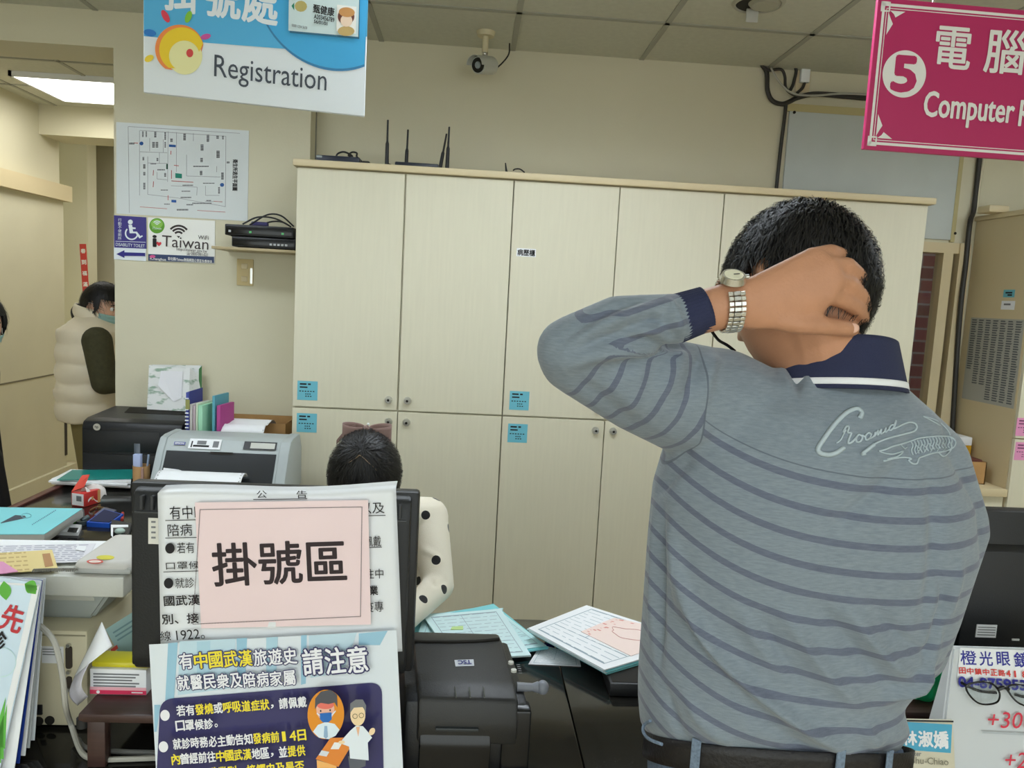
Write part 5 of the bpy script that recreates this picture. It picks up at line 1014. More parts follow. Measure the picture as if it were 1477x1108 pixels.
part('rim', MB().box((aZ(880, 986, DESK+.03).x+.006, aZ(880, 986, DESK+.03).y+.006, DESK+.0295), (aZ(880, 986, DESK+.03).x+.354, aZ(880, 986, DESK+.03).y+.154, DESK+.031)), M['dark'], kb)
zz = DESK+.0315
P0s = [(762, 906), (872, 966), (1010, 925), (846, 873)]
for k, (dx, dy, m, lb, ln) in enumerate(((3, 6, M['teal'], 'teal sheet at the bottom of the pile beside the man', 0), (1, 4, M['white'], 'white sheet low in the pile beside the man', 0), (4, 3, M['teal'], 'teal sheet in the middle of the pile beside the man', 0), (-2, 1, fm, 'pale form under the top one beside the man', 0), (0, 0, M['white'], 'white ruled form on top of the pile beside the man', 12))):
    sheaf('form', lb, [(x+dx, y+dy) for x, y in P0s], zz+.0028*k, .0024, m, ln, g2)
zz += .0143
t, P = lying('red_envelope_card', 'pale red printed card lying on top of the right pile of forms', [(838, 911), (910, 946), (1000, 916), (886, 891)], colour((242, 220, 212), .6), zz, .001, cat='card'); b = MB()
bil = lambda u, v: P[0].lerp(P[1], u).lerp(P[3].lerp(P[2], u), v)+Vector((0, 0, .0005))
for k in range(26):
    u, v = (RNG.uniform(.02, .14), RNG.uniform(.02, .95)) if k < 14 else (RNG.uniform(.02, .9), RNG.uniform(.86, .96)); s_ = RNG.uniform(.02, .06); b.poly([bil(u, v), bil(u+s_, v), bil(u+s_, v+s_*.8), bil(u, v+s_*.8)])
part('red_pattern', b, colour((222, 150, 140)), t, None)
cpts = [bil(.5+.28*math.cos(a)*(1+.15*math.sin(5*a)), .52+.18*math.sin(a)*(1+.15*math.cos(4*a))) for a in np.linspace(0, 6, 22)]; part('outline_drawing', MB().tube(cpts, .0007, n=5), colour((216, 160, 150)), t)
part('red_edge', MB().poly([bil(.55, 1.0), bil(1.0, 1.0), bil(1.0, 1.05), bil(.58, 1.06)]), colour((206, 90, 100)), t, None)
# ------------------------------------------------------------------ right of the man
yr = 1.50; p0, p1 = aY(1340, 735, yr), aY(1345, 935, yr); zt, zb = aY(1440, 737, yr).z, aY(1420, 938, yr).z
t = thing('computer_monitor', 'large black monitor seen from behind at the right beyond the man', 'monitor', (p0.x+.28, yr+.03, .7625))
part('housing', MB().box((p0.x, yr, zb-.01), (p0.x+.56, yr+.04, zt), .006), M['black'], t)
part('back_shell', MB().prism([(yr, zb+.0), (yr, zt-.07), (yr-.012, zt-.085), (yr-.014, zb+.015), (yr-.004, zb)], aY(1392, 800, yr).x, p0.x+.50, .006), colour((30, 31, 33), .45, bump=(300, .08)), t)
part('shell_ridge', MB().box((p0.x+.01, yr-.003, zt-.080), (p0.x+.55, yr, zt-.074), .001), colour((66, 70, 72), .35), t)
part('screen', MB().box((p0.x+.015, yr+.039, zb+.01), (p0.x+.545, yr+.0415, zt-.015)), M['blackg'], t)
q0, q1 = aY(1409, 901, yr-.015), aY(1436, 920, yr-.015); sk = part('rating_sticker', MB().box((q0.x, yr-.0155, q1.z), (q1.x, yr-.0138, q0.z)), M['white'], t, None); b = MB()
for k in range(4): b.box((q0.x+.003, yr-.0162, q0.z-.006-k*.0055), (q1.x-.003, yr-.0154, q0.z-.0045-k*.0055))
part('sticker_print', b, M['greyink'], sk, None); q = aY(1465, 923, yr-.015); part('small_label', MB().box((q.x-.008, yr-.0155, q.z-.002), (q.x+.008, yr-.0138, q.z+.002)), M['white'], t, None)
zs_ = .7625; part('stand_neck', MB().box((p0.x+.24, yr+.005, zs_), (p0.x+.32, yr+.03, zb+.05), .004), M['black'], t); part('stand_foot', MB().box((p0.x+.16, yr-.05, zs_), (p0.x+.40, yr+.10, zs_+.012), .004), M['black'], t)
a = aZ(1318, 1028, .762); t = thing('monitor_riser', 'dark brown riser shelf under the right monitor', 'shelf', (a.x+.25, a.y+.15, ZD))
part('shelf_top', MB().box((a.x-.06, a.y, .748), (a.x+.60, a.y+.32, .762), .003), M['wood'], t)
for x in (a.x-.05, a.x+.56): part('side_panel', MB().box((x, a.y+.01, ZD), (x+.03, a.y+.30, .748)), M['wood'], t)
a_y = a.y
# green plastic bag
g0 = aZ(1350, 1010, .7625); def_ = None
def bagf(u, v):
    a = u*2*math.pi; w = .060*(1+.16*math.sin(3*a+v*6)+.1*math.sin(7*a)); f = math.sin(math.pi*(.12+.84*v))**.5
    return (g0.x-.022+w*f*math.cos(a), g0.y+.012+w*.45*f*math.sin(a), .7627+.10*v*(1+.15*math.sin(2*a+1)))
solo('plastic_bag', MB().grid(bagf, 40, 14, closed=True), mat('green_film', (40, 200, 130), .3, noise=(20, .2)), 'crumpled bright green plastic bag beside the white glasses stand', 'bag', smooth=180)
cable('cable', 'thin pale cable lying along the front of the right riser', [dz(1295, 1010)+Vector((0, -.0, .004)), dz(1325, 1018)+Vector((0, 0, .02)), dz(1345, 1030)+Vector((0, 0, .012)), dz(1362, 1042)+Vector((0, 0, .004))], .003, M['gcable'])
# glasses stand
ys = 1.285; TLs, TRs, = aY(1374, 934, ys+.05), aY(1520, 947, ys+.05); zt = TLs.z
x0, x1 = aY(1352, 1108, ys-.015).x, TRs.x+.12
t = thing('glasses_stand', 'white tilted stand for reading glasses with red strength numbers', 'display stand', ((x0+x1)/2, ys+.06, ZD))
xtl = TLs.x
b = MB(); V = [(x0-.002, ys-.02, ZD), (x1, ys-.02, ZD), (x1, ys+.045, ZD), (x0-.002, ys+.045, ZD), (xtl, ys+.05, zt), (x1, ys+.05, zt), (x1, ys+.062, zt), (xtl, ys+.062, zt)]
t8 = bmesh.new(); vs = [t8.verts.new(p) for p in V]
for f in ((3, 2, 1, 0), (4, 5, 6, 7), (0, 1, 5, 4), (1, 2, 6, 5), (2, 3, 7, 6), (3, 0, 4, 7)): t8.faces.new([vs[i] for i in f])
bmesh.ops.bevel(t8, geom=t8.edges[:], offset=.004, segments=2, affect='EDGES'); b._in(t8); part('stand_body', b, colour((206, 210, 212), .4), t)
ex = Vector((1, 0, 0)); ey = Vector((0, .07, zt-ZD)).normalized(); ez = ex.cross(ey); org = Vector((xtl, ys+.05, zt))+ez*.0006
class _F(Sheet):
    def __init__(s, t, Mx): s.M = Mx; s.Mi = Mx.inverted(); s.root = t; s.z = .0004
    def poly(s, name, pts, m, px=True):
        zz = s.lay(); P = [s.at(*p) if px else p for p in pts]; a = sum(P[i][0]*P[(i+1) % len(P)][1]-P[(i+1) % len(P)][0]*P[i][1] for i in range(len(P))); P = P if a > 0 else P[::-1]
        return part(name, MB().poly([s.M @ Vector((p[0], p[1], zz)) for p in P]), m, s.root, None)
    def text(s, body, m, x0, y0, x1, y1, bold=0, rot=0, shear=0, name='lettering'):
        c = s.at((x0+x1)/2, (y0+y1)/2); w = (s.at(x1, (y0+y1)/2)-s.at(x0, (y0+y1)/2)).length; h = (s.at((x0+x1)/2, y1)-s.at((x0+x1)/2, y0)).length
        return text(body, m, s.root, c.x, c.y, w, h, bold, z=s.lay(), rot=rot, shear=shear, name=name, M=inv(s.root) @ s.M)
Fs = _F(t, Matrix([[ex[i], ey[i], ez[i], org[i]] for i in range(3)]+[[0, 0, 0, 1]]))
zr = lambda x, y: (1340+x/5.89, 920+y/5.89)
Fs.poly('shop_label', [zr(262, 84), zr(900, 110), zr(880, 380), zr(236, 345)], colour((240, 242, 244), .35))
nb = colour((44, 44, 150), .4); rr_ = colour((220, 60, 56), .4); rp_ = colour((214, 50, 74), .4)
Fs.text('橙', nb, *zr(265, 110), *zr(398, 230), .01); Fs.text('光', nb, *zr(425, 116), *zr(535, 236), .01); Fs.text('眼', nb, *zr(572, 120), *zr(682, 236), .01); Fs.text('鏡', nb, *zr(718, 124), *zr(850, 250), .01)
for k, ch in enumerate('田中鎮中正路418號'): Fs.text(ch, rr_, *zr(252+66*k, 252+4*k), *zr(252+66*k+(54 if not ch.isdigit() else 12 if ch == '1' else 34), 304+4*k), .02)
Fs.text('04-8759531', nb, *zr(242, 345), *zr(860, 430), .03, rot=-.03)
gry = colour((180, 186, 190), .45); Fs.poly('slot', [zr(440, 790), zr(900, 810), zr(900, 830), zr(440, 806)], gry)
Fs.text('+300', rp_, *zr(485, 628), *zr(880, 765), 0, shear=.25); Fs.text('+250', rp_, *zr(630, 970), *zr(1010, 1105), 0, shear=.25)
# eyeglasses resting on the stand
Fo = Fs.M
t = thing('eyeglasses', 'black framed reading glasses resting on the white stand', 'glasses', Fs.M @ Vector((.05, -.07, .01)))
def gp(x, y, z): p = Fs.at(*zr(x, y)); return Fs.M @ Vector((p.x, p.y, z))
l1 = [(282, 395), (340, 370), (420, 362), (500, 382), (560, 440), (572, 490), (545, 535), (470, 552), (385, 545), (330, 505), (290, 440)]
l2 = [(620, 410), (690, 385), (780, 390), (860, 420), (905, 470), (900, 530), (840, 572), (770, 565), (705, 535), (655, 480)]
for nm, L in (('rim', l1), ('rim', l2)):
    P = [gp(x, y, .012+.003*math.sin(i)) for i, (x, y) in enumerate(L)]; P = catmull([P[-1]]+P+[P[0]], 5); part(nm, MB().tube(P, .0017, smooth=False), M['blackg'], t)
    c = sum(P, Vector())/len(P); part('lens', MB().poly([c+(p-c)*.97 for p in P[4:-4]]), mat('lens_glass', (225, 232, 232), .05, trans=.95, ior=1.05), t, None)
part('bridge', MB().tube([gp(545, 425, .014), gp(585, 408, .016), gp(630, 425, .014)], .0035), M['blackg'], t)
part('temple', MB().tube([gp(282, 395, .012), gp(262, 378, .006), gp(300, 400, -.001+.003), gp(420, 450, .004), gp(560, 465, .004)], .0026), M['blackg'], t); part('temple', MB().tube([gp(905, 470, .012), gp(880, 480, .004), gp(800, 500, .004), gp(720, 480, .004)], .0026), M['blackg'], t)
# name plate
yn_ = 1.256; a, b_, c_ = aY(1262, 1034, yn_+.012), aY(1374, 1044, yn_+.012), aY(1262, 1160, yn_-.018)
t = thing('name_plate', 'blue and cream desk name plate in a clear holder beside the man', 'name plate', ((a.x+b_.x)/2, yn_, ZD))
zz_ = ZD; hz = a.z-ZD; W2 = b_.x-a.x
b = MB(); b.prism([(yn_-.018, ZD), (yn_+.012, a.z-.004), (yn_+.016, a.z-.004), (yn_+.022, ZD)], a.x, b_.x, .001); part('holder', b, colour((214, 208, 186), .25), t)
ey = Vector((0, .03, a.z-.004-ZD)).normalized(); ez = ex.cross(ey); org = Vector((a.x, yn_+.012, a.z-.004))+ez*.0006
Fn = _F(t, Matrix([[ex[i], ey[i], ez[i], org[i]] for i in range(3)]+[[0, 0, 0, 1]]))
zn = lambda x, y: (1260+x/4.8618, 880+y/4.8618)
Fn.poly('blue_band', [zn(60, 775), zn(550, 803), zn(540, 1003), zn(20, 965)], colour((70, 166, 200), .3)); Fn.poly('dark_top_edge', [(0, 0), (W2, 0), (W2, -.003), (0, -.003)], M['black'], px=False)
for ch, x0_, x1_ in (('林', 198, 300), ('淑', 312, 412), ('嬌', 420, 520)): Fn.text(ch, M['white'], *zn(x0_, 850), *zn(x1_, 945+(x0_-198)*.1), .03)
Fn.text('Service Worker', M['greyink'], *zn(60, 985), *zn(330, 1018), .01, rot=-.02); Fn.text('-Lin,Shu-Chiao', colour((130, 126, 110), .5), *zn(150, 1030), *zn(520, 1085), 0, rot=-.03)
# ------------------------------------------------------------------ people
V3 = Vector
def bone(mb, *items): mb.ell_hull(items, 8)
def head_point(d, off=0.0, s=1.0, face=True):
    x, y, z = d; p = [x*.076, y*.096, z*.118]
    if z < 0:
        t = -z; p[0] *= 1-.30*t**1.6; p[1] *= (1-.42*t**1.5) if y < 0 else (1-.10*t**2)
    if face and y > 0:
        X, Z = p[0], p[2]
        g = lambda cx, cz, sx, sz: math.exp(-((X-cx)/sx)**2-((Z-cz)/sz)**2)
        n = .024*math.exp(-(X/.011)**2)*max(0, min(1, (.028-Z)/.05))*(1 if Z > -.026 else math.exp(-((Z+.026)/.007)**2))
        p[1] += n+.008*g(.016, -.026, .007, .007)+.008*g(-.016, -.026, .007, .007)-.009*(g(.032, .012, .014, .010)+g(-.032, .012, .014, .010))+.005*g(0, .032, .05, .010)+.007*(g(0, -.056, .02, .006)+g(0, -.068, .018, .006))-.004*g(0, -.062, .022, .0025)+.008*g(0, -.098, .02, .015)
    q = V3(p); n = V3((x/.076, y/.096, z/.118)).normalized()
    return (q+n*off)*s
def sphere_dir(u, v): a = 2*math.pi*u; b = math.pi*(v*.996+.002); return V3((math.sin(b)*math.cos(a), math.sin(b)*math.sin(a), math.cos(b)))
def head_into(mb, Mx, s=1.0):
    t = bmesh.new(); nu, nv = 72, 54; R = [[t.verts.new(Mx @ head_point(sphere_dir(i/nu, j/nv), 0, s)) for j in range(nv+1)] for i in range(nu)]
    for i in range(nu):
        for j in range(nv): t.faces.new((R[i][j], R[i][j+1], R[(i+1) % nu][j+1], R[(i+1) % nu][j]))
    for j in (0, nv): t.faces.new([R[i][j] for i in (range(nu) if j == 0 else range(nu-1, -1, -1))])
    mb._in(t)
    for sx in (-1, 1):
        E3 = Mx @ Matrix.Translation(V3((sx*.077*s, -.008*s, -.004*s))) @ Matrix.Rotation(sx*.45, 4, 'Z') @ Matrix.Rotation(-.2, 4, 'X')
        for c, r in (((0, 0, 0), (.007, .018, .031)), ((sx*.006, -.012, .004), (.006, .010, .026)), ((sx*.003, .004, -.026), (.006, .009, .010))): mb._in(_ell(tuple(q*s for q in c), tuple(q*s for q in r)), E3)
def _ell(c, r):
    t = bmesh.new(); bmesh.ops.create_uvsphere(t, u_segments=16, v_segments=12, radius=1)
    for v in t.verts: v.co = V3((c[i]+v.co[i]*r[i] for i in range(3)))
    return t
def hair_mesh(Mx, mask, off, s=1.0, strands=1500, seed=1, L=.045, whorl=(0, -.45, .9), wid=.0011):
    nu, nv = 110, 80; t = bmesh.new(); rg = np.random.default_rng(seed); ok = {}; W_ = V3(whorl).normalized()
    def P(d, k=1.0):
        st = math.sin(math.atan2(d.x, d.y)*37+d.z*3)*math.sin(math.atan2(d.z-.5, d.x)*23)
        return head_point(d, off(d)*k+.0016*st*k, s, False)
    for i in range(nu):
        for j in range(nv+1):
            d = sphere_dir(i/nu, j/nv)
            if mask(d): ok[i, j] = (t.verts.new(Mx @ P(d)), t.verts.new(Mx @ P(d, .1)))
    edge = {}
    for i in range(nu):
        for j in range(nv):
            k = [(i, j), (i, j+1), ((i+1) % nu, j+1), ((i+1) % nu, j)]
            if all(q in ok for q in k):
                t.faces.new([ok[q][0] for q in k]); t.faces.new([ok[q][1] for q in k[::-1]])
                for a, b in zip(k, k[1:]+k[:1]): edge[(a, b)] = 1
    for (a, b) in list(edge):
        if (b, a) not in edge: t.faces.new([ok[b][0], ok[a][0], ok[a][1], ok[b][1]])
    bmesh.ops.delete(t, geom=[v for v in t.verts if not v.link_faces], context='VERTS')
    n = 0
    while n < strands:
        d = V3(rg.normal(size=3)).normalized()
        if not mask(d): continue
        n += 1; w = (d-W_); w = (w-d*w.dot(d)); w = w.normalized() if w.length > 1e-4 else d.orthogonal(); w = (w+V3(rg.normal(size=3))*.38); side = d.cross(w).normalized()*wid
        p0 = P(d); ln = L*rg.uniform(.5, 1.2); pts = []
        for q in range(4):
            f = q/3; dd = (d+w*(ln*f/.1)).normalized(); pts.append(head_point(dd, off(dd)+.001+.0065*math.sin(f*2.6)*rg.uniform(.2, 1.3), s, False))
        vs = [[t.verts.new(Mx @ (p+side*sg*(1-q/3.3))) for sg in (-1, 1)] for q, p in enumerate(pts)]
        for a, b in zip(vs, vs[1:]): t.faces.new((a[0], a[1], b[1], b[0]))
    mb = MB(); mb._in(t); return mb
def hand_into(mb, Wp, fwd, nrm, s=1.0, left=True, curl=.35):
    """palm with four fingers and a thumb; nrm points out of the palm"""
    fwd = V3(fwd).normalized(); nrm = (V3(nrm)-fwd*V3(nrm).dot(fwd)).normalized(); sd = fwd.cross(nrm)*(1 if left else -1)
    Wp = V3(Wp); K = []
    for k, (o, l) in enumerate(((.030, .084), (.010, .088), (-.010, .084), (-.028, .076))): K.append(Wp+fwd*l*s+sd*o*s)
    bone(mb, (Wp, .020*s), (Wp+fwd*.03*s+sd*.022*s, .013*s), (K[0], .010*s), (K[1], .010*s), (K[2], .0095*s), (K[3], .009*s), (Wp+fwd*.03*s-sd*.018*s, .012*s))
    for k, (kk, ls) in enumerate(zip(K, (.070, .078, .073, .057))):
        p, d, a = kk, fwd.copy(), 0
        d = (d+sd*(.10-.07*k)).normalized()
        for q, fr in enumerate((.45, .30, .25)):
            a = curl*(.5+.5*q)+.04*k; d2 = (d*math.cos(a)+nrm*math.sin(a)).normalized(); e = p+d2*ls*fr*s
            bone(mb, (p, (.0092-.001*q)*s), (e, (.0084-.001*q)*s)); p, d = e, d2
    p = Wp+fwd*.022*s+sd*.024*s; d = (fwd*.75+sd*.65+nrm*.25).normalized()
    for q, l in enumerate((.036, .030, .025)):
        e = p+d*l*s; bone(mb, (p, (.0125-.0015*q)*s), (e, (.011-.0015*q)*s)); p = e; d = (d+fwd*.35+nrm*.15).normalized()
def shoe(name, root, x, y, m, ang=0, L=.27):
    R_ = Matrix.Translation((x, y, 0)) @ Matrix.Rotation(ang, 4, 'Z'); b = MB()
    t = bmesh.new(); prof = [(-.11, .04, .085), (-.07, .044, .08), (0, .043, .068), (.08, .050, .045), (.14, .042, .036), (.17, .02, .026)]
    rr = []
    for (yy, w, h) in prof: rr.append([t.verts.new(R_ @ V3((w*math.cos(a), yy, .004+h*max(0, math.sin(a))))) for a in np.linspace(-.25, math.pi+.25, 14)])
    for A, B in zip(rr, rr[1:]):
        for k in range(14): t.faces.new((A[k], A[(k+1) % 14], B[(k+1) % 14], B[k]))
    t.faces.new(rr[0][::-1]); t.faces.new(rr[-1]); bmesh.ops.recalc_face_normals(t, faces=t.faces[:]); b._in(t); return part(name, b, m, root, 60)
def loft(mb, secs, n=48, ex=2.3):
    """secs: z, x-left, x-right, y-back, y-front"""
    t = bmesh.new(); R = []
    for (z, xl, xr, yb, yf) in secs:
        cx, cy, a, b = (xl+xr)/2, (yb+yf)/2, (xr-xl)/2, (yf-yb)/2
        R.append([t.verts.new((cx+a*abs(math.cos(q))**(2/ex)*(1 if math.cos(q) > 0 else -1), cy+b*abs(math.sin(q))**(2/ex)*(1 if math.sin(q) > 0 else -1), z)) for q in [2*math.pi*k/n for k in range(n)]])
    for A, B in zip(R, R[1:]):
        for k in range(n): t.faces.new((A[k], A[(k+1) % n], B[(k+1) % n], B[k]))
    t.faces.new(R[0][::-1]); t.faces.new(R[-1]); mb._in(t); return mb
def seg_dist(co, A, B):
    d = B-A; L2 = float(d @ d) or 1e-9; f = np.clip(((co-A) @ d)/L2, 0, 1); return np.linalg.norm(co-(A+f[:, None]*d), axis=1), f
def poly_dist(co, P):
    best = np.full(len(co), 9.); s = np.zeros(len(co)); acc = 0
    for A, B in zip(P, P[1:]):
        A, B = np.array(A), np.array(B); d, f = seg_dist(co, A, B); L = np.linalg.norm(B-A); m = d < best; best[m] = d[m]; s[m] = acc+f[m]*L; acc += L
    return best, s
def surf(bvh, px, py):
    o = V3(CP); d = V3(ray(px, py)).normalized(); h = bvh.ray_cast(o, d); return h
def bvh_of(me):
    return BVHTree.FromPolygons([v.co.copy() for v in me.vertices], [tuple(p.vertices) for p in me.polygons])
def folds(me, lst):
    """cloth folds: (polyline on the cloth, width, height)"""
    bvh = bvh_of(me); co = coords(me).copy(); no = norms(me).copy(); dsp = np.zeros(len(co))
    for pts, w, h in lst:
        P = [surf(bvh, *p)[0] for p in pts]; P = [p for p in P if p is not None]
        if len(P) < 2: continue
        P = catmull([V3(p) for p in P], 4) if len(P) > 2 else P
        d, s = poly_dist(co, P); tot = sum((b-a).length for a, b in zip(P, P[1:])); fade = np.clip(np.minimum(s, tot-s)/(.25*tot), 0, 1)
        facing = np.clip(1.5*(no @ -FW)+.6, 0, 1)
        dsp += 1.35*h*np.exp(-(d/w)**2)*(.25+.75*fade)*facing
    co += no*dsp[:, None]; setco(me, co)
def eyes(root, Mx, s=1.0):
    for sx in (-1, 1):
        c = Mx @ V3((sx*.032*s, .079*s, .012*s)); e = part('eye', MB()._in(_ell((0, 0, 0), (.0115*s,)*3), Matrix.Translation(c)), colour((236, 232, 226), .2), root, 180)
        f = (Mx.to_3x3() @ V3((0, 1, 0))).normalized(); part('iris', MB().sph(c+f*.0075*s, .0055*s, 10), colour((40, 28, 22), .1), e, 180)
        P = [Mx @ (V3((sx*x, y, z))*s) for x, y, z in ((.014, .094, .030), (.03, .091, .036), (.047, .078, .031))]; part('eyebrow', MB().tube(P, .0025*s), M['hair'], root)
# ---- the man seen from behind
man = thing('person', 'man in a striped grey polo shirt, seen from behind, hand on his neck', 'person', (.477, 1.04, 0))
HM = Matrix.Translation(aY(1152, 430, 1.052)) @ Matrix.Rotation(math.radians(28), 4, 'Z') @ Matrix.Rotation(math.radians(-22), 4, 'X') @ Matrix.Rotation(math.radians(12), 4, 'Y')
SH, EL, EL2, CU, CV = aY(1012, 582, 1.02), aY(829, 516, .945), aY(822, 506, .935), aY(978, 459, .925), aY(1019, 445, .925)
WR = aY(1056, 439, .925)
hp = lambda px, py, Y: aY(px, py, Y)
b = MB(); head_into(b, HM)
neckb = V3((.505, 1.035, 1.44)); hc = HM @ V3((0, -.022, -.055)); bone(b, (neckb, (.064, .066, .03)), (hc, (.056, .058, .03)))
bone(b, (V3((.505, 1.03, 1.44)), (.07, .06, .03)), (V3((.40, 1.02, 1.40)), .055), (V3((.60, 1.04, 1.35)), .042), (V3((.485, 1.04, 1.15)), (.15, .10, .1)))
bone(b, (V3((.485, 1.04, 1.15)), (.15, .10, .1)), (V3((.477, 1.04, .90)), (.14, .09, .06)))
bone(b, (V3((.40, 1.02, 1.40)), .055), (SH, .05)); bone(b, (SH, .05), (EL, .026)); bone(b, (EL2, .024), (CU, .025)); bone(b, (CU, .026), (WR, (.024, .022, .028)))
RS, RE, RW = aY(1330, 668, 1.05), aY(1312, 932, 1.04), V3((.565, 1.335, .775))
bone(b, (V3((.60, 1.04, 1.35)), .042), (RS, .036)); bone(b, (RS, .036), (RE, .034)); bone(b, (RE, .034), (RW, .024)); hand_into(b, RW, (-.15, .75, -.22), (0, -.25, -1), .95, left=False, curl=.22)
# the raised left hand: back towards us, four fingers wrapping the nape, thumb below
HEEL, PALM, THB = hp(1086, 437, .928), hp(1125, 428, .932), hp(1118, 459, .930)
KI, KM, KR, KP = hp(1192, 425, .934), hp(1202, 404, .935), hp(1194, 384, .938), hp(1172, 370, .944)
bone(b, (WR, (.024, .021, .029)), (HEEL, (.02, .019, .033)))
bone(b, (THB, .012), (KI, .011), (hp(1165, 462, .934), .010))
bone(b, (HEEL, (.02, .019, .033)), (PALM, (.02, .016, .035)), (KI, .0135), (KM, .0135), (KR, .0125), (KP, .0115), (THB, .014))
def finger(pts, r0, r1):
    n = len(pts)-1
    for k in range(n): bone(b, (pts[k], r0+(r1-r0)*k/n), (pts[k+1], r0+(r1-r0)*(k+1)/n))
finger([KP, hp(1198, 363, .952), hp(1216, 368, .968), hp(1225, 375, .985)], .0110, .0078)
finger([KR, hp(1222, 383, .945), hp(1240, 398, .962), hp(1247, 413, .982)], .0118, .0086)
finger([KM, hp(1226, 411, .945), hp(1243, 428, .963), hp(1248, 444, .982)], .0120, .0088)
finger([KI, hp(1219, 434, .944), hp(1238, 447, .961), hp(1245, 459, .980)], .0120, .0088)
finger([THB, hp(1150, 467, .930), hp(1186, 470, .936), hp(1214, 473, .946), hp(1229, 475, .953)], .0145, .0096)
# legs
for sx, hx in ((-1, .395), (1, .56)): bone(b, (V3((hx, 1.04, .88)), (.075, .085, .06)), (V3((hx-.0, 1.05, .48)), .05)); bone(b, (V3((hx, 1.05, .48)), .05), (V3((hx+sx*.01, 1.03, .08)), .036))
me = voxel(b, .0032, 4, .5)
co = coords(me).copy(); no = norms(me).copy(); dsp = np.zeros(len(co))      # knuckles, tendons, creases of the raised hand
for K_, pts in ((KI, [HEEL, KI]), (KM, [HEEL, KM]), (KR, [HEEL, KR]), (KP, [HEEL, KP])):
    dsp += .0036*np.exp(-(np.linalg.norm(co-np.array(K_), axis=1)/.010)**2)
    A, B_ = np.array(pts[0].lerp(pts[1], .45)), np.array(pts[1]); d, f = seg_dist(co, A, B_); dsp += .0019*np.exp(-(d/.0155)**2)*np.exp(-((f-.7)/.4)**2)
front = np.clip(no @ -FW, 0, 1); near = (np.linalg.norm(co-np.array(PALM), axis=1) < .16)
co += no*(dsp*front*near)[:, None]; setco(me, co)
skin_part('body', me, M['skin'], man); eyes(man, HM)
nail = MB()
for c_, d_ in ((hp(1229, 473.5, .944), (1, .12, .05)), ):
    ex_ = V3(d_).normalized(); t = _ell((0, 0, 0), (.0085, .0022, .0064)); nail._in(t, Matrix.Translation(c_) @ Matrix.Rotation(-.05, 4, 'Y') @ Matrix.Rotation(-.3, 4, 'Z'))
part('thumb_nail', nail, colour((222, 178, 156), .3), man, 180)
def mmask(d):
    base = -.30 if d.x < .15 else -.30-.35*min(1, (d.x-.15)/.3); hl = float(np.interp(d.y, (-.35, -.1, .3, .7), (base, -.28, -.02, .42)))
    ear = math.hypot((d.y+.06)/.22, (d.z+.05)/.34) < 1 and abs(d.x) > .6
    return d.z > hl and not ear
moff = lambda d: .005+.011*max(0, min(1, (d.z+.55)/.9))+.004*max(0, d.z)
part('hair', hair_mesh(HM, mmask, moff, 1.0, 6500, 3, .022), M['hair'], man, 180)
# shirt
def tilt(b):                               # trousers sit higher at the back
    for v in b.bm.verts: v.co.z += (1.04-v.co.y)*.45*max(0, min(1, (1.2-v.co.z)/.25))
b = MB(); loft(b, [(.912, .300, .645, .935, 1.15), (.945, .278, .660, .918, 1.168), (.985, .272, .645, .916, 1.172), (1.02, .270, .668, .915, 1.175), (1.05, .269, .690, .914, 1.174), (1.12, .268, .712, .912, 1.17), (1.22, .266, .726, .905, 1.165), (1.30, .266, .705, .902, 1.155), (1.37, .28, .655, .910, 1.14), (1.42, .31, .645, .930, 1.12), (1.455, .37, .60, .958, 1.09), (1.475, .425, .58, .98, 1.075)])
tilt(b)
bone(b, (V3((.40, 1.02, 1.405)), (.06, .07, .07)), (SH+V3((.02, 0, 0)), (.075, .075, .078)), (V3((.34, 1.02, 1.28)), (.05, .07, .06)))
AM = SH.lerp(EL, .52)+V3((0, 0, -.002)); bone(b, (SH, .079), (AM, .064)); bone(b, (AM, .064), (EL, .045)); FM = aY(893, 470, .920)
bone(b, (EL2, .042), (FM, .037)); bone(b, (FM, .037), (CU, .0305)); bone(b, (EL, .044), (EL2, .042))
RM = aY(1360, 760, 1.045); bone(b, (V3((.60, 1.03, 1.385)), (.06, .06, .06)), (RS, .062), (V3((.62, 1.03, 1.27)), (.05, .08, .06))); bone(b, (RS, .062), (RM, .060)); bone(b, (RM, .060), (RE, .052)); bone(b, (RE, .051), (RE.lerp(RW, .45), .043)); bone(b, (RE.lerp(RW, .45), .043), (RE.lerp(RW, .85), .034))
me = voxel(b, .0045, 10, .5)
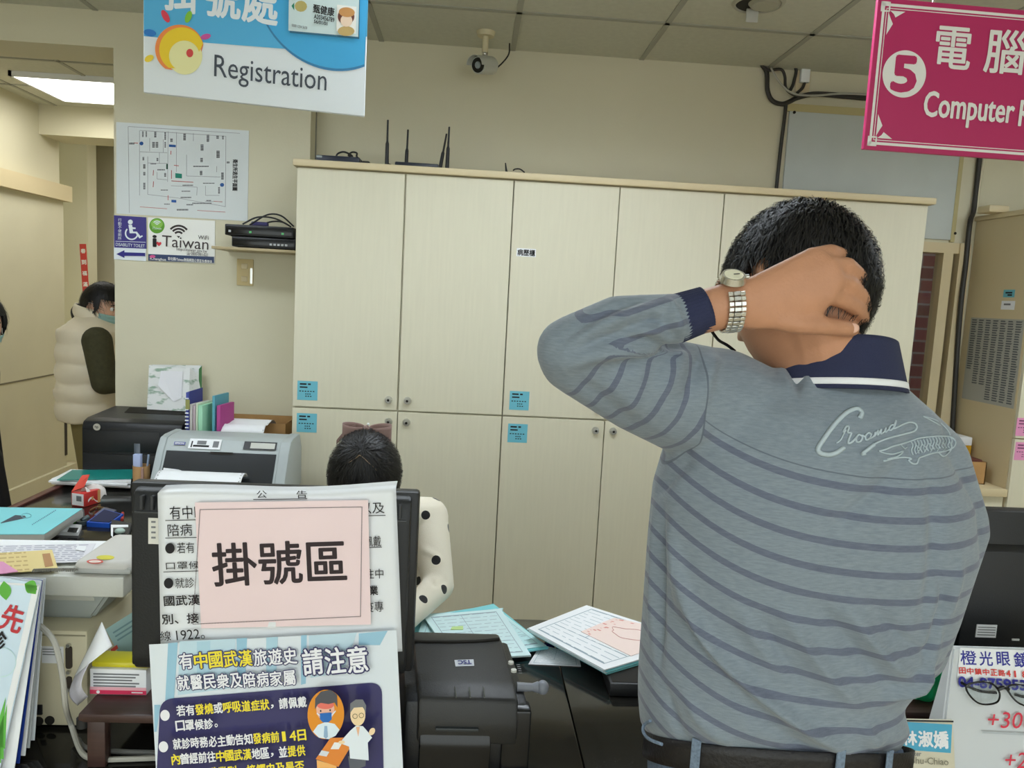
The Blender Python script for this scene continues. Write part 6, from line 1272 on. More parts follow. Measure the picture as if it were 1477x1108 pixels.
FL = [([(968, 770), (985, 860), (1020, 930), (1075, 990), (1150, 1045), (1235, 1085)], .011, .016), ([(978, 840), (1000, 910), (1045, 968), (1110, 1026), (1190, 1075)], .007, -.011), ([(945, 720), (943, 820), (940, 930)], .010, .006), ([(957, 730), (954, 850), (950, 980)], .008, -.006),
      ([(1300, 1018), (1325, 1000), (1345, 985)], .009, -.016), ([(1280, 1008), (1315, 988), (1345, 955)], .010, .013), ([(1225, 880), (1270, 940), (1320, 985)], .009, .008), ([(1180, 870), (1240, 945), (1300, 1005)], .010, -.007), ([(1130, 880), (1175, 950), (1240, 1020)], .010, .008), ([(1090, 880), (1130, 950), (1180, 1010)], .010, -.005), ([(1060, 870), (1095, 930), (1140, 980)], .010, .005), ([(1350, 800), (1365, 860), (1362, 930)], .009, -.006), ([(1255, 870), (1300, 920), (1345, 950)], .008, -.006), ([(1290, 690), (1240, 730), (1190, 770)], .012, -.004), ([(1310, 600), (1280, 640), (1230, 690)], .014, .004), ([(1330, 620), (1290, 680), (1250, 730)], .014, -.003),
      ([(985, 500), (930, 492), (880, 490), (830, 505)], .008, -.008), ([(975, 508), (920, 506), (860, 512), (812, 530)], .010, .006), ([(960, 440), (905, 452), (850, 476), (805, 505)], .008, .005), ([(968, 455), (915, 470), (865, 490)], .007, -.006), ([(970, 470), (925, 482), (890, 490)], .006, .004), ([(940, 430), (880, 450), (830, 480), (795, 512)], .008, -.005), ([(985, 480), (975, 455), (962, 432)], .006, .006), ([(975, 492), (955, 468), (930, 455)], .006, -.006),
      ([(1012, 512), (1000, 545), (985, 580)], .008, -.005), ([(1030, 510), (1022, 545), (1010, 590)], .009, .005), ([(985, 505), (970, 540), (960, 575)], .010, .005), ([(1140, 532), (1148, 548), (1150, 565)], .007, -.006), ([(1126, 532), (1134, 550), (1138, 572)], .007, .005), ([(1160, 530), (1166, 548), (1170, 570)], .008, .004),
      ([(1340, 690), (1350, 760), (1345, 840), (1330, 910)], .012, -.006), ([(1362, 870), (1350, 920), (1335, 960)], .010, -.007), ([(1385, 800), (1372, 870), (1355, 930)], .010, .005), ([(1010, 640), (965, 690), (945, 715)], .010, -.007), ([(1020, 600), (1000, 650), (960, 690)], .008, .004), ([(1060, 1000), (1130, 1060), (1180, 1090)], .010, -.005), ([(985, 990), (1010, 1040), (1060, 1075)], .010, .005), ([(960, 990), (975, 1040), (990, 1065)], .009, -.005), ([(1240, 1045), (1270, 1075), (1290, 1090)], .010, .006),
      ([(850, 600), (900, 628), (940, 660)], .012, .005), ([(820, 540), (870, 580), (930, 620)], .014, -.004), ([(925, 520), (915, 560), (912, 600)], .012, .004), ([(880, 530), (868, 560), (862, 590)], .012, -.003)]
folds(me, FL)
sm = me
co = coords(me); xw, yw, zw = co[:, 0], co[:, 1], co[:, 2]
zi = zw-.055*(xw-.62); p1 = aY(1350, 714, .93); zt_ = p1.z-.055*(p1.x-.62); xl_ = aY(960, 700, .93).x
ut = (zt_+.125*np.exp(-np.clip(xw-xl_, -.05, 1)/.115)-zi)/.036
attr(me, 'torso_rows', ut)
d1, s1 = poly_dist(co, [V3((.40, 1.02, 1.405)), SH, AM, EL]); d2, s2 = poly_dist(co, [EL2, FM, CU]); la = sum((q-p).length for p, q in zip([V3((.40, 1.02, 1.405)), SH, AM], [SH, AM, EL]))
wf_ = 1/(1+np.exp(-(d1/.062-d2/.037)/.05)); zax = np.array(EL2)[2]+(np.array(CU)[2]-np.array(EL2)[2])*np.clip(s2/.2, 0, 1); su = wf_*(la+.02+s2*.12-(zw-zax)*1.0)+(1-wf_)*s1; dR1, sR1 = poly_dist(co, [V3((.60, 1.03, 1.385)), RS, RM, RE, RE.lerp(RW, .85)])
sa, sb_, sc_ = np.array(aY(1008, 500, .98)), np.array(aY(1010, 640, .95)), np.array(aY(955, 695, .98))   # armhole seam of the raised arm
sel = np.where(zw > sb_[2], (sa[0]+(sb_[0]-sa[0])*(sa[2]-zw)/(sa[2]-sb_[2]))-xw, (sb_[0]+(sc_[0]-sb_[0])*(sb_[2]-zw)/(sb_[2]-sc_[2]))-xw)
sel = np.where(zw < sc_[2]-.01, -.05, sel)
attr(me, 'sleeve_rows', su/.0315); attr(me, 'sleeve', sel); attr(me, 'yoke', (zi-(zt_+.012)+.0*xw-.055*np.clip(.42-xw, 0, 1)*2)/.01)
def shirt_mat():
    m = mat('grey_striped_knit', (134, 143, 153), .85, sheen=.25); nt = m.node_tree; N, L = nt.nodes, nt.links; pb = N['Principled BSDF']
    def at_(n): a = N.new('ShaderNodeAttribute'); a.attribute_name = n; return a.outputs['Fac']
    def mt(op, a, b_=None, c=None):
        q = N.new('ShaderNodeMath'); q.operation = op
        for i, v in enumerate((a, b_, c)):
            if v is None: continue
            if isinstance(v, (int, float)): q.inputs[i].default_value = v
            else: L.new(v, q.inputs[i])
        return q.outputs[0]
    def band(u, w): return mt('LESS_THAN', mt('FRACT', u), w)
    tr = mt('MULTIPLY', band(mt('ADD', at_('torso_rows'), .13), .25), mt('GREATER_THAN', at_('torso_rows'), -.17))
    sl = band(at_('sleeve_rows'), .22); is_s = mt('GREATER_THAN', at_('sleeve'), 0)
    st = mt('ADD', mt('MULTIPLY', sl, is_s), mt('MULTIPLY', tr, mt('SUBTRACT', 1, is_s)))
    seam = mt('LESS_THAN', mt('ABSOLUTE', at_('sleeve')), .0012); yk = mt('MULTIPLY', mt('LESS_THAN', mt('ABSOLUTE', mt('ADD', at_('torso_rows'), .42)), .025), mt('SUBTRACT', 1, is_s))
    tc = N.new('ShaderNodeTexCoord'); n1 = N.new('ShaderNodeTexNoise'); n1.inputs['Scale'].default_value = 240; n1.inputs['Detail'].default_value = 3; mp = N.new('ShaderNodeMapping'); mp.inputs['Scale'].default_value = (.35, .35, 2.2); L.new(tc.outputs['Object'], mp.inputs[0]); L.new(mp.outputs[0], n1.inputs[0])
    def mix(f, a, b_):
        q = N.new('ShaderNodeMix'); q.data_type = 'RGBA'
        (L.new(f, q.inputs['Factor']) if not isinstance(f, (int, float)) else setattr(q.inputs['Factor'], 'default_value', f))
        for nm, v in (('A', a), ('B', b_)):
            if isinstance(v, tuple): q.inputs[nm].default_value = v
            else: L.new(v, q.inputs[nm])
        return q.outputs['Result']
    base = mix(n1.outputs[0], lin((104, 116, 127)), lin((142, 153, 161))); dark = mix(n1.outputs[0], lin((76, 82, 102)), lin((104, 110, 128)))
    c = mix(mt('MULTIPLY', st, .85), base, dark); c = mix(mt('MULTIPLY', mt('MAXIMUM', seam, yk), .75), c, lin((84, 92, 104))); L.new(c, pb.inputs['Base Color'])
    wv = N.new('ShaderNodeTexNoise'); wv.inputs['Scale'].default_value = 900; L.new(tc.outputs['Object'], wv.inputs[0]); bp = N.new('ShaderNodeBump'); bp.inputs['Strength'].default_value = .25; bp.inputs['Distance'].default_value = .002
    h = mt('SUBTRACT', wv.outputs[0], mt('MULTIPLY', mt('MAXIMUM', seam, yk), 2.0)); L.new(h, bp.inputs['Height']); L.new(bp.outputs[0], pb.inputs['Normal']); return m
M['shirt'] = shirt_mat()
sbvh = bvh_of(sm)
shirt_o = skin_part('shirt', sm, M['shirt'], man)
# stitched lettering and reptile on the right shoulder blade
st = colour((178, 192, 198), .75); zc_ = lambda x, y: (1100+x/3.918, 540+y/3.918)
def stitch(name, strokes):
    b = MB()
    for pts, r in strokes:
        P = [surf(sbvh, *zc_(*p)) for p in pts]; P = [(h[0]+h[1]*.0008) for h in P if h[0] is not None]
        if len(P) > 1: b.tube(P, r, 5)
    part(name, b, st, man, 180)
stitch('embroidered_lettering', [([(548, 248), (558, 220), (540, 198), (510, 200), (460, 228), (400, 290), (345, 365), (312, 420), (325, 446), (370, 455), (415, 444), (458, 415)], .0032), ([(415, 390), (440, 370), (455, 340), (470, 315)], .0011), ([(452, 330), (470, 296), (486, 300), (478, 330), (500, 330)], .0014), ([(500, 330), (488, 360), (482, 388), (500, 385), (525, 362)], .0016),
  ([(558, 350), (540, 342), (526, 362), (530, 382), (550, 380), (562, 360), (556, 345), (575, 352)], .0014), ([(612, 340), (596, 332), (578, 350), (584, 372), (606, 360)], .0014), ([(612, 338), (606, 362), (626, 350), (634, 326), (630, 352)], .0012), ([(630, 352), (650, 318), (648, 346), (668, 312), (666, 338), (684, 328)], .0012), ([(684, 328), (694, 304), (692, 328), (712, 312)], .0012), ([(742, 290), (726, 288), (712, 306), (720, 318), (742, 296), (752, 262), (738, 306), (764, 298)], .0012),
  ([(764, 298), (792, 284), (828, 272), (858, 280), (868, 300), (850, 322), (800, 336), (730, 356), (670, 376), (620, 402), (585, 430), (556, 450)], .0013), ([(630, 398), (595, 425), (560, 450), (580, 448)], .0024)])
cr = [([(655, 435), (690, 425), (730, 408), (775, 395), (830, 378), (880, 362), (940, 354), (1000, 350), (1045, 352), (1075, 366), (1086, 385), (1076, 410), (1045, 428), (1010, 438), (960, 446), (900, 466), (880, 476), (868, 504), (842, 504), (824, 486), (838, 478), (800, 470), (745, 474), (682, 490)], .0012), ([(655, 436), (690, 446), (735, 450), (790, 436), (760, 462), (700, 478)], .001), ([(990, 442), (1018, 464), (1050, 440), (1062, 424)], .001), ([(905, 240), (940, 248), (978, 262), (1010, 284), (1042, 318), (1056, 346)], .0009), ([(905, 240), (950, 262), (1000, 290)], .0008), ([(780, 400), (800, 420), (812, 410)], .0008)]
for k in range(14): x = 836+k*17; y0 = 380-min(k, 8)*3.4; cr.append(([(x, y0), (x+10, y0+24), (x+2, y0+50), (x+12, y0+78-k*1.4)], .0009))
for k in range(6): cr.append(([(860+k*38, 400-k*4), (885+k*36, 420-k*3), (872+k*36, 446-k*3)], .0008))
stitch('embroidered_reptile', cr)
# collar
def collar(u, v):
    a = math.pi*(.5+2*(.06+.88*u)); c = V3((.508, 1.035, 1.468)); bk_ = .5-.5*math.sin(a); r = .074+.018*v; h = .040*(1-v)+.019*bk_-(.014+.014*bk_)*v
    return c+V3((r*1.02*math.cos(a), r*1.05*math.sin(a), h-.008*math.cos(a)*.0-.028*(1-bk_)))
def collar_f(u, v, off=0, v0=0, v1=1):
    p = collar(u, v0+(v1-v0)*v); c = V3((.508, 1.035, p.z)); return p+(p-c).normalized()*(off)
part('collar', MB().grid(lambda u, v: collar_f(u, v), 60, 8, .004), M['navy'], man, 180)
for v0, v1 in ((.80, .92), ): part('collar_stripe', MB().grid(lambda u, v: collar_f(u, v, .0012, v0, v1), 60, 3, .003), colour((232, 234, 236), .8), man, 180)
part('collar_stand', MB().grid(lambda u, v: V3((.508, 1.035, 1.46))+V3((.069*math.cos(2*math.pi*u), .071*math.sin(2*math.pi*u), .030*v+.018*(.5-.5*math.sin(2*math.pi*u)))), 48, 4, .003, closed=True), M['navy'], man, 180)
# cuff
axc = (CV-CU).normalized(); s1_ = axc.cross(V3((0, 1, 0))).normalized(); s2_ = axc.cross(s1_)
def cuff(u, v): a = 2*math.pi*u; p = CU.lerp(CV, -.12+1.12*v); r = .0298-.0028*v+.0006*math.sin(a*40); return p+(s1_*math.cos(a)*1.0+s2_*math.sin(a)*.98)*r
part('cuff', MB().grid(cuff, 120, 8, .003, closed=True), M['navy'], man, 180)
# watch
wa = (hp(1086, 434, .928)-CV).normalized(); wa = (wa+V3((0, 0, -.10))).normalized(); w1 = wa.cross(V3((0, 1, 0))).normalized()*-1; w1 = w1 if w1.z > 0 else -w1; w2 = wa.cross(w1).normalized(); w2 = w2 if w2.y < 0 else -w2
WC = aY(1052, 439, .925)
def ringp(a, r=0): return WC+w1*math.cos(a)*(.0325+r)+w2*math.sin(a)*(.0255+r)
band = MB(); cen_ = MB()
NL = 34
for k in range(NL):
    a = 2*math.pi*k/NL
    if math.cos(a-.5) > .90: continue
    p, q = ringp(a), ringp(a+2*math.pi/NL*.86); n = (p-WC).normalized(); tg = (q-p); L_ = tg.length; tg.normalize()
    Mx = Matrix([[wa[i], tg[i], n[i], ((p+q)/2)[i]] for i in range(3)]+[[0, 0, 0, 1]])
    band.box((-.0105, -L_/2, -.001), (-.0045, L_/2, .0022), .0006, M=Mx, seg=1); band.box((.0045, -L_/2, -.001), (.0105, L_/2, .0022), .0006, M=Mx, seg=1); cen_.box((-.0042, -L_/2, -.001), (.0042, L_/2, .0026), .0006, M=Mx, seg=1)
steel = colour((214, 212, 204), .25); steel.node_tree.nodes['Principled BSDF'].inputs['Metallic'].default_value = .9
wt = part('watch_bracelet', band, steel, man); part('centre_links', cen_, M['chrome'], wt)
ap = .5; p = ringp(ap, .002); n = (w1*math.cos(ap)+w2*math.sin(ap)*1.1).normalized(); part('watch_case', MB().cyl(p-n*.002, p+n*.0060, .0158, .0140, 32), steel, man); part('watch_dial', MB().cyl(p+n*.0059, p+n*.0064, .0112, n=32), colour((236, 232, 206), .2), man); part('watch_crown', MB().cyl(p+wa*.015+n*.002, p+wa*.019+n*.002, .0028, n=12), M['chrome'], man)
hd = MB(); hd.tube([p+n*.0068, p+n*.0068+w2*.009], .0005, 5, False); hd.tube([p+n*.0068, p+n*.0068+wa*.007], .0006, 5, False); part('watch_hands', hd, M['ink'], man)
# glasses pushed low on his face
GM = lambda x, y, z: HM @ V3((x, y, z))
for sx in (-1, 1):
    P = [GM(sx*(.034+.024*math.cos(a)), .104-.012*abs(math.cos(a)), .000+.018*math.sin(a)) for a in np.linspace(0, 2*math.pi, 25)]; part('glasses_rim', MB().tube(P, .0016, smooth=False), M['blackg'], man)
    part('glasses_temple', MB().tube([GM(sx*.058, .095, .004), GM(sx*.080, .06, .006), GM(sx*.084, .0, .008), GM(sx*.082, -.012, -.01)], .0018), M['blackg'], man)
part('glasses_bridge', MB().tube([GM(-.011, .108, .004), GM(0, .118, .006), GM(.011, .108, .004)], .0016), M['blackg'], man)
q0, q1 = aY(1026, 477, 1.10), aY(1049, 498, 1.08); part('neck_strap', MB().tube([q0+V3((-.004, 0, .004)), q0, q0.lerp(q1, .5)+V3((-.001, 0, -.003)), q1, q1+V3((.012, .0, -.008))], .0022), M['blackg'], man)
# jeans, belt, shoes
b = MB(); loft(b, [(.55, .33, .64, .95, 1.14), (.72, .312, .650, .93, 1.15), (.82, .296, .662, .925, 1.155), (.925, .290, .655, .926, 1.158)]); [setattr(v.co, 'z', v.co.z+(1.04-v.co.y)*.45*max(0, min(1, (v.co.z-.6)/.25))) for v in b.bm.verts]
for sx, hx in ((-1, .395), (1, .565)): bone(b, (V3((hx, 1.045, .70)), (.092, .10, .06)), (V3((hx, 1.055, .46)), (.072, .078, .05))); bone(b, (V3((hx, 1.055, .46)), (.072, .078, .05)), (V3((hx+sx*.01, 1.035, .07)), (.062, .07, .02)))
me = voxel(b, .008, 6); skin_part('jeans', me, mat('blue_denim', (98, 114, 134), .85, noise=(260, .25), bump=(500, .3)), man)
bl = lambda r: (lambda u, v: (.477+(.189+r)*abs(math.cos(2*math.pi*u))**(2/2.3)*(1 if math.cos(2*math.pi*u) > 0 else -1), 1.042+(.119+r)*abs(math.sin(2*math.pi*u))**(2/2.3)*(1 if math.sin(2*math.pi*u) > 0 else -1), (.885+.040*v)-.006*math.cos(2*math.pi*u)-.45*(.119+r)*abs(math.sin(2*math.pi*u))**(2/2.3)*(1 if math.sin(2*math.pi*u) > 0 else -1)))
part('belt', MB().grid(bl(.003), 90, 3, .003, closed=True), mat('black_leather', (28, 26, 27), .45, bump=(200, .15)), man, 180)
dn = mat('pale_denim', (112, 128, 146), .85, noise=(260, .25))
for px in (990, 1206, 1290):
    p = aY(px, 1092, .925); d = (p-V3((.477, 1.042, p.z))); ang = math.atan2(d.y, d.x); u = min(((i/400, (V3(bl(.0)(i/400, .5))-p).length) for i in range(400)), key=lambda q: q[1])[0]
    c = V3(bl(.0075)(u, .5)); nx = V3((c.x-.477, (c.y-1.042)*1.8, 0)).normalized(); tg = V3((-nx.y, nx.x, 0)); Mx = Matrix([[tg[i], V3((0, 0, 1))[i], nx[i], c[i]] for i in range(3)]+[[0, 0, 0, 1]])
    part('belt_loop', MB().box((-.0065, -.030, -.002), (.0065, .026, .0012), .001, M=Mx, seg=1), dn, man)
q = aY(931, 1050, 1.03); part('waistband_edge', MB().tube([aY(938, 1040, 1.0), aY(929, 1046, 1.02), aY(928, 1056, 1.0), aY(936, 1066, .97), aY(955, 1074, .95)], .0022), dn, man)
for sx, hx in ((-1, .385), (1, .575)): shoe('shoe', man, hx, 1.05, M['black'], sx*-.08)
# ---- the clerk bent over her desk
HC = aY(527, 688, 1.93)
ck = thing('person', 'seated clerk in a white polka dot top with a brown hair bow, head bowed', 'person', (HC.x, 2.16, 0))
KM_ = Matrix.Translation(HC) @ Matrix.Rotation(math.pi, 4, 'Z') @ Matrix.Rotation(math.radians(-38), 4, 'X')
hx = HC.x; NB = V3((hx, 2.06, .975)); LS, LE, LW = V3((hx+.155, 2.10, .93)), aY(632, 845, 1.98), V3((hx+.10, 1.74, DESK+.035)); RS_, RE_, RW_ = V3((hx-.155, 2.10, .93)), V3((hx-.22, 1.98, .775)), V3((hx-.08, 1.76, DESK+.035))
b = MB(); head_into(b, KM_, .95); bone(b, (NB, .045), (KM_ @ V3((0, -.03, -.06)), .048)); bone(b, (NB, (.05, .042, .02)), (LS, .036), (RS_, .036), (V3((hx, 2.14, .78)), (.12, .09, .08))); bone(b, (V3((hx, 2.14, .78)), (.12, .09, .08)), (V3((hx, 2.18, .56)), (.14, .10, .07)))
for S_, E1, W1, lf in ((LS, LE, LW, True), (RS_, RE_, RW_, False)): bone(b, (S_, .04), (E1, .032)); bone(b, (E1, .032), (W1, .021)); hand_into(b, W1, (-.35 if lf else .35, -.9, -.05), (0, .05, -1), .88, left=not lf, curl=.25)
for sx in (-1, 1): bone(b, (V3((hx+sx*.08, 2.18, .54)), .07), (V3((hx+sx*.09, 1.80, .52)), .05)); bone(b, (V3((hx+sx*.09, 1.80, .52)), .05), (V3((hx+sx*.09, 1.86, .08)), .035))
skin_part('body', voxel(b, .005, 3), M['skinf'], ck); eyes(ck, KM_, .95)
def cmask(d):
    hl = -.85 if d.y < -.1 else -.85+(d.y+.1)*1.6
    if d.y > .3: hl = max(hl, .18+.2*abs(d.x)*0)
    return d.z > hl
part('hair', hair_mesh(KM_, cmask, lambda d: .008+.010*max(0, min(1, (d.z+.6)/.8)), .95, 2600, 5, .06, (0, .15, 1), .0012), M['hair'], ck, 180)
for sx in (-1, 1): part('side_lock', MB().tube([KM_ @ V3((sx*.074, .04, .03)), KM_ @ V3((sx*.083, .055, -.02)), KM_ @ V3((sx*.080, .06, -.07)), KM_ @ V3((sx*.070, .06, -.10))], .007, taper=lambda u: 1.2-.8*u), M['hair'], ck)
pl = MB(); pl.tube([KM_ @ head_point(V3(d).normalized(), .0185, .95, False) for d in ((-.42, .5, .75), (-.22, .42, .86), (0, .30, .95), (.08, .33, .94), (.30, .42, .84))], .0014, 6); part('hair_parting', pl, colour((150, 128, 104), .6), ck)
bw = mat('dusty_brown_ribbon', (150, 122, 116), .6, noise=(30, .1), sheen=.2)
BC = KM_ @ head_point(V3((0, -.66, .75)), .022, .95, False)
def loop(sx):
    def f(u, v): a = u*2*math.pi; return BC+V3((sx*(.006+.056*(.5-.5*math.cos(a))), .012*math.sin(a)+.004, (.006+.018*(.5-.5*math.cos(a)))*(2*v-1)-.012*(.5-.5*math.cos(a))+.004*math.sin(a)))
    return f
bo = part('hair_bow', MB().grid(loop(-1), 28, 5, .001, closed=True).grid(loop(1), 28, 5, .001, closed=True), bw, ck, 180)
part('bow_knot', MB().sph(BC+V3((0, -.004, 0)), (.008, .010, .011), 14), bw, bo); part('bow_tail', MB().grid(lambda u, v: BC+V3((-.03-.048*u, .01+.01*u, .002-.044*u**1.6+.012*(v-.5))), 12, 4, .001), bw, bo, 180); part('bow_tail', MB().grid(lambda u, v: BC+V3((.03+.022*u, .01, -.005-.03*u+.010*(v-.5))), 8, 4, .001), bw, bo, 180); part('pearl', MB().sph(BC+V3((.004, -.006, .013)), .0035, 10), M['white'], bo)
b = MB(); bone(b, (NB+V3((0, .008, -.010)), (.078, .064, .030)), (LS, (.058, .058, .055)), (RS_, (.058, .058, .055)), (V3((hx, 2.14, .80)), (.15, .11, .08))); bone(b, (V3((hx, 2.14, .80)), (.15, .11, .08)), (V3((hx, 2.18, .58)), (.165, .125, .06)))
for S_, E1, W1 in ((LS, LE, LW), (RS_, RE_, RW_)): AMp = S_.lerp(E1, .5); bone(b, (S_, .056), (AMp, .050)); bone(b, (AMp, .050), (E1, .043)); bone(b, (E1, .042), (E1.lerp(W1, .9), .028))
me = voxel(b, .005, 8); folds(me, [([(604, 830), (625, 842), (642, 838)], .008, -.006), ([(606, 790), (625, 800), (640, 812)], .009, .003)]); cb_ = bvh_of(me); co = coords(me)
dots = [surf(cb_, *p)[0] for p in ((614, 743), (629, 808), (641, 850), (611, 864), (603, 838))]; dots = [np.array(d) for d in dots if d is not None]
for i in RNG.permutation(len(co)):
    if all(np.linalg.norm(co[i]-d) > .068 for d in dots): dots.append(co[i].copy())
attr(me, 'dot', np.min([np.linalg.norm(co-d, axis=1) for d in dots], axis=0))
pm = mat('polka_dot_knit', (228, 220, 200), .8, sheen=.2, bump=(500, .15)); nt = pm.node_tree; at_ = nt.nodes.new('ShaderNodeAttribute'); at_.attribute_name = 'dot'; lt = nt.nodes.new('ShaderNodeMath'); lt.operation = 'LESS_THAN'; lt.inputs[1].default_value = .0125; nt.links.new(at_.outputs['Fac'], lt.inputs[0]); mx = nt.nodes.new('ShaderNodeMix'); mx.data_type = 'RGBA'; mx.inputs['A'].default_value = lin((228, 220, 200)); mx.inputs['B'].default_value = lin((24, 22, 24)); nt.links.new(lt.outputs[0], mx.inputs['Factor']); nt.links.new(mx.outputs['Result'], nt.nodes['Principled BSDF'].inputs['Base Color'])
skin_part('blouse', me, pm, ck)
b = MB()
for sx in (-1, 1): bone(b, (V3((hx+sx*.08, 2.18, .545)), (.095, .10, .075)), (V3((hx+sx*.09, 1.80, .52)), .062)); bone(b, (V3((hx+sx*.09, 1.80, .52)), .062), (V3((hx+sx*.09, 1.86, .06)), .05))
skin_part('trousers', voxel(b, .008, 5), colour((40, 42, 52), .8), ck)
for sx in (-1, 1): shoe('shoe', ck, hx+sx*.09, 1.85, M['black'], math.pi)
t = thing('office_chair', 'black office chair under the seated clerk', 'chair', (hx, 2.22, 0))
part('seat', MB().box((hx-.23, 1.99, .40), (hx+.23, 2.42, .462), .02), M['black'], t); part('backrest', MB().box((hx-.20, 2.43, .55), (hx+.20, 2.47, .86), .02), M['black'], t); part('back_bar', MB().box((hx-.03, 2.40, .41), (hx+.03, 2.445, .60), .006), M['black'], t); part('column', MB().cyl((hx, 2.22, .08), (hx, 2.22, .40), .025), M['chrome'], t)
for k in range(5): a = k*2*math.pi/5+.3; e = (hx+.26*math.cos(a), 2.22+.26*math.sin(a)); lg = part('leg', MB().tube([(hx, 2.22, .10), (e[0], e[1], .07)], .018, 10, False), M['black'], t); part('castor', MB().sph((e[0], e[1], .03), .03, 12), M['black'], lg)
# ---- woman in the corridor
wc = V3((-1.985, 4.2, 0)); wo = thing('person', 'woman in a cream padded vest and face mask walking in the corridor behind the pier', 'person', wc)
WM = Matrix.Translation(aY(147, 443, 4.2)) @ Matrix.Rotation(math.radians(-100), 4, 'Z') @ Matrix.Rotation(math.radians(-14), 4, 'X')
b = MB(); head_into(b, WM, .98); nk = V3((-2.0, 4.2, 1.30)); bone(b, (nk, .05), (WM @ V3((0, -.02, -.06)), .05)); bone(b, (nk-V3((0, 0, .03)), (.05, .06, .03)), (V3((-1.99, 4.08, 1.21)), .04), (V3((-1.99, 4.32, 1.21)), .04), (V3((-2.0, 4.2, .9)), (.10, .13, .08)))
ws, we, ww = aY(140, 492, 4.04), aY(150, 552, 4.02), aY(185, 556, 4.08); ws2, we2, ww2 = V3((ws.x, 4.36, ws.z)), V3((we.x, 4.40, we.z)), V3((ww.x, 4.32, ww.z))
for A, B_, C_, lf in ((ws, we, ww, False), (ws2, we2, ww2, True)): bone(b, (A, .042), (B_, .034)); bone(b, (B_, .034), (C_, .022)); hand_into(b, C_, (1, .1, -.05), (0, .2 if lf else -.2, -1), .88, left=lf)
for dy in (-.08, .08): bone(b, (V3((-1.96, 4.2+dy, .80)), .075), (V3((-1.93, 4.2+dy, .42)), .05)); bone(b, (V3((-1.93, 4.2+dy, .42)), .05), (V3((-1.95, 4.2+dy, .08)), .034))
skin_part('body', voxel(b, .006, 3), M['skinf'], wo); eyes(wo, WM, .98)
wm_ = lambda d: d.z > ((-.75 if d.y < -.1 else -.75+(d.y+.1)*1.7) if d.y < .35 else .42) and not (math.hypot((d.y+.06)/.18, (d.z+.05)/.30) < 1 and abs(d.x) > .6)
part('hair', hair_mesh(WM, wm_, lambda d: .008+.012*max(0, min(1, (d.z+.6)/.9)), .98, 1500, 9, .05), M['hair'], wo, 180)
pt_ = aY(114, 448, 4.2); part('ponytail', MB().tube([WM @ V3((0, -.10, -.01)), pt_+V3((.02, 0, .01)), pt_+V3((-.005, 0, -.005)), pt_+V3((.005, 0, -.05)), pt_+V3((.04, 0, -.075))], .027, 10, taper=lambda u: .7+.6*math.sin(math.pi*u)), M['hair'], wo, 180); part('hair_tie', MB().cyl(pt_+V3((.014, 0, .008)), pt_+V3((.026, 0, .012)), .024, n=16), M['grey'], wo)
def mask_into(root, Mx, s=1.0):
    def f(u, v): d = V3((math.sin((u-.5)*2.3), math.cos((u-.5)*2.3), -.16-.66*v)).normalized(); k = .010+.010*math.exp(-((u-.5)/.16)**2)*(1-v*.4)+.0015*math.sin(v*19); return Mx @ head_point(d, k, s, False)
    part('face_mask', MB().grid(f, 24, 14, .0015), colour((150, 186, 182), .8), root, 180)
    for sx in (-1, 1): part('mask_loop', MB().tube([Mx @ (V3(q)*s) for q in ((sx*.070, .045, -.022), (sx*.083, .005, .018), (sx*.088, -.022, .02))], .0012), M['white'], root)
mask_into(wo, WM, .98)
vm = mat('cream_padded_nylon', (232, 220, 194), .55, noise=(10, .04), sheen=.2)
def vest(u, v):
    a = 2*math.pi*u; z = .79+.56*v; q = abs(math.sin(v*math.pi*5.5)); r = (.152+.012*math.sin(v*3)) if v < .85 else .152-.09*((v-.85)/.15)**1.3; r = r+.012*q*(v < .93); rx = r*(1+.05*(v < .3)); return (-1.99+rx*.98*math.cos(a)-.012*(1-v), 4.2+(r+.035*(1-max(0, v-.7)*2.2))*math.sin(a), z+.004*math.sin(a*5+v*20))
part('padded_vest', MB().grid(vest, 60, 66, .006, closed=True), vm, wo, 180)
part('vest_collar', MB().grid(lambda u, v: (-1.995+(.082+.012*math.sin(v*math.pi))*math.cos(2*math.pi*u), 4.2+(.086+.012*math.sin(v*math.pi))*math.sin(2*math.pi*u), 1.31+.075*v+.02*math.cos(2*math.pi*u)*-1), 36, 6, .008, closed=True), vm, wo, 180)
b = MB(); ol = mat('olive_sleeve', (68, 66, 44), .85, noise=(60, .15))
for A, B_, C_ in ((ws, we, ww), (ws2, we2, ww2)): b = MB(); bone(b, (A, .074), (B_, .062)); bone(b, (B_, .062), (B_.lerp(C_, .85), .036)); skin_part('sleeve', voxel(b, .007, 5), ol, wo)
b = MB()
for dy in (-.085, .085): bone(b, (V3((-1.97, 4.2+dy, .80)), (.10, .085, .05)), (V3((-1.95, 4.2+dy, .5)), .075)); bone(b, (V3((-1.95, 4.2+dy, .5)), .075), (V3((-1.95, 4.2+dy, .07)), .055))
skin_part('trousers', voxel(b, .008, 5), colour((124, 112, 70), .85), wo)
for dy in (-.085, .085): shoe('shoe', wo, -1.95, 4.2+dy, colour((70, 34, 30), .5), -math.pi/2)
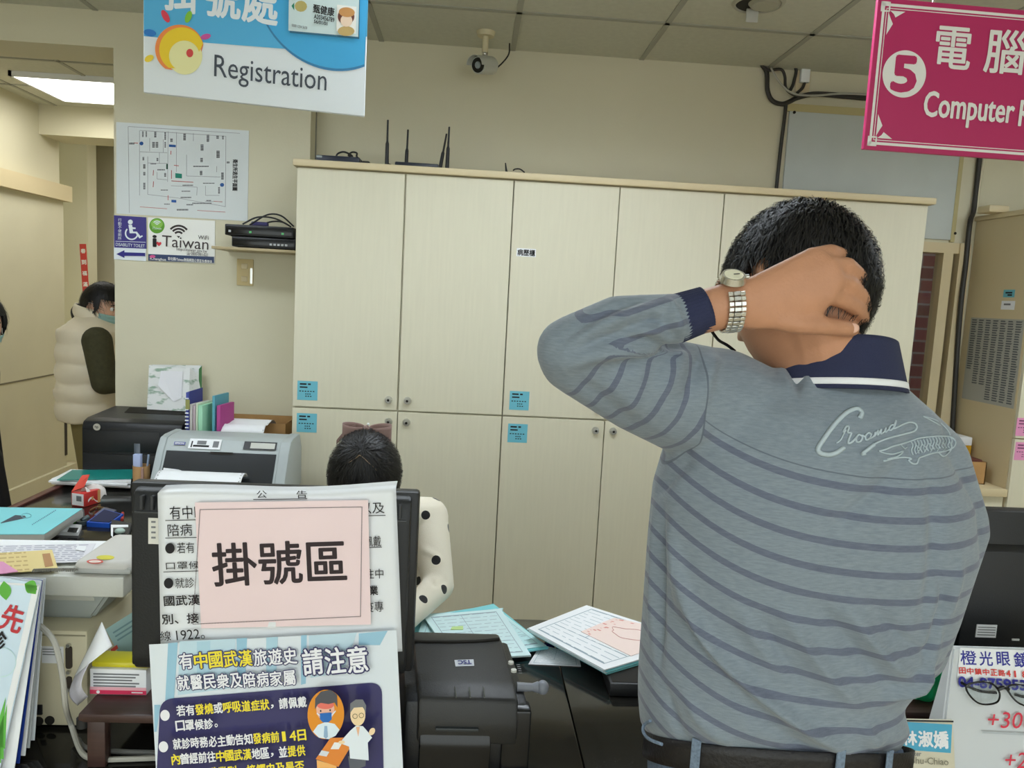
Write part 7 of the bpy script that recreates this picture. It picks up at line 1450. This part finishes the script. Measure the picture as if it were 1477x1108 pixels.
# ---- person at the left edge
ec = aY(-32, 470, 3.1); ep = thing('person', 'person in black with short black hair and a blue mask at the left edge', 'person', (ec.x-.03, 3.1, 0))
EM = Matrix.Translation(ec) @ Matrix.Rotation(math.radians(-128), 4, 'Z') @ Matrix.Rotation(math.radians(-10), 4, 'X')
ex_ = ec.x-.095; zs0 = ec.z-.185
b = MB(); head_into(b, EM, .98); bone(b, (V3((ex_, 3.1, zs0+.05)), .05), (EM @ V3((0, -.02, -.06)), .05)); bone(b, (V3((ex_, 3.1, zs0-.02)), (.06, .09, .03)), (V3((ex_, 3.1, .75)), (.11, .13, .08)))
for dy in (-.08, .08): bone(b, (V3((ex_, 3.1+dy, .75)), .07), (V3((ex_, 3.1+dy, .40)), .05)); bone(b, (V3((ex_, 3.1+dy, .40)), .05), (V3((ex_, 3.1+dy, .08)), .034))
e1 = [(V3((ex_, 3.1+s_*.17, zs0-.02)), V3((ex_-.02, 3.1+s_*.21, zs0-.24)), V3((ex_+.05, 3.1+s_*.16, zs0-.44))) for s_ in (-1, 1)]
for k, (A, B_, C_) in enumerate(e1): bone(b, (A, .034), (B_, .032)); bone(b, (B_, .032), (C_, .022)); hand_into(b, C_, (.2, 0, -1), (0, 1 if k == 0 else -1, 0), .9, left=k == 1)
skin_part('body', voxel(b, .006, 3), M['skinf'], ep); eyes(ep, EM, .98); mask_into(ep, EM, .98)
part('hair', hair_mesh(EM, wm_, lambda d: .010+.012*max(0, min(1, (d.z+.6)/.9)), .98, 900, 12, .04), M['hair'], ep, 180)
b = MB(); bone(b, (V3((ex_, 3.1, zs0+.01)), (.09, .13, .045)), (V3((ex_+.0, 3.1, .80)), (.14, .17, .10))); bone(b, (V3((ex_+.0, 3.1, .80)), (.15, .17, .10)), (V3((ex_+.03, 3.1, .55)), (.16, .17, .03)))
for A, B_, C_ in e1: bone(b, (A, .066), (B_, .055)); bone(b, (B_, .055), (B_.lerp(C_, .88), .04))
skin_part('coat', voxel(b, .008, 5), colour((24, 22, 24), .8), ep)
b = MB()
for dy in (-.085, .085): bone(b, (V3((ex_, 3.1+dy, .60)), .085), (V3((ex_, 3.1+dy, .40)), .07)); bone(b, (V3((ex_, 3.1+dy, .40)), .07), (V3((ex_, 3.1+dy, .07)), .052))
skin_part('trousers', voxel(b, .008, 5), colour((36, 36, 42), .8), ep)
for dy in (-.085, .085): shoe('shoe', ep, ex_, 3.1+dy, M['black'], -math.pi/2)
